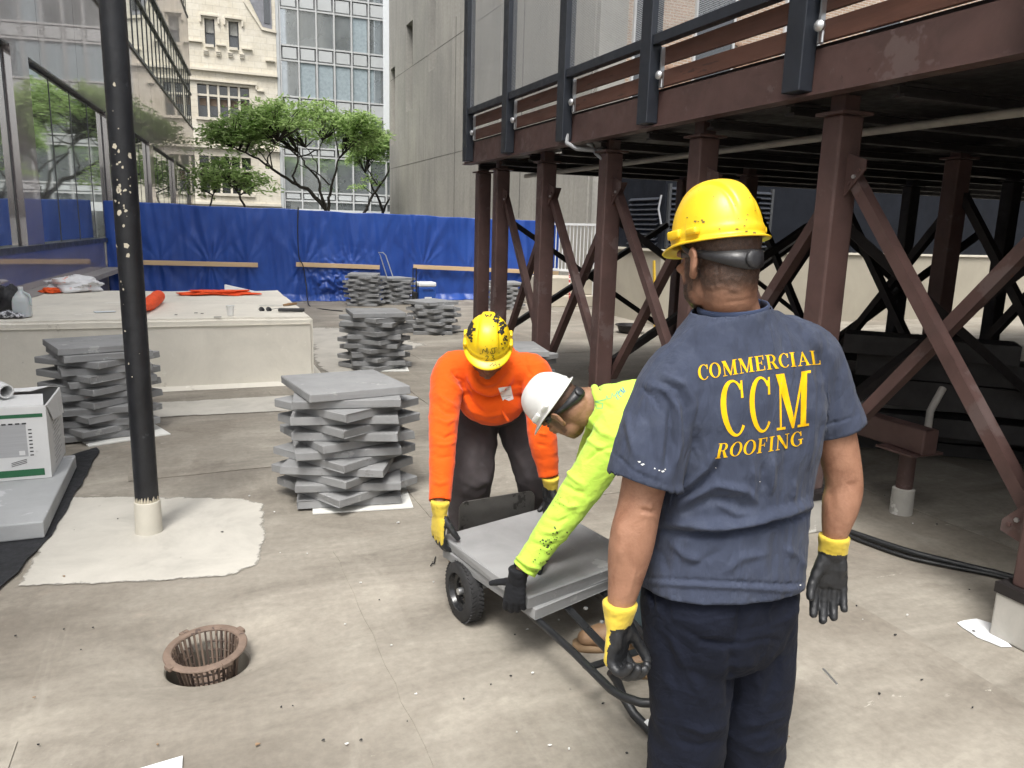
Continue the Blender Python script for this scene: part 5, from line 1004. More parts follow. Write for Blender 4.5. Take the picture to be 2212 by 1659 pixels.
def ell(c, r, B=None, n=20):
    vs = []; fs = []; B = np.eye(3) if B is None else B      # B: columns are the axes
    m_ = n//2
    for i in range(m_+1):
        b = math.pi*(i/m_-0.5); b = max(-1.55, min(1.55, b))
        for k in range(n): a = 2*math.pi*k/n; vs.append(np.asarray(c)+B @ A3(r[0]*math.cos(a)*math.cos(b), r[1]*math.sin(a)*math.cos(b), r[2]*math.sin(b)))
    for i in range(m_):
        for k in range(n): k2 = (k+1) % n; fs.append((i*n+k, i*n+k2, (i+1)*n+k2, (i+1)*n+k))
    fs.append(tuple(range(n))[::-1]); fs.append(tuple(m_*n+k for k in range(n))); return vs, fs
def fuse(parts, voxel, smooth=2):
    """join overlapping closed volumes into one continuous skin"""
    V = []; F = []
    for vs, fs in parts:
        n = len(V); V += [tuple(v) for v in vs]; F += [tuple(n+i for i in f) for f in fs]
    me = bpy.data.meshes.new('tmp'); me.from_pydata(V, [], F); bm = bmesh.new(); bm.from_mesh(me); bmesh.ops.recalc_face_normals(bm, faces=bm.faces); bm.to_mesh(me); bm.free()
    o = bpy.data.objects.new('tmp', me); COL.objects.link(o); md = o.modifiers.new('r', 'REMESH'); md.mode = 'VOXEL'; md.voxel_size = voxel; md.use_smooth_shade = True
    dg = bpy.context.evaluated_depsgraph_get(); ev = o.evaluated_get(dg).to_mesh()
    nv = len(ev.vertices); P = np.empty(nv*3); ev.vertices.foreach_get('co', P); P = P.reshape(-1, 3); FF = [tuple(p.vertices) for p in ev.polygons]
    o.evaluated_get(dg).to_mesh_clear(); bpy.data.objects.remove(o); bpy.data.meshes.remove(me)
    return [relax(P, FF, smooth), FF]
def edges_of(FF):
    by = {}
    for f in FF: by.setdefault(len(f), []).append(f)
    E = []
    for k, fs in by.items():
        q = np.array(fs); E.append(np.stack([q.ravel(), np.roll(q, -1, 1).ravel()], 1))
    E = np.sort(np.concatenate(E), 1).astype(np.int64); k = np.unique(E[:, 0]*(1 << 32)+E[:, 1]); return np.stack([k >> 32, k & 0xffffffff], 1)
def centres(P, FF):
    C = np.empty((len(FF), 3)); ln = np.array([len(f) for f in FF])
    for k in np.unique(ln): i = np.where(ln == k)[0]; C[i] = P[np.array([FF[j] for j in i])].mean(1)
    return C
def scat(n, idx, val):
    return np.stack([np.bincount(idx, val[:, k], n) for k in range(3)], 1)
def relax(P, FF, it, k=0.5, mask=None):
    if it <= 0: return P
    E = edges_of(FF); cnt = np.maximum(np.bincount(E.ravel(), minlength=len(P)), 1)[:, None]
    for _ in range(it):
        S = scat(len(P), E[:, 0], P[E[:, 1]])+scat(len(P), E[:, 1], P[E[:, 0]]); D = (S/cnt-P)*k
        if mask is not None: D *= mask[:, None]
        P = P+D
    return P
def normals_of(P, FF):
    N = np.zeros_like(P); q = np.array([f for f in FF if len(f) == 4])
    for f in ([q] if len(q) else []):
        n = np.cross(P[f[:, 2]]-P[f[:, 0]], P[f[:, 3]]-P[f[:, 1]])
        for k in range(4): N += scat(len(P), f[:, k], n)
    for f in FF:
        if len(f) == 3:
            n = np.cross(P[f[1]]-P[f[0]], P[f[2]]-P[f[0]]); N[list(f)] += n
    return N/np.maximum(1e-12, np.linalg.norm(N, axis=1))[:, None]
def nz3(P, s, off=(0, 0, 0)):
    off = Vector(off); sx, sy, sz = (s, s, s) if isinstance(s, (int, float)) else s
    return np.array([mnoise.noise(Vector((p[0]*sx, p[1]*sy, p[2]*sz))+off) for p in P])
def ridge(P, s, off=(0, 0, 0)): return 1-2*np.abs(nz3(P, s, off))
def seg_dist(XY, line):
    """distance of points to a polyline, with position along it 0..1"""
    best = np.full(len(XY), 1e9); pos = np.zeros(len(XY)); n = len(line)-1
    for i in range(n):
        a, b = np.asarray(line[i], float), np.asarray(line[i+1], float); d = b-a; t = np.clip(((XY-a) @ d)/(d @ d), 0, 1); q = a+t[:, None]*d; dd = np.linalg.norm(XY-q, axis=1); m_ = dd < best; best[m_] = dd[m_]; pos[m_] = (i+t[m_])/n
    return best, pos
def pix(P):
    """picture position of (sideways, ahead, height) points"""
    v = P-A3(0, 0, EYE); cp, sp = math.cos(PITCH), math.sin(PITCH); D = v[:, 1]*cp-v[:, 2]*sp; u0 = v[:, 1]*sp+v[:, 2]*cp; r0 = v[:, 0]
    cr, sr = math.cos(ROLL), math.sin(ROLL); r_ = cr*r0+sr*u0; u_ = cr*u0-sr*r0
    return np.stack([CPX+FPX*r_/D, CPY-FPX*u_/D], 1)
def fold(S, lines, facing=0.05):
    """push creases and ridges into a garment: (polyline in picture positions, height in m, width in px)"""
    P, FF = S; N = normals_of(P, FF); XY = pix(P); view = unit(A3(0, 0, EYE)-P.mean(0)); w = np.clip((N @ view-facing)/0.3, 0, 1); d = np.zeros(len(P))
    for line, h, wd in lines:
        q, t = seg_dist(XY, line); d += h*np.exp(-(q/wd)**2)*np.minimum(1, 0.25+3.2*np.minimum(t, 1-t))
    S[0] = P+N*(d*w)[:, None]; return S
def cut(S, planes):
    """open a sleeve, hem or collar: (point, outward normal, reach from the axis) drops what lies beyond and trims the edge to the plane"""
    P, FF = S
    for c, n, ra, reach in planes:
        c = np.asarray(c, float); n = unit(n); C = centres(P, FF); h = (C-c) @ n; rad = np.linalg.norm((C-c)-h[:, None]*n, axis=1)
        drop = (h > 0) & (rad < ra) & (h < reach); F2 = [f for f, d in zip(FF, drop) if not d]
        gone = np.unique(np.array([f for f, d in zip(FF, drop) if d]).ravel()) if drop.any() else np.array([], int); kept = np.unique(np.array(F2).ravel()); rim = np.intersect1d(gone, kept); P = P.copy(); d = (P[rim]-c) @ n; P[rim] -= d[:, None]*n
        FF = F2
    S[0], S[1] = P, FF; return S
def emit(name, S, mat, parent, thick=0.0, attr=None, mats=None, fsel=None, fix=False):
    P, FF = S; P = np.asarray(P, float); flat = np.concatenate([np.asarray(f) for f in FF]) if len({len(f) for f in FF}) > 1 else np.array(FF).ravel()
    used = np.unique(flat); mp = np.full(len(P), -1); mp[used] = np.arange(len(used)); Q = P[used]
    Wm = np.array([[math.cos(YAW), math.sin(YAW), 0], [-math.sin(YAW), math.cos(YAW), 0], [0, 0, 1]]); Q = Q @ Wm.T; M = np.array(rootmat(parent).inverted()); Q = Q @ M[:3, :3].T+M[:3, 3]
    me = bpy.data.meshes.new(name); me.from_pydata(Q.tolist(), [], [[int(mp[i]) for i in f] for f in FF]); smooth_me(me)
    if fix: bm = bmesh.new(); bm.from_mesh(me); bmesh.ops.recalc_face_normals(bm, faces=bm.faces); bm.to_mesh(me); bm.free()
    if attr is not None:
        at_ = me.attributes.new('mask', 'FLOAT', 'POINT'); at_.data.foreach_set('value', np.asarray(attr, float)[used])
    o = link(name, me, mat, parent)
    if mats:
        for m_ in mats: me.materials.append(m_)
        me.polygons.foreach_set('material_index', fsel)
    if thick: sd_ = o.modifiers.new('cloth', 'SOLIDIFY'); sd_.thickness = thick; sd_.offset = -1
    return o
# ---------------------------------------------------------------- body materials
def mat_skin(name, col, hair=(0.012, 0.010, 0.009)):
    m, nt, b, out = newmat(name); v = coords(nt, rnd=False); n = noise_(nt, v, 11, 7, 0.7, 0.5); n2 = noise_(nt, v, 150, 5, 0.75)
    c = ramp(nt, n, [(0.32, (col[0]*0.70, col[1]*0.63, col[2]*0.60)), (0.55, col), (0.8, (col[0]*1.15, col[1]*1.12, col[2]*1.1))]); c = mixc(nt, 0.35, c, ramp(nt, n2, [(0.3, (0.4,)*3), (0.7, (0.6,)*3)]), 'OVERLAY')
    a = nt.nodes.new('ShaderNodeAttribute'); a.attribute_name = 'mask'; st = noise_(nt, v, 420, 3, 0.7)
    k = math_(nt, 'MULTIPLY', a.outputs['Fac'], ramp(nt, st, [(0.25, (0.72,)*3), (0.6, (1, 1, 1))])); c = mixc(nt, k, c, hair)
    nt.links.new(c, b.inputs['Base Color']); b.inputs['Roughness'].default_value = 0.52; b.inputs['Specular IOR Level'].default_value = 0.42
    pr2 = noise_(nt, v, 240, 4, 0.7); bump(nt, b, pr2, 0.35, 0.002); bump(nt, b, noise_(nt, v, 26, 5, 0.6, 1.5), 0.28, 0.008)
    nt.links.new(ramp(nt, noise_(nt, v, 30, 4, 0.6), [(0.3, (0.42,)*3), (0.7, (0.66,)*3)]), b.inputs['Roughness']); return m
def mat_cloth(name, col, var=0.2, rough=0.85, weave=900, spots=None, faded=None, sheen=0.15, fold_=0.0, crease=None):
    m, nt, b, out = newmat(name); v = coords(nt, rnd=False); n = noise_(nt, v, 5, 7, 0.65, 0.5); c = ramp(nt, n, [(0.28, tuple(x*(1-var) for x in col)), (0.5, col), (0.75, tuple(min(1, x*(1+var)) for x in col))])
    if faded: c = mixc(nt, ramp(nt, noise_(nt, v, 13, 8, 0.72, 0.6), [(0.5, (0, 0, 0)), (0.78, (0.6,)*3)]), c, faded)
    if spots:
        for sc_, ss, th in spots: c = mixc(nt, ramp(nt, noise_(nt, v, ss, 6, 0.7), [(th, (0, 0, 0)), (th+0.03, (1, 1, 1))]), c, sc_)
    nt.links.new(c, b.inputs['Base Color']); b.inputs['Roughness'].default_value = rough; b.inputs['Specular IOR Level'].default_value = 0.12; b.inputs['Sheen Weight'].default_value = sheen; b.inputs['Sheen Roughness'].default_value = 0.5
    bump(nt, b, noise_(nt, v, weave, 2, 0.5), 0.25, 0.0012)
    if fold_: bump(nt, b, noise_(nt, v, 24, 4, 0.55, 0.8), fold_, 0.012)
    if crease:
        mp = nt.nodes.new('ShaderNodeMapping'); mp.inputs['Scale'].default_value = crease[0]; mp.inputs['Rotation'].default_value = (0.25, 0.3, 0.2); nt.links.new(v, mp.inputs[0])
        f = nt.nodes.new('ShaderNodeMath'); f.operation = 'ABSOLUTE'; sb_ = math_(nt, 'SUBTRACT', noise_(nt, mp.outputs[0], 1.0, 4, 0.5, 0.4), 0.5); nt.links.new(sb_, f.inputs[0]); bump(nt, b, f.outputs[0], crease[1], crease[2])
    return m
M_SKIN_B = mat_skin('tan_skin', (0.325, 0.168, 0.105)); M_SKIN_O = mat_skin('brown_skin', (0.25, 0.125, 0.075)); M_SKIN_L = mat_skin('light_brown_skin', (0.28, 0.15, 0.09))
M_NAVY = mat_cloth('faded_navy_cotton', (0.044, 0.053, 0.082), 0.24, 0.92, 900, [((0.75, 0.75, 0.76), 75, 0.80)], (0.085, 0.098, 0.132), sheen=0.06, crease=((15, 15, 5), 0.40, 0.05)); M_TROU = mat_cloth('dark_navy_work_cloth', (0.0085, 0.0105, 0.019), 0.35, 0.88, 700, [((0.07, 0.08, 0.10), 26, 0.77)], (0.014, 0.017, 0.030), sheen=0.02, crease=((9, 9, 12), 0.32, 0.06))
M_ORSH = mat_cloth('safety_orange_fleece', (0.80, 0.100, 0.008), 0.07, 0.85, 800, fold_=0.06, crease=((9, 9, 18), 0.22, 0.05)); M_LIME = mat_cloth('safety_lime_knit', (0.47, 0.71, 0.085), 0.06, 0.85, 800, fold_=0.06, crease=((11, 11, 18), 0.22, 0.05))
M_GREYTR = mat_cloth('charcoal_work_cloth', (0.078, 0.069, 0.072), 0.25, 0.88, 700, [((0.16, 0.145, 0.11), 24, 0.76)], sheen=0.03); M_JEANS = mat_cloth('grey_blue_denim', (0.060, 0.085, 0.095), 0.3, 0.85, 900)
M_GYEL = mat_cloth('yellow_glove_knit', (0.62, 0.46, 0.055), 0.14, 0.85, 700, [((0.22, 0.19, 0.08), 40, 0.68)]); M_GBLK = pm('black_latex_coating', (0.018, 0.019, 0.021), 0.45, 0.3, 30, 0.35, 220, 0.002); M_GGREY = mat_cloth('dark_grey_glove', (0.020, 0.021, 0.024), 0.3, 0.7, 700, sheen=0.02)
def mat_hat(name, col, scuff):
    m, nt, b, out = newmat(name); v = coords(nt, rnd=False); n = noise_(nt, v, 7, 7, 0.7); c = ramp(nt, n, [(0.3, tuple(x*0.86 for x in col)), (0.7, tuple(min(1, x*1.08) for x in col))])
    mp = nt.nodes.new('ShaderNodeMapping'); mp.inputs['Scale'].default_value = (1, 1, 0.35); nt.links.new(v, mp.inputs[0])
    c = mixc(nt, ramp(nt, noise_(nt, mp.outputs[0], 38, 7, 0.75), [(0.60, (0, 0, 0)), (0.74, (scuff*0.6,)*3)]), c, (col[0]*0.4, col[1]*0.36, 0.05)); c = mixc(nt, ramp(nt, noise_(nt, v, 26, 6, 0.75), [(0.73, (0, 0, 0)), (0.745, (min(1, scuff),)*3)]), c, (0.025, 0.022, 0.02))
    nt.links.new(c, b.inputs['Base Color']); b.inputs['Roughness'].default_value = 0.34; nt.links.new(ramp(nt, n, [(0.3, (0.28,)*3), (0.7, (0.46,)*3)]), b.inputs['Roughness']); b.inputs['Specular IOR Level'].default_value = 0.5
    bump(nt, b, noise_(nt, v, 60, 4, 0.6), 0.05, 0.002); return m
# ---------------------------------------------------------------- head
def frame(f, up):
    f = unit(f); up = np.asarray(up, float); r_ = unit(np.cross(f, up)); u = np.cross(r_, f); return np.stack([r_, f, u], 1)     # columns: right, face, up
def head_parts(c, B, neck_to, neck_r, nose=True):
    g = lambda x, y, z: np.asarray(c)+B @ A3(x, y, z)
    P = [ell(g(0, -0.012, 0.036), (0.077, 0.100, 0.088), B), ell(g(0, 0.034, -0.028), (0.062, 0.064, 0.088), B), ell(g(0, 0.045, -0.082), (0.046, 0.044, 0.036), B), ell(g(0, -0.035, -0.03), (0.066, 0.066, 0.07), B)]
    for s in (-1, 1):
        P.append(ell(g(s*0.042, 0.02, -0.068), (0.028, 0.045, 0.034), B)); P.append(ell(g(s*0.040, 0.073, -0.012), (0.022, 0.018, 0.014), B))       # jaw corner, cheekbone
        e = B @ np.array([[0.80, 0.6*s, 0], [-0.6*s, 0.80, 0.25], [0, -0.2, 0.97]]).T
        P.append(ell(g(s*0.083, -0.016, -0.008), (0.0085, 0.021, 0.033), e, 16)); P.append(ell(g(s*0.081, -0.010, -0.032), (0.009, 0.012, 0.012), B, 12)); P.append(limb([g(s*0.085, -0.004, 0.014), g(s*0.0905, -0.022, 0.024), g(s*0.0925, -0.034, 0.008), g(s*0.088, -0.028, -0.018)], [0.0052, 0.0055, 0.0055, 0.0045], 8))
    if nose:
        P.append(limb([g(0, 0.094, 0.012), g(0, 0.112, -0.018), g(0, 0.116, -0.030)], [0.010, 0.012, 0.014], 10)); P.append(ell(g(0.012, 0.103, -0.032), (0.010, 0.010, 0.008), B, 12)); P.append(ell(g(-0.012, 0.103, -0.032), (0.010, 0.010, 0.008), B, 12))
        P.append(limb([g(-0.022, 0.086, -0.060), g(0, 0.097, -0.058), g(0.022, 0.086, -0.060)], [0.006, 0.008, 0.006], 8)); P.append(limb([g(-0.018, 0.086, -0.070), g(0, 0.094, -0.071), g(0.018, 0.086, -0.070)], [0.006, 0.009, 0.006], 8)); P.append(limb([g(-0.05, 0.075, 0.022), g(-0.02, 0.094, 0.028), g(0.02, 0.094, 0.028), g(0.05, 0.075, 0.022)], [0.010, 0.011, 0.011, 0.010], 8)); P.append(ell(g(0, 0.078, -0.098), (0.02, 0.016, 0.014), B, 12))
    P.append(limb([g(0, -0.028, -0.01), g(0, -0.03, -0.06)]+[np.asarray(q, float) for q in neck_to], [0.055, neck_r]+[neck_r*1.02]*(len(neck_to)-1)+[neck_r*1.15], 22))
    return P, g
def eyes(c, B, parent):
    for s in (-1, 1):
        p = np.asarray(c)+B @ A3(s*0.031, 0.0805, 0.004); e = ell(p, (0.0115, 0.0115, 0.0085), B, 14); emit('eye', [np.array(e[0]), e[1]], pm('eye_white', (0.14, 0.11, 0.09), 0.4, 0.1), parent)
        i = ell(p+B @ A3(0, 0.0085, 0), (0.006, 0.0048, 0.006), B, 10); emit('iris', [np.array(i[0]), i[1]], pm('dark_iris', (0.03, 0.018, 0.01), 0.2, 0.05), parent)
# ---------------------------------------------------------------- hard hat
def hard_hat(c, B, mat, parent, strap=(0.02, 0.02, 0.022), knob=True, visor=0.045, band=True, ridge_=0.006, hs_=1.0, hh_=1.0):
    """shell with a raised crown band, brim, visor, side slots, ratchet strap"""
    n, m_ = 112, 34; c = np.asarray(c, float); g = lambda x, y, z: c+B @ A3(x, y, z); vs = []; fs = []
    LY, LX, H = 0.127*hs_, 0.1065*hs_, 0.126*hs_*hh_
    def shell(t, q):
        a = 2*math.pi*t; fr = math.cos(a)                       # a = 0 at the front
        if q <= 0.16:                                           # brim
            k = q/0.16; fl = (0.0125+0.004*max(0, -fr)+visor*max(0, fr)**2.2)*(1-k)**1.0; dz = -0.003-0.013*(1-k)*max(0, fr)**1.5*0.9-0.002*(1-k)
            return A3(math.sin(a)*(LX+fl*0.9), math.cos(a)*(LY+fl), dz-0.004*(1-k)**3)
        ph = (q-0.16)/0.84*math.pi/2; rr = math.cos(ph)**0.80; z = math.sin(ph)**0.96*H; x, y = math.sin(a)*LX*rr, math.cos(a)*LY*rr
        e = 0.0
        wd = 0.036+0.012*(y/LY)                                 # crown band, broad at the front
        s = 1/(1+math.exp((abs(x)-wd)/0.0022)); s *= 1/(1+math.exp((0.045-z)/0.006)); e += ridge_*s
        e -= 0.003*math.exp(-((abs(x)-wd-0.004)/0.004)**2)*(1/(1+math.exp((0.045-z)/0.006)))
        e += 0.004*math.exp(-((z-0.012)/0.007)**2)              # swelling above the brim
        nrm = unit(A3(x/LX**2, y/LY**2, (z+0.02)/H**2)); return A3(x, y, z)+nrm*e
    for j in range(m_+1):
        for i in range(n): p = shell(i/n, j/m_ if j < m_ else 0.9999); vs.append(g(*p))
    for j in range(m_):
        for i in range(n): i2 = (i+1) % n; fs.append((j*n+i, j*n+i2, (j+1)*n+i2, (j+1)*n+i))
    fs.append(tuple(m_*n+i for i in range(n))); hat = emit('hard_hat', [np.array(vs), fs], mat, parent, 0.0035, fix=True)
    for sx in (-1, 1):                                          # accessory slots either side
        for y0, ly, hz in ((0.028, 0.022, 0.02), (-0.035, 0.018, 0.016)):
            bx = [g(sx*(LX-0.0035+dx), y0+dy, 0.006+dz) for dz in (0, hz) for dx, dy in ((-0.004, -ly), (0.012, -ly), (0.012, ly), (-0.004, ly))]
            o = emit('slot', [np.array(bx), [(3, 2, 1, 0), (4, 5, 6, 7), (0, 1, 5, 4), (1, 2, 6, 5), (2, 3, 7, 6), (3, 0, 4, 7)]], mat, hat); b_ = o.modifiers.new('b', 'BEVEL'); b_.width = 0.005; b_.segments = 3
    if band:
        ms = pm('black_strap_plastic', strap, 0.42, 0.3, 25, spots=[((0.35, 0.35, 0.34), 60, 0.74)]); N2 = 40; V = []; F = []
        for i in range(N2+1):
            a = math.pi*(0.36+1.28*i/N2); bk = max(0, -math.cos(a)); z0 = -0.028-0.032*bk; hh = 0.009+0.013*bk**3
            for rr_, zz in ((0.97, z0-hh), (0.97, z0+hh), (1.0, z0+hh), (1.0, z0-hh)): V.append(g(math.sin(a)*0.084*rr_, math.cos(a)*0.106*rr_-0.008, zz))
        for i in range(N2):
            for k in range(4): k2 = (k+1) % 4; F.append((i*4+k, i*4+k2, i*4+4+k2, i*4+4+k))
        F += [(0, 1, 2, 3), tuple(N2*4+k for k in (3, 2, 1, 0))]; bd = emit('ratchet_band', [np.array(V), F], ms, hat)
        for sx in (-1, 1):
            q = limb([g(sx*0.080, 0.03, 0.005), g(sx*0.085, 0.01, -0.018), g(sx*0.084, -0.02, -0.035)], [0.007, 0.007, 0.007], 8, (B[:, 0], 0.3)); emit('strap', [np.array(q[0]), q[1]], ms, hat)
        if knob:
            V = []; F = []; pr_ = [(0.0, 0.0), (0.019, 0.0), (0.021, 0.006), (0.018, 0.012), (0.008, 0.014), (0.0, 0.014)]
            for r_, h in pr_:
                for k in range(24): t = 2*math.pi*k/24; rr_ = r_*(1+0.04*math.cos(12*t)); V.append(g(rr_*math.cos(t), -0.112-h*0.8, -0.060+rr_*math.sin(t)))
            for i in range(len(pr_)-1):
                for k in range(24): k2 = (k+1) % 24; F.append((i*24+k, i*24+k2, i*24+24+k2, i*24+24+k))
            emit('ratchet_knob', [np.array(V), F], ms, hat)
    return hat
# ---------------------------------------------------------------- gloved hand
def hand(wrist, d, n, side, curls, parent, mats, thumb=(0.55, 25, 30), spread=0.06, s=1.0, cuff=True, coat='palm', name='glove', split=0.35, coatline=0.06):
    """five separate fingers on a palm; d points from wrist to knuckles, n is where the palm faces; curls in degrees per finger (three joints)"""
    d = unit(d); n = unit(np.asarray(n, float)-d*np.dot(n, d)); t = np.cross(d, n)*(1 if side == 'R' else -1); w = np.asarray(wrist, float); parts = []
    pp = lambda a, b, c: w+(d*a+t*b+n*c)*s
    parts.append(loft([(pp(-0.012, 0, 0), t*0.029*s, n*0.021*s, 0.9), (pp(0.02, 0.001, 0), t*0.033*s, n*0.020*s, 0.85), (pp(0.05, 0.002, 0.0), t*0.041*s, n*0.0185*s, 0.8), (pp(0.08, 0.001, 0), t*0.0425*s, n*0.0165*s, 0.8), (pp(0.098, 0.0, 0.001), t*0.040*s, n*0.0135*s, 0.85)], 24))
    parts.append(ell(pp(0.035, 0.022, 0.012), (0.030*s, 0.018*s, 0.014*s), np.stack([d, t, n], 1), 14)); parts.append(ell(pp(0.04, -0.022, 0.010), (0.032*s, 0.014*s, 0.012*s), np.stack([d, t, n], 1), 14))
    spec = [(0.032, 0.095, 0.078, 0.0114), (0.0108, 0.100, 0.086, 0.0117), (-0.0108, 0.097, 0.079, 0.0112), (-0.0315, 0.089, 0.062, 0.0102)]
    for k, (b, a, ln, r) in enumerate(spec):
        cu = curls[k] if isinstance(curls[0], (tuple, list)) else curls; p = pp(a-0.014, b, 0.0); ang = 0.0; base = unit(d+t*spread*(1.5-k)*0.8); pts = [p, pp(a, b, 0.0)]; rad = [r*s, r*1.05*s]; q = pts[-1]
        for j, fr in enumerate((0.46, 0.30, 0.24)):
            ang += math.radians(cu[j]); dv = base*math.cos(ang)+n*math.sin(ang); q = q+dv*ln*fr*s; pts.append(q); rad.append(r*s*(1.0, 0.95, 0.86)[j])
        parts.append(limb(pts, rad, 12))
    out_, a1, a2 = thumb; td = unit(d*math.cos(out_*1.2)+t*math.sin(out_*1.2)+n*0.35); p0 = pp(0.020, 0.020, 0.006); p1 = p0+td*0.046*s; td2 = unit(td*math.cos(math.radians(a1))+(d*0.8+n*0.5)*math.sin(math.radians(a1))); p2 = p1+td2*0.034*s; td3 = unit(td2*math.cos(math.radians(a2))+(d*0.4-t*0.5+n*0.6)*math.sin(math.radians(a2))); p3 = p2+td3*0.027*s
    parts.append(limb([p0, p1, p2, p3], [0.0165*s, 0.0135*s, 0.0118*s, 0.0100*s], 12))
    if cuff: parts.append(loft([(pp(-0.038, 0, 0), t*0.0365*s, n*0.0355*s, 1), (pp(-0.033, 0, 0), t*0.0385*s, n*0.0375*s, 1), (pp(-0.025, 0, 0), t*0.0375*s, n*0.0365*s, 1), (pp(-0.014, 0, 0), t*0.0355*s, n*0.033*s, 1), (pp(0.0, 0, 0), t*0.036*s, n*0.029*s, 1), (pp(0.022, 0, 0), t*0.034*s, n*0.022*s, 1)], 22))
    S = fuse(parts, 0.0030*max(s, 0.9), 2); P, FF = S; N = normals_of(P, FF)
    P = P+N*(0.0010*nz3(P, 90)+0.0008*ridge(P, 55))[:, None]; S[0] = P
    C = centres(P, FF); NC = N[np.array([f[0] for f in FF])]; la, lc = (C-w) @ d/s, (C-w) @ n/s; noise_e = nz3(C, 60)*0.006
    if coat == 'palm': blk = ((lc+0.004*0+noise_e > -0.001) | (NC @ n > split) | (la > 0.150)) & (la > coatline*0+0.012+noise_e)
    elif coat == 'all': blk = la > coatline-0.05+noise_e
    else: blk = np.zeros(len(FF), bool)
    o = emit(name, S, None, parent, mats=mats, fsel=[int(x) for x in blk]); return o, pp
def boot(c, f, parent, mat, s=1.0):
    f = unit(A3(f[0], f[1], 0)); r_ = A3(f[1], -f[0], 0); c = np.asarray(c, float); g = lambda a, b, z: c+f*a*s+r_*b*s+A3(0, 0, z*s)
    P = [loft([(g(0.0, 0, 0.20), r_*0.055*s, f*0.06*s, 1), (g(-0.005, 0, 0.12), r_*0.052*s, f*0.065*s, 1), (g(0.0, 0, 0.05), r_*0.050*s, f*0.08*s, 1), (g(0.0, 0, 0.02), r_*0.048*s, f*0.08*s, 1)], 20), limb([g(-0.03, 0, 0.055), g(0.06, 0, 0.062), g(0.13, 0, 0.052), g(0.175, 0, 0.045)], [0.05*s, 0.052*s, 0.050*s, 0.038*s], 16, ((0, 0, 1), 0.85))]
    S = fuse(P, 0.006, 2); S[0][:, 2] = np.maximum(S[0][:, 2], 0.022*s); b = emit('boot', S, mat, parent)
    V = []; F = []; out = []
    for k in range(28):
        t = 2*math.pi*k/28; x = 0.065+0.165*math.cos(t); wdt = 0.052*(1+0.12*math.cos(t)); y = wdt*math.copysign(abs(math.sin(t))**0.7, math.sin(t)); out.append((x, y))
    for z in (0.001, 0.026): V += [g(x, y, z) for x, y in out]
    F = [tuple(range(28))[::-1], tuple(range(28, 56))]+[(k, (k+1) % 28, 28+(k+1) % 28, 28+k) for k in range(28)]; emit('sole', [np.array(V), F], pm('boot_sole', (0.20, 0.13, 0.07), 0.8, 0.2), b)
    return b
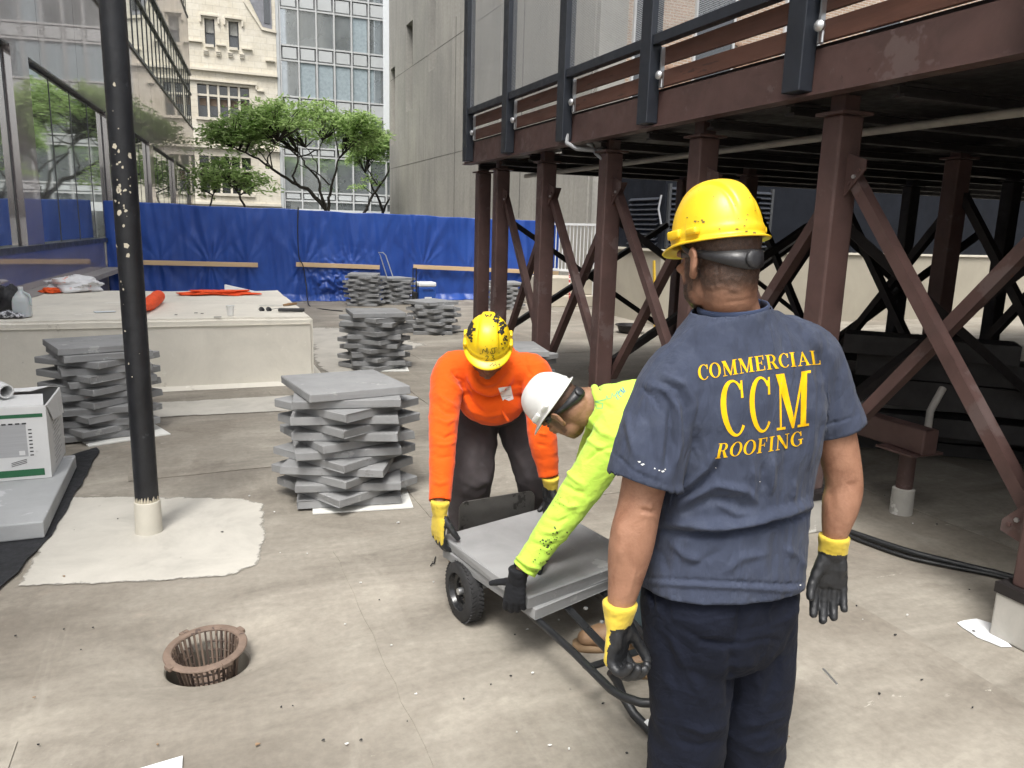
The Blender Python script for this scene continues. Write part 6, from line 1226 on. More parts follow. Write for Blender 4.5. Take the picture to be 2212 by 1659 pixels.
# ---------------------------------------------------------------- serif lettering, drawn as outlines
def q4(*p): return [list(p)]
def rect(x0, y0, x1, y1): return [[(x0, y0), (x1, y0), (x1, y1), (x0, y1)]]
def stem(x0, x1, s=0.09, h=0.045, y0=0.0, y1=1.0): return rect(x0, y0, x1, y1)+rect(x0-s, y0, x1+s, y0+h)+rect(x0-s, y1-h, x1+s, y1)
def arc(cx, cy, ro, ri, sh, a0, a1, n=26):
    out = []; P = []
    for k in range(n+1):
        a = math.radians(a0+(a1-a0)*k/n); P.append(((cx+ro[0]*math.cos(a), cy+ro[1]*math.sin(a)), (cx+sh+ri[0]*math.cos(a), cy+ri[1]*math.sin(a))))
    for k in range(n): out.append([P[k][0], P[k+1][0], P[k+1][1], P[k][1]])
    return out
def GLY(ch):
    if ch == 'C': return 0.80, arc(0.44, 0.5, (0.42, 0.5), (0.27, 0.455), 0.035, 42, 318)+q4((0.70, 0.66), (0.78, 0.66), (0.78, 0.97), (0.72, 0.97))+q4((0.66, 0.84), (0.74, 0.80), (0.74, 0.90), (0.70, 0.92))
    if ch == 'O': return 0.90, arc(0.45, 0.5, (0.43, 0.5), (0.25, 0.455), 0.0, 0, 360, 40)
    if ch == 'G': return 0.92, arc(0.44, 0.5, (0.42, 0.5), (0.27, 0.455), 0.035, 42, 310)+q4((0.70, 0.66), (0.78, 0.66), (0.78, 0.97), (0.72, 0.97))+rect(0.66, 0.10, 0.80, 0.42)+rect(0.55, 0.40, 0.90, 0.45)
    if ch == 'I': return 0.46, stem(0.14, 0.32)
    if ch == 'L': return 0.74, stem(0.12, 0.30)+rect(0.30, 0, 0.70, 0.05)+q4((0.66, 0), (0.70, 0), (0.72, 0.30), (0.67, 0.30))+q4((0.5, 0.04), (0.69, 0.04), (0.69, 0.16), (0.64, 0.10))
    if ch in 'EF':
        s = stem(0.12, 0.30)+rect(0.30, 0.95, 0.68, 1.0)+q4((0.62, 0.74), (0.68, 0.70), (0.70, 1.0), (0.64, 1.0))+rect(0.30, 0.49, 0.52, 0.54)+rect(0.50, 0.38, 0.545, 0.66)
        return (0.78, s+rect(0.30, 0, 0.70, 0.05)+q4((0.66, 0), (0.72, 0), (0.73, 0.30), (0.68, 0.28))) if ch == 'E' else (0.74, s)
    if ch == 'R': return 0.88, stem(0.12, 0.30)+rect(0.30, 0.95, 0.46, 1.0)+rect(0.30, 0.46, 0.46, 0.51)+arc(0.44, 0.73, (0.30, 0.27), (0.13, 0.22), 0.0, -90, 90, 16)+q4((0.40, 0.48), (0.58, 0.48), (0.84, 0.04), (0.64, 0.0))+rect(0.62, 0, 0.90, 0.045)
    if ch == 'A': return 0.94, q4((0.40, 0.92), (0.50, 1.0), (0.88, 0.0), (0.68, 0.0))+q4((0.14, 0.0), (0.20, 0.0), (0.50, 0.84), (0.46, 0.97))+rect(0.26, 0.29, 0.66, 0.34)+rect(0.02, 0, 0.34, 0.045)+rect(0.58, 0, 0.98, 0.045)
    if ch == 'N': return 1.0, rect(0.14, 0.0, 0.20, 1.0)+rect(0.04, 0, 0.32, 0.045)+q4((0.04, 1.0), (0.28, 1.0), (0.86, 0.0), (0.70, 0.0))+rect(0.80, 0.0, 0.86, 1.0)+rect(0.68, 0.955, 0.98, 1.0)
    if ch == 'M': return 1.16, rect(0.14, 0, 0.20, 1)+rect(0.03, 0, 0.33, 0.045)+q4((0.03, 1.0), (0.30, 1.0), (0.64, 0.12), (0.55, 0.0))+q4((0.55, 0.0), (0.62, 0.0), (0.92, 0.96), (0.86, 1.0))+rect(0.84, 0, 1.03, 1)+rect(0.74, 0, 1.14, 0.045)+rect(0.84, 0.955, 1.14, 1.0)
    return 0.5, []
def text_polys(word, quad, arch=0.0, widths=None, gap=0.06):
    """letters of a word set between the corners (top left, top right, bottom right, bottom left) in picture positions"""
    gl = [GLY(c) for c in word]; adv = widths or [g_[0] for g_ in gl]; tot = sum(adv)+gap*(len(word)-1); x = 0; out = []; TL, TR, BR, BL = [np.array(p, float) for p in quad]
    for (w0, polys), a in zip(gl, adv):
        for p in polys:
            o = []
            for (u, v) in p:
                uu = (x+u*a/w0)/tot; b = BL*(1-uu)+BR*uu; t = TL*(1-uu)+TR*uu; q = b*(1-v)+t*v; q = q-np.array([0, arch*(1-(2*uu-1)**2)]); o.append(tuple(q))
            out.append(o)
        x += a+gap
    return out
def print_on(name, polys, S, mat, parent, maxe=5.0, off=0.0014, offs=None):
    """lay flat print on a garment: each little face is carried onto the cloth"""
    P, FF = S; bv = BVHTree.FromPolygons([tuple(p) for p in P], FF); bm = bmesh.new()
    for p in polys:
        try: bm.faces.new([bm.verts.new((x, y, 0)) for x, y in p])
        except Exception: pass
    bmesh.ops.triangulate(bm, faces=bm.faces)
    for _ in range(5):
        le = [e for e in bm.edges if e.calc_length() > maxe]
        if not le: break
        bmesh.ops.subdivide_edges(bm, edges=le, cuts=1, use_grid_fill=False); bmesh.ops.triangulate(bm, faces=bm.faces)
    o0 = Vector((0, 0, EYE))
    bm.verts.index_update(); ok = {}; vs = []
    for v in bm.verts:
        d = Vector(L(ray(v.co.x, v.co.y))).normalized(); h, nr, i, dist = bv.ray_cast(o0, d)
        if h is not None:
            if nr.dot(d) > 0: nr = -nr
            ok[v.index] = len(vs); vs.append(np.array(h+nr*off))
    fs = [tuple(ok[v.index] for v in f.verts) for f in bm.faces if all(v.index in ok for v in f.verts)]; bm.free()
    if not fs: return None
    o = emit(name, [np.array(vs), fs], mat, parent)
    if name in ('worn_patches', 'scuff_marks', 'tar_spots', 'paint_specks'): o['kind'] = 'stuff'
    return o
def strokes(lines, w):
    """pen strokes as thin quads in picture positions"""
    out = []
    for ln in lines:
        for a, b in zip(ln[:-1], ln[1:]):
            a, b = np.array(a, float), np.array(b, float); d = b-a; d /= max(1e-6, np.linalg.norm(d)); n = np.array([-d[1], d[0]])*w/2; out.append([tuple(a-d*w*0.3+n), tuple(b+d*w*0.3+n), tuple(b+d*w*0.3-n), tuple(a-d*w*0.3-n)])
    return out
def blot(cx, cy, r, rnd, n=9, sx=1.0): return [(cx+r*rnd.uniform(0.45, 1.2)*math.cos(2*math.pi*k/n)*sx, cy+r*rnd.uniform(0.45, 1.2)*math.sin(2*math.pi*k/n)) for k in range(n)]
# ================================================================ man in the blue shirt, seen from behind
AB = R_(22); rB = A3(math.cos(AB), math.sin(AB), 0); fB = A3(-math.sin(AB), math.cos(AB), 0); Z = A3(0, 0, 1)
mb_ = thing('person', 'man in faded navy t-shirt, dark trousers and yellow hard hat standing with his back turned', 'person', W((0.56, 1.83, 0)), 0)
HC = A3(0.468, 1.80, 1.592); HB = frame(A3(-math.sin(R_(25)), math.cos(R_(25)), -0.15), A3(-0.05, 0.05, 1))
hp, hg = head_parts(HC, HB, [A3(0.503, 1.80, 1.49), A3(0.525, 1.815, 1.42)], 0.063)
Lsh, Rsh = A3(0.372, 1.735, 1.325), A3(0.728, 1.878, 1.362)
Lel, Lwr = PX(1383, 1085, 1.71), PX(1338, 1318, 1.70); Rel, Rwr = A3(0.848, 1.872, 1.055), A3(0.838, 1.862, 0.882)
Lfm = Lel*0.6+Lwr*0.4; Rfm = Rel*0.6+Rwr*0.4
larm = limb([Lsh, (Lsh+Lel)/2+A3(-0.008, 0, 0), Lel, Lfm+A3(-0.002, 0, 0), Lel*0.25+Lwr*0.75, Lel*0.04+Lwr*0.96], [0.058, 0.056, 0.051, 0.053, 0.040, 0.031], 22); rarm = limb([Rsh, (Rsh+Rel)/2+A3(0.01, 0, 0), Rel, Rfm+A3(0.003, 0, 0), Rel*0.25+Rwr*0.75, Rel*0.06+Rwr*0.94], [0.056, 0.053, 0.046, 0.046, 0.036, 0.028], 22)
tors = [(0.80, 0.150, 0.10), (0.95, 0.145, 0.095), (1.10, 0.155, 0.10), (1.25, 0.165, 0.10), (1.35, 0.15, 0.085), (1.40, 0.10, 0.07)]
Lhip, Lkn, Lan = A3(0.458, 1.79, 0.80), A3(0.484, 1.80, 0.46), A3(0.498, 1.85, 0.10); Rhip, Rkn, Ran = A3(0.642, 1.865, 0.80), A3(0.672, 1.865, 0.46), A3(0.688, 1.91, 0.10)
S = fuse(hp+[larm, rarm, loft([(A3(0.548, 1.815, z), rB*a, fB*b, 0.9) for z, a, b in tors], 24), limb([Lhip, Lkn, Lan], [0.075, 0.055, 0.042]), limb([Rhip, Rkn, Ran], [0.075, 0.055, 0.042])], 0.0042, 3)
P = S[0]; Nn = normals_of(*S); lc = (P-HC) @ HB          # head coordinates: right, face, up
noi = nz3(P, 34)*0.010
hair = np.clip((lc[:, 2]+0.108+noi-0.55*np.clip(lc[:, 1]+0.03, 0, 0.2))/0.055, 0, 1)*np.clip((0.055-lc[:, 1])/0.03, 0, 1)*(np.abs(lc[:, 0]) < 0.0795)
beard = np.clip((lc[:, 1]-0.012+noi)/0.018, 0, 1)*np.clip((-0.030-lc[:, 2]+noi)/0.02, 0, 1)*(lc[:, 2] > -0.16)
side = np.clip((0.03-np.abs(lc[:, 1]-0.028))/0.015, 0, 1)*(lc[:, 2] > -0.07)*(lc[:, 2] < 0.06)*0.85
msk = np.clip(np.maximum(np.maximum(hair*0.93, beard*0.97), side), 0, 1); msk[P[:, 2] < 1.40] = 0
S[0] = P+Nn*(np.where(msk > 0.6, 0.0022*(1+nz3(P, 120)), 0))[:, None]
fold(S, [([(1385, 1100), (1400, 1105), (1420, 1103)], -0.007, 5), ([(1402, 1096), (1410, 1098)], 0.005, 11), ([(1334, 1110), (1342, 1160), (1336, 1220)], 0.006, 16), ([(1372, 1230), (1352, 1300)], 0.003, 6), ([(1795, 1060), (1800, 1110)], -0.003, 10), ([(1380, 1093), (1404, 1091)], 0.002, 6), ([(1385, 1112), (1418, 1116)], 0.002, 6), ([(1830, 1048), (1850, 1046)], -0.003, 6), ([(1360, 1180), (1345, 1290)], -0.0018, 9), ([(1480, 600), (1500, 645), (1525, 665)], -0.003, 9), ([(1560, 655), (1610, 648), (1640, 640)], -0.0012, 3), ([(1545, 640), (1600, 636), (1640, 628)], -0.001, 3)])
body = emit('body', S, M_SKIN_B, mb_, attr=msk)
# t-shirt
tr = [(0.775, 0.546, 1.812, 0.206, 0.158), (0.82, 0.547, 1.813, 0.203, 0.155), (0.90, 0.550, 1.818, 0.198, 0.147), (0.98, 0.556, 1.82, 0.196, 0.140), (1.06, 0.560, 1.82, 0.197, 0.137), (1.15, 0.561, 1.815, 0.201, 0.138), (1.25, 0.556, 1.81, 0.204, 0.135), (1.32, 0.548, 1.807, 0.200, 0.124), (1.38, 0.540, 1.806, 0.188, 0.108), (1.42, 0.532, 1.806, 0.158, 0.094), (1.452, 0.522, 1.806, 0.120, 0.083), (1.484, 0.514, 1.804, 0.084, 0.074), (1.51, 0.509, 1.802, 0.072, 0.069)]
slL = [A3(0.42, 1.755, 1.345), A3(0.376, 1.735, 1.308), A3(0.340, 1.72, 1.21), A3(0.312, 1.705, 1.082)]; slR = [A3(0.665, 1.855, 1.385), A3(0.728, 1.876, 1.348), A3(0.782, 1.88, 1.255), A3(0.824, 1.877, 1.172)]
S = fuse([loft([(A3(cx, cy, z), rB*a, fB*b, 0.86) for z, cx, cy, a, b in tr], 40), limb(slL, [0.075, 0.079, 0.079, 0.080], 26, None, (True, False)), limb(slR, [0.072, 0.074, 0.069, 0.064], 26, None, (True, False)), ell(A3(0.43, 1.72, 1.26), (0.07, 0.06, 0.10)), ell(A3(0.66, 1.81, 1.27), (0.075, 0.06, 0.10)), ell(A3(0.655, 1.85, 1.395), (0.10, 0.075, 0.05)), ell(A3(0.60, 1.83, 1.425), (0.08, 0.07, 0.045))], 0.0052, 6)
P, FF = S; N = normals_of(P, FF)
P = P+N*(0.0045*ridge(P, (11, 11, 3.4), (3, 1, 0))+0.0030*ridge(P, (21, 21, 9), (7, 2, 5))+0.0016*ridge(P, (38, 38, 22), (1, 8, 5))+0.005*nz3(P, (5, 5, 4)))[:, None]; S[0] = P
FB_ = [([(1433, 1146), (1500, 1154), (1560, 1154), (1640, 1140), (1700, 1122), (1752, 1108)], -0.014, 9), ([(1430, 1130), (1520, 1136), (1600, 1134), (1690, 1108), (1752, 1092)], 0.013, 13), ([(1451, 1070), (1491, 1044), (1530, 1006), (1552, 970)], 0.007, 8), ([(1446, 1084), (1495, 1060), (1540, 1022), (1560, 990)], -0.006, 8), ([(1455, 1102), (1500, 1072), (1550, 1046), (1610, 1060), (1640, 1092)], 0.007, 9), ([(1470, 1112), (1530, 1078), (1590, 1082), (1620, 1104)], -0.006, 9), ([(1540, 1080), (1590, 1110), (1640, 1104)], 0.004, 8),
       ([(1404, 833), (1440, 845), (1462, 880), (1464, 930)], 0.007, 8), ([(1420, 822), (1462, 842), (1480, 880), (1478, 930)], -0.005, 7), ([(1432, 806), (1478, 830), (1500, 870), (1498, 915)], 0.004, 7), ([(1462, 880), (1466, 960), (1452, 1020)], 0.006, 8), ([(1450, 860), (1446, 950), (1440, 1020)], -0.008, 9), ([(1378, 833), (1412, 858), (1436, 900)], -0.003, 4), ([(1491, 717), (1440, 765), (1389, 822)], -0.002, 2.5), ([(1486, 712), (1434, 760), (1383, 818)], 0.0016, 3),
       ([(1656, 700), (1664, 735), (1671, 770)], 0.0045, 5), ([(1640, 705), (1646, 740), (1654, 775)], -0.003, 6), ([(1700, 720), (1708, 770), (1709, 830)], 0.004, 5), ([(1690, 725), (1696, 780)], -0.003, 5), ([(1748, 790), (1754, 850), (1753, 930), (1746, 1010)], 0.006, 6), ([(1764, 780), (1770, 860), (1768, 950)], -0.004, 7), ([(1786, 800), (1784, 880), (1775, 960)], 0.004, 6), ([(1808, 800), (1806, 870), (1800, 920)], -0.003, 6), ([(1726, 760), (1731, 800)], 0.003, 5),
       ([(1669, 985), (1668, 1030), (1664, 1066)], 0.0055, 6), ([(1626, 1000), (1628, 1050), (1625, 1082)], 0.004, 6), ([(1650, 1000), (1648, 1060)], -0.004, 7), ([(1716, 1040), (1712, 1080)], 0.004, 6), ([(1700, 900), (1698, 1000), (1690, 1080)], -0.003, 8), ([(1590, 960), (1600, 1020)], -0.003, 9), ([(1560, 1240), (1600, 1205), (1660, 1195)], 0.004, 10), ([(1450, 1170), (1480, 1200), (1520, 1215)], 0.005, 10), ([(1690, 1180), (1720, 1200), (1745, 1230)], 0.004, 9), ([(1480, 1230), (1560, 1190)], -0.003, 10), ([(1420, 1180), (1440, 1230)], -0.004, 10),
       ([(1384, 1246), (1480, 1252), (1600, 1257), (1700, 1262), (1750, 1256)], -0.0028, 2.6), ([(1380, 1258), (1480, 1263), (1600, 1268), (1700, 1275), (1745, 1268)], 0.004, 6), ([(1323, 974), (1370, 1018), (1440, 1048)], -0.0026, 2.4), ([(1350, 880), (1362, 940), (1372, 990)], 0.004, 8), ([(1400, 900), (1410, 970), (1415, 1020)], -0.004, 9), ([(1772, 918), (1810, 912), (1852, 896)], -0.0022, 2.4), ([(1538, 697), (1560, 688), (1610, 684), (1650, 672)], -0.002, 2.2), ([(1545, 680), (1600, 672), (1640, 660)], 0.0015, 5)]
fold(S, [(l_, h_*1.8, w_*0.9) for l_, h_, w_ in FB_])
cut(S, [((0.512, 1.803, 1.484), (-0.10, -0.12, 1), 0.13, 0.1), ((0.313, 1.706, 1.090), (-0.28, -0.1, -1.0), 0.084, 0.2), ((0.822, 1.877, 1.180), (0.40, 0, -1.0), 0.08, 0.2), ((0.547, 1.815, 0.786), (0.03, -0.16, -1), 0.5, 0.5)])
shirt = emit('t_shirt', S, M_NAVY, mb_, 0.003); SH = S
cr_ = []; nC = unit(A3(-0.10, -0.12, 1)); uC = unit(rB-nC*np.dot(rB, nC)); vC = np.cross(nC, uC)
for k in range(41):
    a = 2*math.pi*k/40; cr_.append((A3(0.512, 1.803, 1.482)+uC*math.cos(a)*0.0815+vC*math.sin(a)*0.0755, uC*math.cos(a)*0.0035+vC*math.sin(a)*0.0035, nC*0.0085, 0.8))
cl_ = loft(cr_, 10); emit('collar', [np.array(cl_[0]), cl_[1]], mat_cloth('ribbed_navy_collar', (0.045, 0.060, 0.108), 0.1, 0.9, 1200, sheen=0.05), shirt, fix=True)
M_PRINT = mat_cloth('cracked_yellow_print', (0.78, 0.44, 0.008), 0.10, 0.6, 300, [((0.10, 0.12, 0.18), 62, 0.665)], sheen=0)
W3 = text_polys('COMMERCIAL', [(1505, 790), (1768, 757), (1773, 787), (1509, 823)], 4.0); print_on('printed_lettering', W3, SH, M_PRINT, shirt)
W3 = text_polys('CCM', [(1549, 824), (1752, 800), (1748, 919), (1563, 947)], 0.0, [0.80, 0.72, 1.16], 0.14); print_on('printed_lettering', W3, SH, M_PRINT, shirt)
W3 = text_polys('ROOFING', [(1552, 958), (1734, 929), (1735, 961), (1544, 990)], -3.0); print_on('printed_lettering', W3, SH, M_PRINT, shirt)
rs = random.Random(5); spl = [blot(x, y, r, rs, 7, 1.8) for x, y, r in ((1381, 997, 2.2), (1389, 1003, 2.6), (1414, 1012, 1.4), (1424, 1016, 1.8), (1431, 1018, 2.4), (1436, 1014, 1.5), (1728, 1264, 1.6), (1546, 1010, 1.0), (1640, 1040, 0.9))]; print_on('paint_specks', spl, SH, pm('white_chip', (0.7, 0.7, 0.68)), shirt)
# trousers
S = fuse([loft([(A3(0.547, 1.816, z), rB*a, fB*b, 0.9) for z, a, b in ((0.93, 0.165, 0.12), (0.86, 0.182, 0.135), (0.78, 0.196, 0.146), (0.70, 0.196, 0.146), (0.63, 0.185, 0.130), (0.585, 0.150, 0.105))], 36), limb([A3(0.462, 1.795, 0.74), A3(0.474, 1.80, 0.60), A3(0.484, 1.80, 0.46), A3(0.492, 1.825, 0.28), A3(0.502, 1.85, 0.07)], [0.122, 0.112, 0.101, 0.094, 0.088], 26), limb([A3(0.636, 1.86, 0.74), A3(0.656, 1.862, 0.60), A3(0.670, 1.865, 0.46), A3(0.682, 1.885, 0.28), A3(0.690, 1.905, 0.07)], [0.120, 0.108, 0.097, 0.092, 0.088], 26), ell(A3(0.478, 1.715, 0.745), (0.088, 0.066, 0.095)), ell(A3(0.640, 1.775, 0.745), (0.088, 0.066, 0.095))], 0.006, 6)
P, FF = S; N = normals_of(P, FF); low = np.clip((0.62-P[:, 2])/0.25, 0, 1)
S[0] = P+N*(0.004*ridge(P, (7, 7, 11), (1, 0, 2))*(0.3+low)+0.003*ridge(P, (15, 15, 9), (4, 4, 1))+0.004*nz3(P, 6))[:, None]
fold(S, [([(1452, 1275), (1454, 1335), (1507, 1347), (1590, 1329), (1594, 1283)], 0.003, 3.5), ([(1462, 1352), (1520, 1386), (1590, 1392)], -0.006, 8), ([(1455, 1318), (1510, 1330), (1590, 1314)], 0.0025, 3), ([(1682, 1283), (1657, 1320), (1664, 1352), (1700, 1340), (1735, 1310)], 0.003, 3.5), ([(1599, 1275), (1596, 1335), (1590, 1395)], -0.005, 3.5), ([(1583, 1396), (1581, 1460), (1578, 1540)], -0.012, 12), ([(1500, 1384), (1568, 1396), (1604, 1390)], -0.006, 6), ([(1604, 1392), (1660, 1380), (1690, 1385)], -0.005, 6), ([(1397, 1262), (1408, 1290), (1413, 1320)], -0.008, 4), ([(1440, 1360), (1480, 1440), (1540, 1540)], 0.006, 10), ([(1430, 1330), (1450, 1430), (1470, 1520)], -0.004, 10), ([(1610, 1400), (1640, 1480), (1650, 1560)], 0.005, 12), ([(1690, 1400), (1670, 1470), (1640, 1540)], -0.005, 10), ([(1460, 1560), (1520, 1580), (1565, 1570)], 0.006, 8), ([(1455, 1600), (1510, 1612), (1560, 1600)], -0.006, 7), ([(1600, 1570), (1650, 1560), (1700, 1540)], 0.006, 8), ([(1600, 1610), (1650, 1622), (1702, 1600)], 0.006, 8), ([(1610, 1590), (1680, 1580)], -0.005, 7)])
cut(S, [((0.55, 1.85, 0.03), (0, 0, -1), 1, 1), ((0.55, 1.85, 0.91), (0, 0, 1), 1, 1)]); emit('trousers', S, M_TROU, mb_, 0.003)
boot(A3(0.502, 1.86, 0.0), (-0.4, 0.9), mb_, pm('black_boot_leather', (0.02, 0.02, 0.02), 0.5, 0.3)); boot(A3(0.692, 1.915, 0.0), (-0.3, 0.95), mb_, pm('black_boot_leather', (0.02, 0.02, 0.02)))
hand(Lwr+A3(0.0, 0, -0.02), (-0.01, 0.02, -1), (0.80, -0.58, 0), 'L', [(38, 62, 34), (44, 66, 34), (50, 68, 34), (58, 62, 30)], mb_, [M_GYEL, M_GBLK], thumb=(0.42, 18, 25), s=1.12)
hand(Rwr+A3(0.0, 0, -0.02), (0.01, -0.02, -1), (-0.22, -0.97, 0), 'R', [(10, 16, 10), (8, 14, 10), (8, 14, 10), (10, 16, 12)], mb_, [M_GYEL, M_GBLK], thumb=(0.35, 14, 20), s=1.02, coat='all', coatline=0.055)
hat = hard_hat(HC+HB @ A3(0, 0.002, 0.046), HB @ np.array(Euler((R_(-2), 0, 0)).to_matrix()), mat_hat('yellow_hat_plastic', (0.80, 0.52, 0.018), 0.7), mb_, hs_=0.90, visor=0.026, hh_=1.14)
# ================================================================ man in orange, bending over the paver
mo = thing('person', 'man in bright orange hooded shirt and scuffed yellow hard hat bending over the pavers', 'person', W((-0.08, 3.75, 0)), 0)
OC = A3(-0.112, 3.40, 1.122); OB = frame(A3(0.03, -0.82, -0.57), A3(0.02, -0.57, 0.82))
oc0 = OC
hpO, hgO = head_parts(OC, OB, [A3(-0.105, 3.49, 1.10), A3(-0.10, 3.57, 1.05)], 0.058)
oRsh, oRel, oRwr = A3(-0.285, 3.55, 0.985), PX(957, 950, 3.30), PX(950, 1088, 3.125); oLsh, oLel, oLwr = A3(0.095, 3.55, 0.985), PX(1170, 930, 3.42), PX(1187, 1032, 3.40)
oT = [(A3(-0.09, 3.90, 0.80), A3(0.165, 0, 0), A3(0, 0.07, 0.11)), (A3(-0.09, 3.80, 0.86), A3(0.17, 0, 0), A3(0, 0.08, 0.11)), (A3(-0.095, 3.66, 0.93), A3(0.175, 0, 0), A3(0, 0.07, 0.115)), (A3(-0.095, 3.56, 0.99), A3(0.16, 0, 0), A3(0, 0.06, 0.10)), (A3(-0.10, 3.50, 1.03), A3(0.10, 0, 0), A3(0, 0.05, 0.07))]
oRh, oRk, oRa = A3(-0.175, 3.86, 0.80), A3(-0.185, 3.64, 0.45), A3(-0.225, 3.80, 0.09); oLh, oLk, oLa = A3(0.0, 3.90, 0.80), A3(0.125, 3.74, 0.45), A3(0.19, 3.95, 0.09)
S = fuse(hpO+[loft([(c, a*0.85, b*0.85, 0.95) for c, a, b in oT], 22), limb([oRsh, oRel, oRwr, oRwr*1.1-oRel*0.1], [0.048, 0.042, 0.029, 0.028]), limb([oLsh, oLel, oLwr, oLwr*1.1-oLel*0.1], [0.048, 0.042, 0.029, 0.028]), limb([oRh, oRk, oRa], [0.07, 0.05, 0.04]), limb([oLh, oLk, oLa], [0.07, 0.05, 0.04])], 0.0045, 2)
P = S[0]; lc = (P-OC) @ OB; msk = np.clip((lc[:, 2]-0.0)/0.03, 0, 1)*(lc[:, 1] < 0.05)*(np.linalg.norm(lc, axis=1) < 0.17); msk = np.maximum(msk*0.9, np.clip(0.012-np.abs(lc[:, 2]-0.022), 0, 0.006)/0.006*(lc[:, 1] > 0.07)*0.6); msk = np.maximum(msk, 0.35*(lc[:, 2] < -0.045)*(lc[:, 1] > 0.05)*(np.linalg.norm(lc, axis=1) < 0.17))
bo = emit('body', S, M_SKIN_O, mo, attr=msk); eyes(OC, OB, mo)
S = fuse([loft([(c-A3(0, 0.0, 0.0), a*1.12, b*1.10, 0.9) for c, a, b in oT], 34), limb([A3(-0.20, 3.56, 0.995), oRsh+A3(-0.005, 0, 0.005), (oRsh+oRel)/2+A3(-0.014, 0, 0), oRel, (oRel+oRwr)/2, oRwr+(oRel-oRwr)*0.10, oRwr], [0.085, 0.078, 0.070, 0.060, 0.053, 0.046, 0.044], 24), limb([A3(0.01, 3.56, 0.995), oLsh+A3(0.005, 0, 0.005), (oLsh+oLel)/2+A3(0.014, 0, 0), oLel, (oLel+oLwr)/2, oLwr+(oLel-oLwr)*0.10, oLwr], [0.085, 0.080, 0.074, 0.066, 0.058, 0.047, 0.045], 24),
          ell(A3(-0.095, 3.56, 0.84), (0.155, 0.10, 0.11)), ell(A3(-0.10, 3.55, 0.93), (0.17, 0.09, 0.08)), limb([A3(-0.205, 3.53, 1.03), A3(-0.16, 3.60, 1.10), A3(-0.10, 3.63, 1.12), A3(-0.04, 3.60, 1.10), A3(0.00, 3.53, 1.03), A3(-0.04, 3.455, 0.950), A3(-0.105, 3.435, 0.915), A3(-0.17, 3.455, 0.950), A3(-0.205, 3.53, 1.03)], [0.030, 0.036, 0.04, 0.036, 0.030, 0.024, 0.023, 0.024, 0.030], 14)], 0.0062, 4)
P, FF = S; N = normals_of(P, FF); S[0] = P+N*(0.003*ridge(P, (7, 7, 13), (2, 5, 0))+0.0018*ridge(P, (18, 18, 26), (6, 1, 3))+0.004*nz3(P, 7))[:, None]
fold(S, [(l_, h_*1.7, w_*0.85) for l_, h_, w_ in [([(938, 1040), (950, 1046), (966, 1040)], 0.005, 5), ([(975, 800), (985, 812), (1000, 822)], -0.006, 3), ([(960, 812), (1000, 850), (1030, 905)], 0.006, 7), ([(985, 805), (1020, 870), (1050, 900)], -0.006, 7), ([(942, 850), (965, 868), (985, 880)], 0.006, 6), ([(940, 872), (962, 890), (984, 894)], -0.006, 6), ([(940, 905), (965, 915), (985, 905)], 0.006, 5), ([(938, 935), (962, 945), (984, 936)], -0.006, 5), ([(940, 960), (965, 962), (982, 955)], 0.005, 5), ([(940, 990), (978, 985)], -0.004, 5), ([(1130, 850), (1150, 880), (1170, 890)], 0.006, 5), ([(1150, 910), (1175, 915)], -0.005, 4), ([(1160, 935), (1184, 940)], 0.005, 4), ([(1160, 960), (1186, 965)], -0.004, 4), ([(1010, 880), (1050, 900), (1100, 890)], 0.005, 6), ([(1085, 870), (1088, 893), (1092, 905)], 0.004, 2.5), ([(936, 1076), (950, 1078), (966, 1075)], -0.003, 2.5), ([(1130, 760), (1140, 800), (1150, 815)], -0.004, 3)]])
dr, dl = unit(oRwr-oRel), unit(oLwr-oLel); cut(S, [(oRwr-dr*0.012, dr, 0.075, 0.12), (oLwr-dl*0.012, dl, 0.075, 0.12)])
os_ = emit('hooded_shirt', S, M_ORSH, mo, 0.003); SO = S
print_on('name_badge', [[(1076, 838), (1103, 833), (1109, 862), (1099, 866), (1090, 862), (1086, 866)]], SO, pm('white_badge', (0.72, 0.72, 0.70), 0.6, 0.05), os_, 4, 0.0022)
print_on('badge_print', strokes([[(1083, 845), (1100, 841)], [(1084, 857), (1104, 853)], [(1092, 861), (1102, 858)]], 1.0), SO, pm('grey_badge_ink', (0.35, 0.35, 0.34), 0.7, 0.1), os_, 4, 0.003)
dc = limb([PX(1083, 885, 3.47), PX(1090, 897, 3.45), PX(1097, 908, 3.44)], [0.006, 0.006, 0.007], 8); emit('drawstring', [np.array(dc[0]), dc[1]], M_ORSH, os_)
S = fuse([loft([(A3(-0.09, 3.99, 0.80), A3(0.12, 0, 0), A3(0, 0.05, 0.08), 1), (A3(-0.09, 3.92, 0.80), A3(0.172, 0, 0), A3(0, 0.09, 0.13), 0.95), (A3(-0.09, 3.82, 0.80), A3(0.18, 0, 0), A3(0, 0.06, 0.125), 0.95), (A3(-0.09, 3.72, 0.80), A3(0.165, 0, 0), A3(0, 0.04, 0.10), 0.95)], 30), limb([oRh, (oRh+oRk)/2, oRk, (oRk+oRa)/2+A3(0, 0.0, 0.0), oRa-A3(0, 0, 0.02)], [0.118, 0.112, 0.100, 0.094, 0.092], 24), limb([oLh, (oLh+oLk)/2, oLk, (oLk+oLa)/2, oLa-A3(0, 0, 0.02)], [0.118, 0.112, 0.100, 0.094, 0.092], 24)], 0.0075, 4)
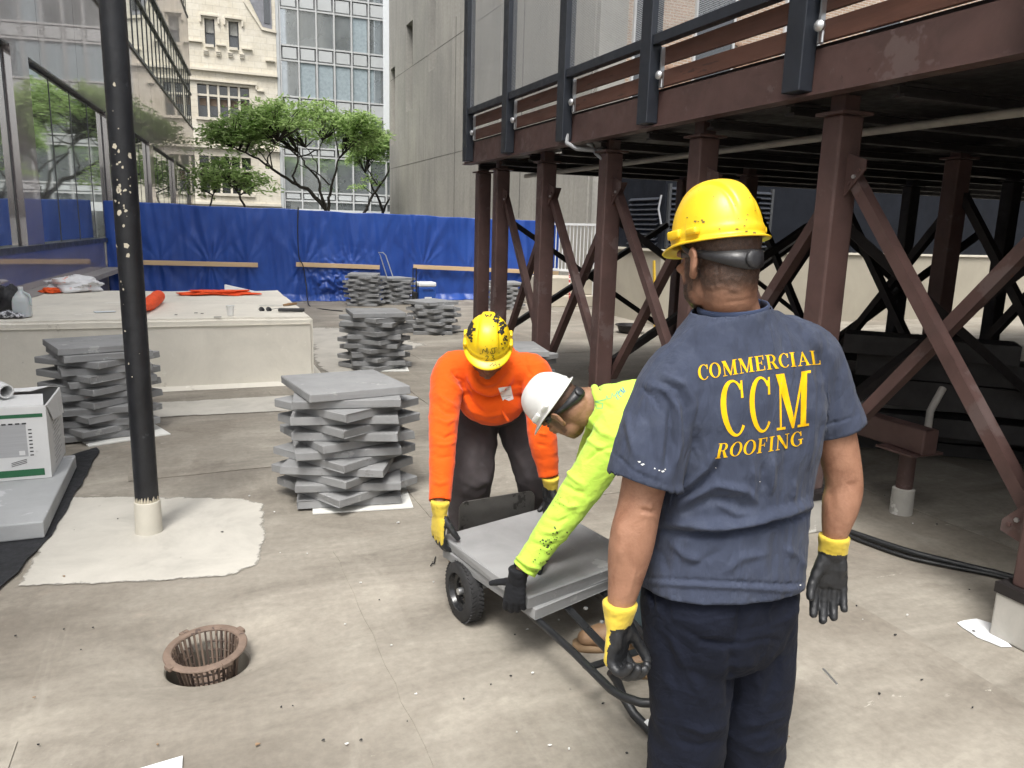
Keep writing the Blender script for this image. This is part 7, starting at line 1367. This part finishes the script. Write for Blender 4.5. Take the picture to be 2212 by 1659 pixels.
P, FF = S; N = normals_of(P, FF); S[0] = P+N*(0.006*ridge(P, (8, 8, 9), (1, 3, 2))+0.004*ridge(P, (17, 17, 12), (4, 1, 1)))[:, None]; fold(S, [([(1000, 1040), (1030, 1052), (1055, 1040)], 0.008, 6), ([(990, 1075), (1030, 1085), (1056, 1070)], -0.008, 6), ([(985, 1010), (1000, 1060), (1000, 1100)], 0.006, 6), ([(1040, 950), (1040, 1010)], -0.005, 6), ([(1100, 960), (1130, 1010), (1150, 1060)], 0.006, 7)])
cut(S, [((0, 3.8, 0.045), (0, 0, -1), 1, 1)]); emit('trousers', S, M_GREYTR, mo, 0.003)
boot(A3(oRa[0], oRa[1], 0), (-0.15, -0.95), mo, pm('brown_boot_leather', (0.10, 0.065, 0.04), 0.6, 0.3)); boot(A3(oLa[0], oLa[1], 0), (0.25, -0.95), mo, pm('brown_boot_leather', (0.10, 0.065, 0.04)))
_, ppo = hand(oRwr+dr*0.03, (-0.06, -0.03, -1), (0.80, 0.60, 0), 'R', [(16, 26, 20), (20, 24, 20), (20, 24, 20), (18, 26, 22)], mo, [M_GYEL, M_GBLK], thumb=(0.62, 30, 40), s=1.10, split=0.55)
hand(oLwr+dl*0.03, (0.05, 0.25, -1), (-0.70, -0.70, 0), 'L', [(18, 26, 20)]*4, mo, [M_GYEL, M_GBLK], thumb=(0.5, 25, 30), s=1.08)
mhat = mat_hat('scuffed_yellow_hat', (0.82, 0.56, 0.012), 0.45); OHB = OB
ohat = hard_hat(OC+OB @ A3(0, 0.0, 0.045), OHB, mhat, mo, visor=0.030, ridge_=0.007, hs_=0.94)
# marks on the scuffed hat: worn black patches and felt pen
def hat_skin(hat_o):
    me = hat_o.data; M = hat_o.parent.matrix_world if False else rootmat(hat_o); P = np.array([list(L(M @ v.co)) for v in me.vertices]); return [P, [tuple(p.vertices) for p in me.polygons]]
HSB = hat_skin(hat); rq = random.Random(8); print_on('hat_sticker', [[(1452, 462), (1449, 448), (1453, 434), (1461, 428), (1464, 440), (1460, 456)]], HSB, pm('chrome_sticker', (0.45, 0.45, 0.47), 0.3, 0.3, 60, metal=0.5, spots=[((0.35, 0.06, 0.06), 70, 0.6)]), hat, 3, 0.001)
print_on('scuff_marks', [blot(rq.uniform(1470, 1640), rq.uniform(410, 540), rq.uniform(0.5, 1.5), rq, 6, 1.6) for _ in range(30)]+[blot(x, y, r, rq, 8, 1.5) for x, y, r in ((1503, 478, 2.6), (1520, 480, 3), (1517, 476, 2), (1592, 495, 3), (1630, 503, 3), (1612, 500, 2))], HSB, pm('hat_scuff', (0.16, 0.12, 0.03), 0.6, 0.3), hat, 3, 0.0008)
HS = hat_skin(ohat); M_BLKP = pm('worn_black_patch', (0.02, 0.018, 0.016), 0.6, 0.3, 40); M_PEN = pm('felt_pen', (0.10, 0.085, 0.02), 0.6, 0.4, 60); rw = random.Random(21)
pol = []
for x0, y0, dx, dy, n, r in ((1016, 700, -4, 18, 26, 4.2), (1012, 716, 3, 14, 22, 3.6), (1072, 688, 8, 18, 16, 3.0), (1083, 705, 5, 22, 18, 3.2), (1090, 728, -3, 14, 10, 2.0), (1055, 682, 10, 3, 9, 1.6), (1018, 730, 4, 10, 12, 2.2), (1085, 748, 2, 8, 5, 1.3)):
    for k in range(n): pol.append(blot(x0+rw.gauss(0, 0.45)*dx+rw.gauss(0, 2), y0+rw.gauss(0, 0.5)*dy, r*rw.uniform(0.5, 1.5), rw))
for k in range(26): pol.append(blot(rw.uniform(1005, 1105), rw.uniform(690, 795), rw.uniform(0.4, 1.1), rw, 6))
print_on('worn_patches', pol, HS, M_BLKP, ohat, 3.0, 0.0012)
mj = [[(1042, 763), (1044, 754), (1049, 760), (1052, 751), (1055, 762)], [(1040, 764), (1037, 764)], [(1061, 753), (1064, 762)], [(1068, 752), (1069, 760), (1066, 764), (1061, 764), (1059, 760)], [(1063, 752), (1073, 751)], [(1077, 762), (1078, 762.5)], [(1050, 755), (1053, 764)]]
mj += [[(1049, 770), (1052, 768), (1055, 770), (1053, 774), (1049, 779), (1055, 778)], [(1062, 768), (1067, 768), (1064, 772), (1068, 775), (1065, 779), (1061, 778)], [(1058, 790), (1064, 785), (1066, 791), (1070, 786), (1073, 791)], [(1076, 787), (1080, 786), (1078, 792)]]
print_on('felt_pen_marks', strokes(mj, 1.3), HS, M_PEN, ohat, 3.0, 0.0013)
# ================================================================ man in lime, stooping from the right
ml = thing('person', 'man in lime long-sleeved shirt and white hard hat stooping over the near paver corner', 'person', W((0.55, 2.80, 0)), 0)
LC = A3(0.196, 2.865, 0.982); LB = frame(A3(-0.40, 0.52, -0.76), A3(-0.82, 0.12, 0.55))
hpL, hgL = head_parts(LC, LB, [A3(0.275, 2.87, 1.005), A3(0.36, 2.88, 0.985)], 0.060)
lSh, lEl, lWr = A3(0.402, 2.755, 0.925), PX(1243, 1075, 2.72), PX(1130, 1232, 2.66); kSh, kEl, kWr = A3(0.40, 3.02, 0.91), A3(0.31, 2.98, 0.66), A3(0.165, 2.92, 0.44)
lT = [(A3(0.86, 2.87, 0.86), A3(0, 0.165, 0), A3(0.03, 0, 0.12)), (A3(0.72, 2.88, 0.91), A3(0, 0.165, 0), A3(0.03, 0, 0.125)), (A3(0.56, 2.885, 0.945), A3(0, 0.175, 0), A3(0.02, 0, 0.125)), (A3(0.44, 2.885, 0.965), A3(0, 0.16, 0), A3(0.03, 0, 0.11)), (A3(0.36, 2.88, 0.985), A3(0, 0.11, 0), A3(0.03, 0, 0.08)), (A3(0.315, 2.875, 0.995), A3(0, 0.078, 0), A3(0.03, 0, 0.07))]
lLh, lLk, lLa = A3(0.83, 2.80, 0.80), A3(0.60, 2.72, 0.47), A3(0.66, 2.68, 0.09); lRh, lRk, lRa = A3(0.83, 2.95, 0.80), A3(0.54, 2.93, 0.47), A3(0.50, 2.86, 0.09)
S = fuse(hpL+[loft([(c, a*0.85, b*0.85, 0.95) for c, a, b in lT], 22), limb([lSh, lEl, lWr, lWr*1.1-lEl*0.1], [0.048, 0.042, 0.029, 0.027]), limb([kSh, kEl, kWr], [0.048, 0.042, 0.030]), limb([lLh, lLk, lLa], [0.07, 0.05, 0.04]), limb([lRh, lRk, lRa], [0.07, 0.05, 0.04])], 0.0045, 2)
P = S[0]; lc = (P-LC) @ LB; noi = nz3(P, 34)*0.008
msk = np.clip((lc[:, 2]+0.045+noi-0.7*np.clip(lc[:, 1]+0.02, 0, 0.2))/0.05, 0, 1)*(np.abs(lc[:, 0]) < 0.080)*(lc[:, 1] < 0.06)*(np.linalg.norm(lc, axis=1) < 0.16); msk = np.maximum(msk*0.82, np.clip((0.022-np.abs(lc[:, 1]-0.03))/0.012, 0, 1)*(lc[:, 2] > -0.06)*(lc[:, 2] < 0.05)*0.6*(np.linalg.norm(lc, axis=1) < 0.16))
emit('body', S, M_SKIN_L, ml, attr=msk); eyes(LC, LB, ml)
S = fuse([loft([(c, a*1.12, b*1.12, 0.9) for c, a, b in lT], 34), limb([A3(0.47, 2.80, 0.95), lSh, (lSh+lEl)/2, lEl, (lEl+lWr)/2, lWr+(lEl-lWr)*0.12, lWr+(lEl-lWr)*0.02], [0.092, 0.086, 0.076, 0.067, 0.057, 0.047, 0.046], 26), limb([A3(0.47, 2.98, 0.94), kSh, (kSh+kEl)/2, kEl, (kEl+kWr)/2, kWr], [0.088, 0.080, 0.072, 0.060, 0.05, 0.043], 22), ell(A3(0.44, 2.86, 0.88), (0.10, 0.15, 0.11)), limb([A3(0.335, 2.80, 0.985), A3(0.32, 2.82, 1.04), A3(0.315, 2.875, 1.065), A3(0.32, 2.93, 1.04), A3(0.335, 2.95, 0.985), A3(0.35, 2.875, 0.90), A3(0.335, 2.80, 0.985)], [0.012]*7, 10)], 0.006, 4)
P, FF = S; N = normals_of(P, FF); S[0] = P+N*(0.0035*ridge(P, (8, 8, 11), (2, 5, 0))+0.002*ridge(P, (19, 19, 24), (6, 1, 3))+0.001*ridge(P, (40, 40, 50), (2, 1, 3))+0.004*nz3(P, 7))[:, None]
fold(S, [(l_, h_*1.7, w_*0.85) for l_, h_, w_ in [([(1330, 965), (1290, 975), (1262, 1000)], -0.005, 4), ([(1215, 1000), (1235, 1030), (1262, 1050)], 0.006, 6), ([(1208, 1040), (1240, 1060), (1262, 1066)], -0.006, 6), ([(1205, 1080), (1228, 1095), (1250, 1092)], 0.006, 6), ([(1180, 1120), (1206, 1128), (1228, 1118)], -0.005, 5), ([(1170, 1150), (1195, 1150), (1215, 1140)], 0.005, 5), ([(1152, 1172), (1180, 1182), (1204, 1172)], -0.004, 4), ([(1110, 1206), (1140, 1232), (1172, 1240)], -0.006, 3.5), ([(1107, 1198), (1140, 1222), (1176, 1230)], 0.006, 4), ([(1270, 900), (1300, 935), (1330, 945)], 0.005, 8), ([(1255, 940), (1285, 960), (1330, 985)], 0.004, 6), ([(1300, 870), (1330, 890)], -0.004, 8)]])
dw = unit(lWr-lEl); dk = unit(kWr-kEl); cut(S, [(lWr+(lEl-lWr)*0.02, dw, 0.075, 0.12), (kWr-dk*0.01, dk, 0.075, 0.12)])
ls_ = emit('long_sleeved_shirt', S, M_LIME, ml, 0.003); SL = S
M_TEAL = pm('teal_print', (0.06, 0.32, 0.22), 0.7, 0.2, 40); M_BLUP = pm('blue_print', (0.03, 0.13, 0.42), 0.7, 0.15, 40)
print_on('skyline_print', strokes([[(1283, 886), (1282, 876), (1288, 875), (1289, 882), (1301, 882), (1302, 872), (1284, 868), (1296, 866), (1309, 863), (1311, 855), (1313, 862), (1321, 860), (1322, 850), (1326, 857), (1331, 852), (1333, 846), (1338, 849), (1341, 840)]], 1.1), SL, M_TEAL, ls_, 4)
print_on('printed_lettering', text_polys('CCM', [(1328, 853), (1346, 836), (1352, 846), (1334, 866)], 0.0, [0.8, 0.8, 1.16], 0.1), SL, M_BLUP, ls_, 3)
rz = random.Random(31); dirt = [blot(rz.gauss(1185, 10)+(y-1180)*-0.42, y, rz.choice((0.7, 1.0, 1.6, 2.6)), rz, 7) for y in [rz.gauss(1175, 22) for _ in range(60)]]+[blot(rz.gauss(1205, 14), rz.gauss(1085, 14), rz.uniform(0.5, 1.3), rz, 6) for _ in range(16)]+[blot(rz.gauss(1330, 8), rz.gauss(1025, 4), rz.uniform(0.5, 1.2), rz, 6) for _ in range(6)]
print_on('tar_spots', dirt, SL, pm('tar_spot', (0.025, 0.03, 0.012), 0.7, 0.3), ls_, 4)
S = fuse([loft([(A3(0.96, 2.87, 0.80), A3(0, 0.12, 0), A3(0.03, 0, 0.08), 1), (A3(0.90, 2.87, 0.81), A3(0, 0.17, 0), A3(0.05, 0, 0.12), 0.95), (A3(0.80, 2.87, 0.83), A3(0, 0.175, 0), A3(0.04, 0, 0.12), 0.95), (A3(0.72, 2.87, 0.86), A3(0, 0.16, 0), A3(0.04, 0, 0.10), 0.95)], 28), limb([lLh, (lLh+lLk)/2, lLk, (lLk+lLa)/2, lLa], [0.115, 0.11, 0.09, 0.08, 0.078], 22), limb([lRh, (lRh+lRk)/2, lRk, (lRk+lRa)/2, lRa], [0.115, 0.11, 0.09, 0.08, 0.078], 22)], 0.008, 4)
P, FF = S; N = normals_of(P, FF); S[0] = P+N*(0.005*ridge(P, (9, 9, 8), (1, 3, 2)))[:, None]; cut(S, [((0.6, 2.8, 0.06), (0, 0, -1), 1, 1)]); emit('jeans', S, M_JEANS, ml, 0.003)
mbt = pm('tan_boot_leather', (0.20, 0.12, 0.065), 0.65, 0.3, 12, 0.3, 80, 0.003); b1 = PX(1408, 1432, 2.62); b2 = PX(1308, 1402, 2.74)
boot(A3(lLa[0], lLa[1], 0), (-1, -0.1), ml, mbt); boot(A3(lRa[0], lRa[1], 0), (-1, -0.15), ml, mbt)
hand(lWr+dw*0.035, (-0.10, -0.02, -1), (0.25, 0.95, 0.0), 'L', [(22, 30, 24), (26, 30, 24), (28, 30, 24), (26, 34, 24)], ml, [M_GGREY, M_GGREY], thumb=(0.95, 4, 6), s=1.0, coat='none', cuff=True)
hand(kWr+dk*0.02, (-0.75, -0.15, -0.62), (-0.4, 0, -0.9), 'R', [(6, 10, 8)]*4, ml, [M_GGREY, M_GGREY], thumb=(0.6, 10, 10), s=0.98, coat='none')
hard_hat(LC+LB @ A3(0, 0.002, 0.047), LB, mat_hat('white_hat_plastic', (0.74, 0.74, 0.72), 0.15), ml, strap=(0.05, 0.055, 0.058), visor=0.040, ridge_=0.003, hs_=0.90)
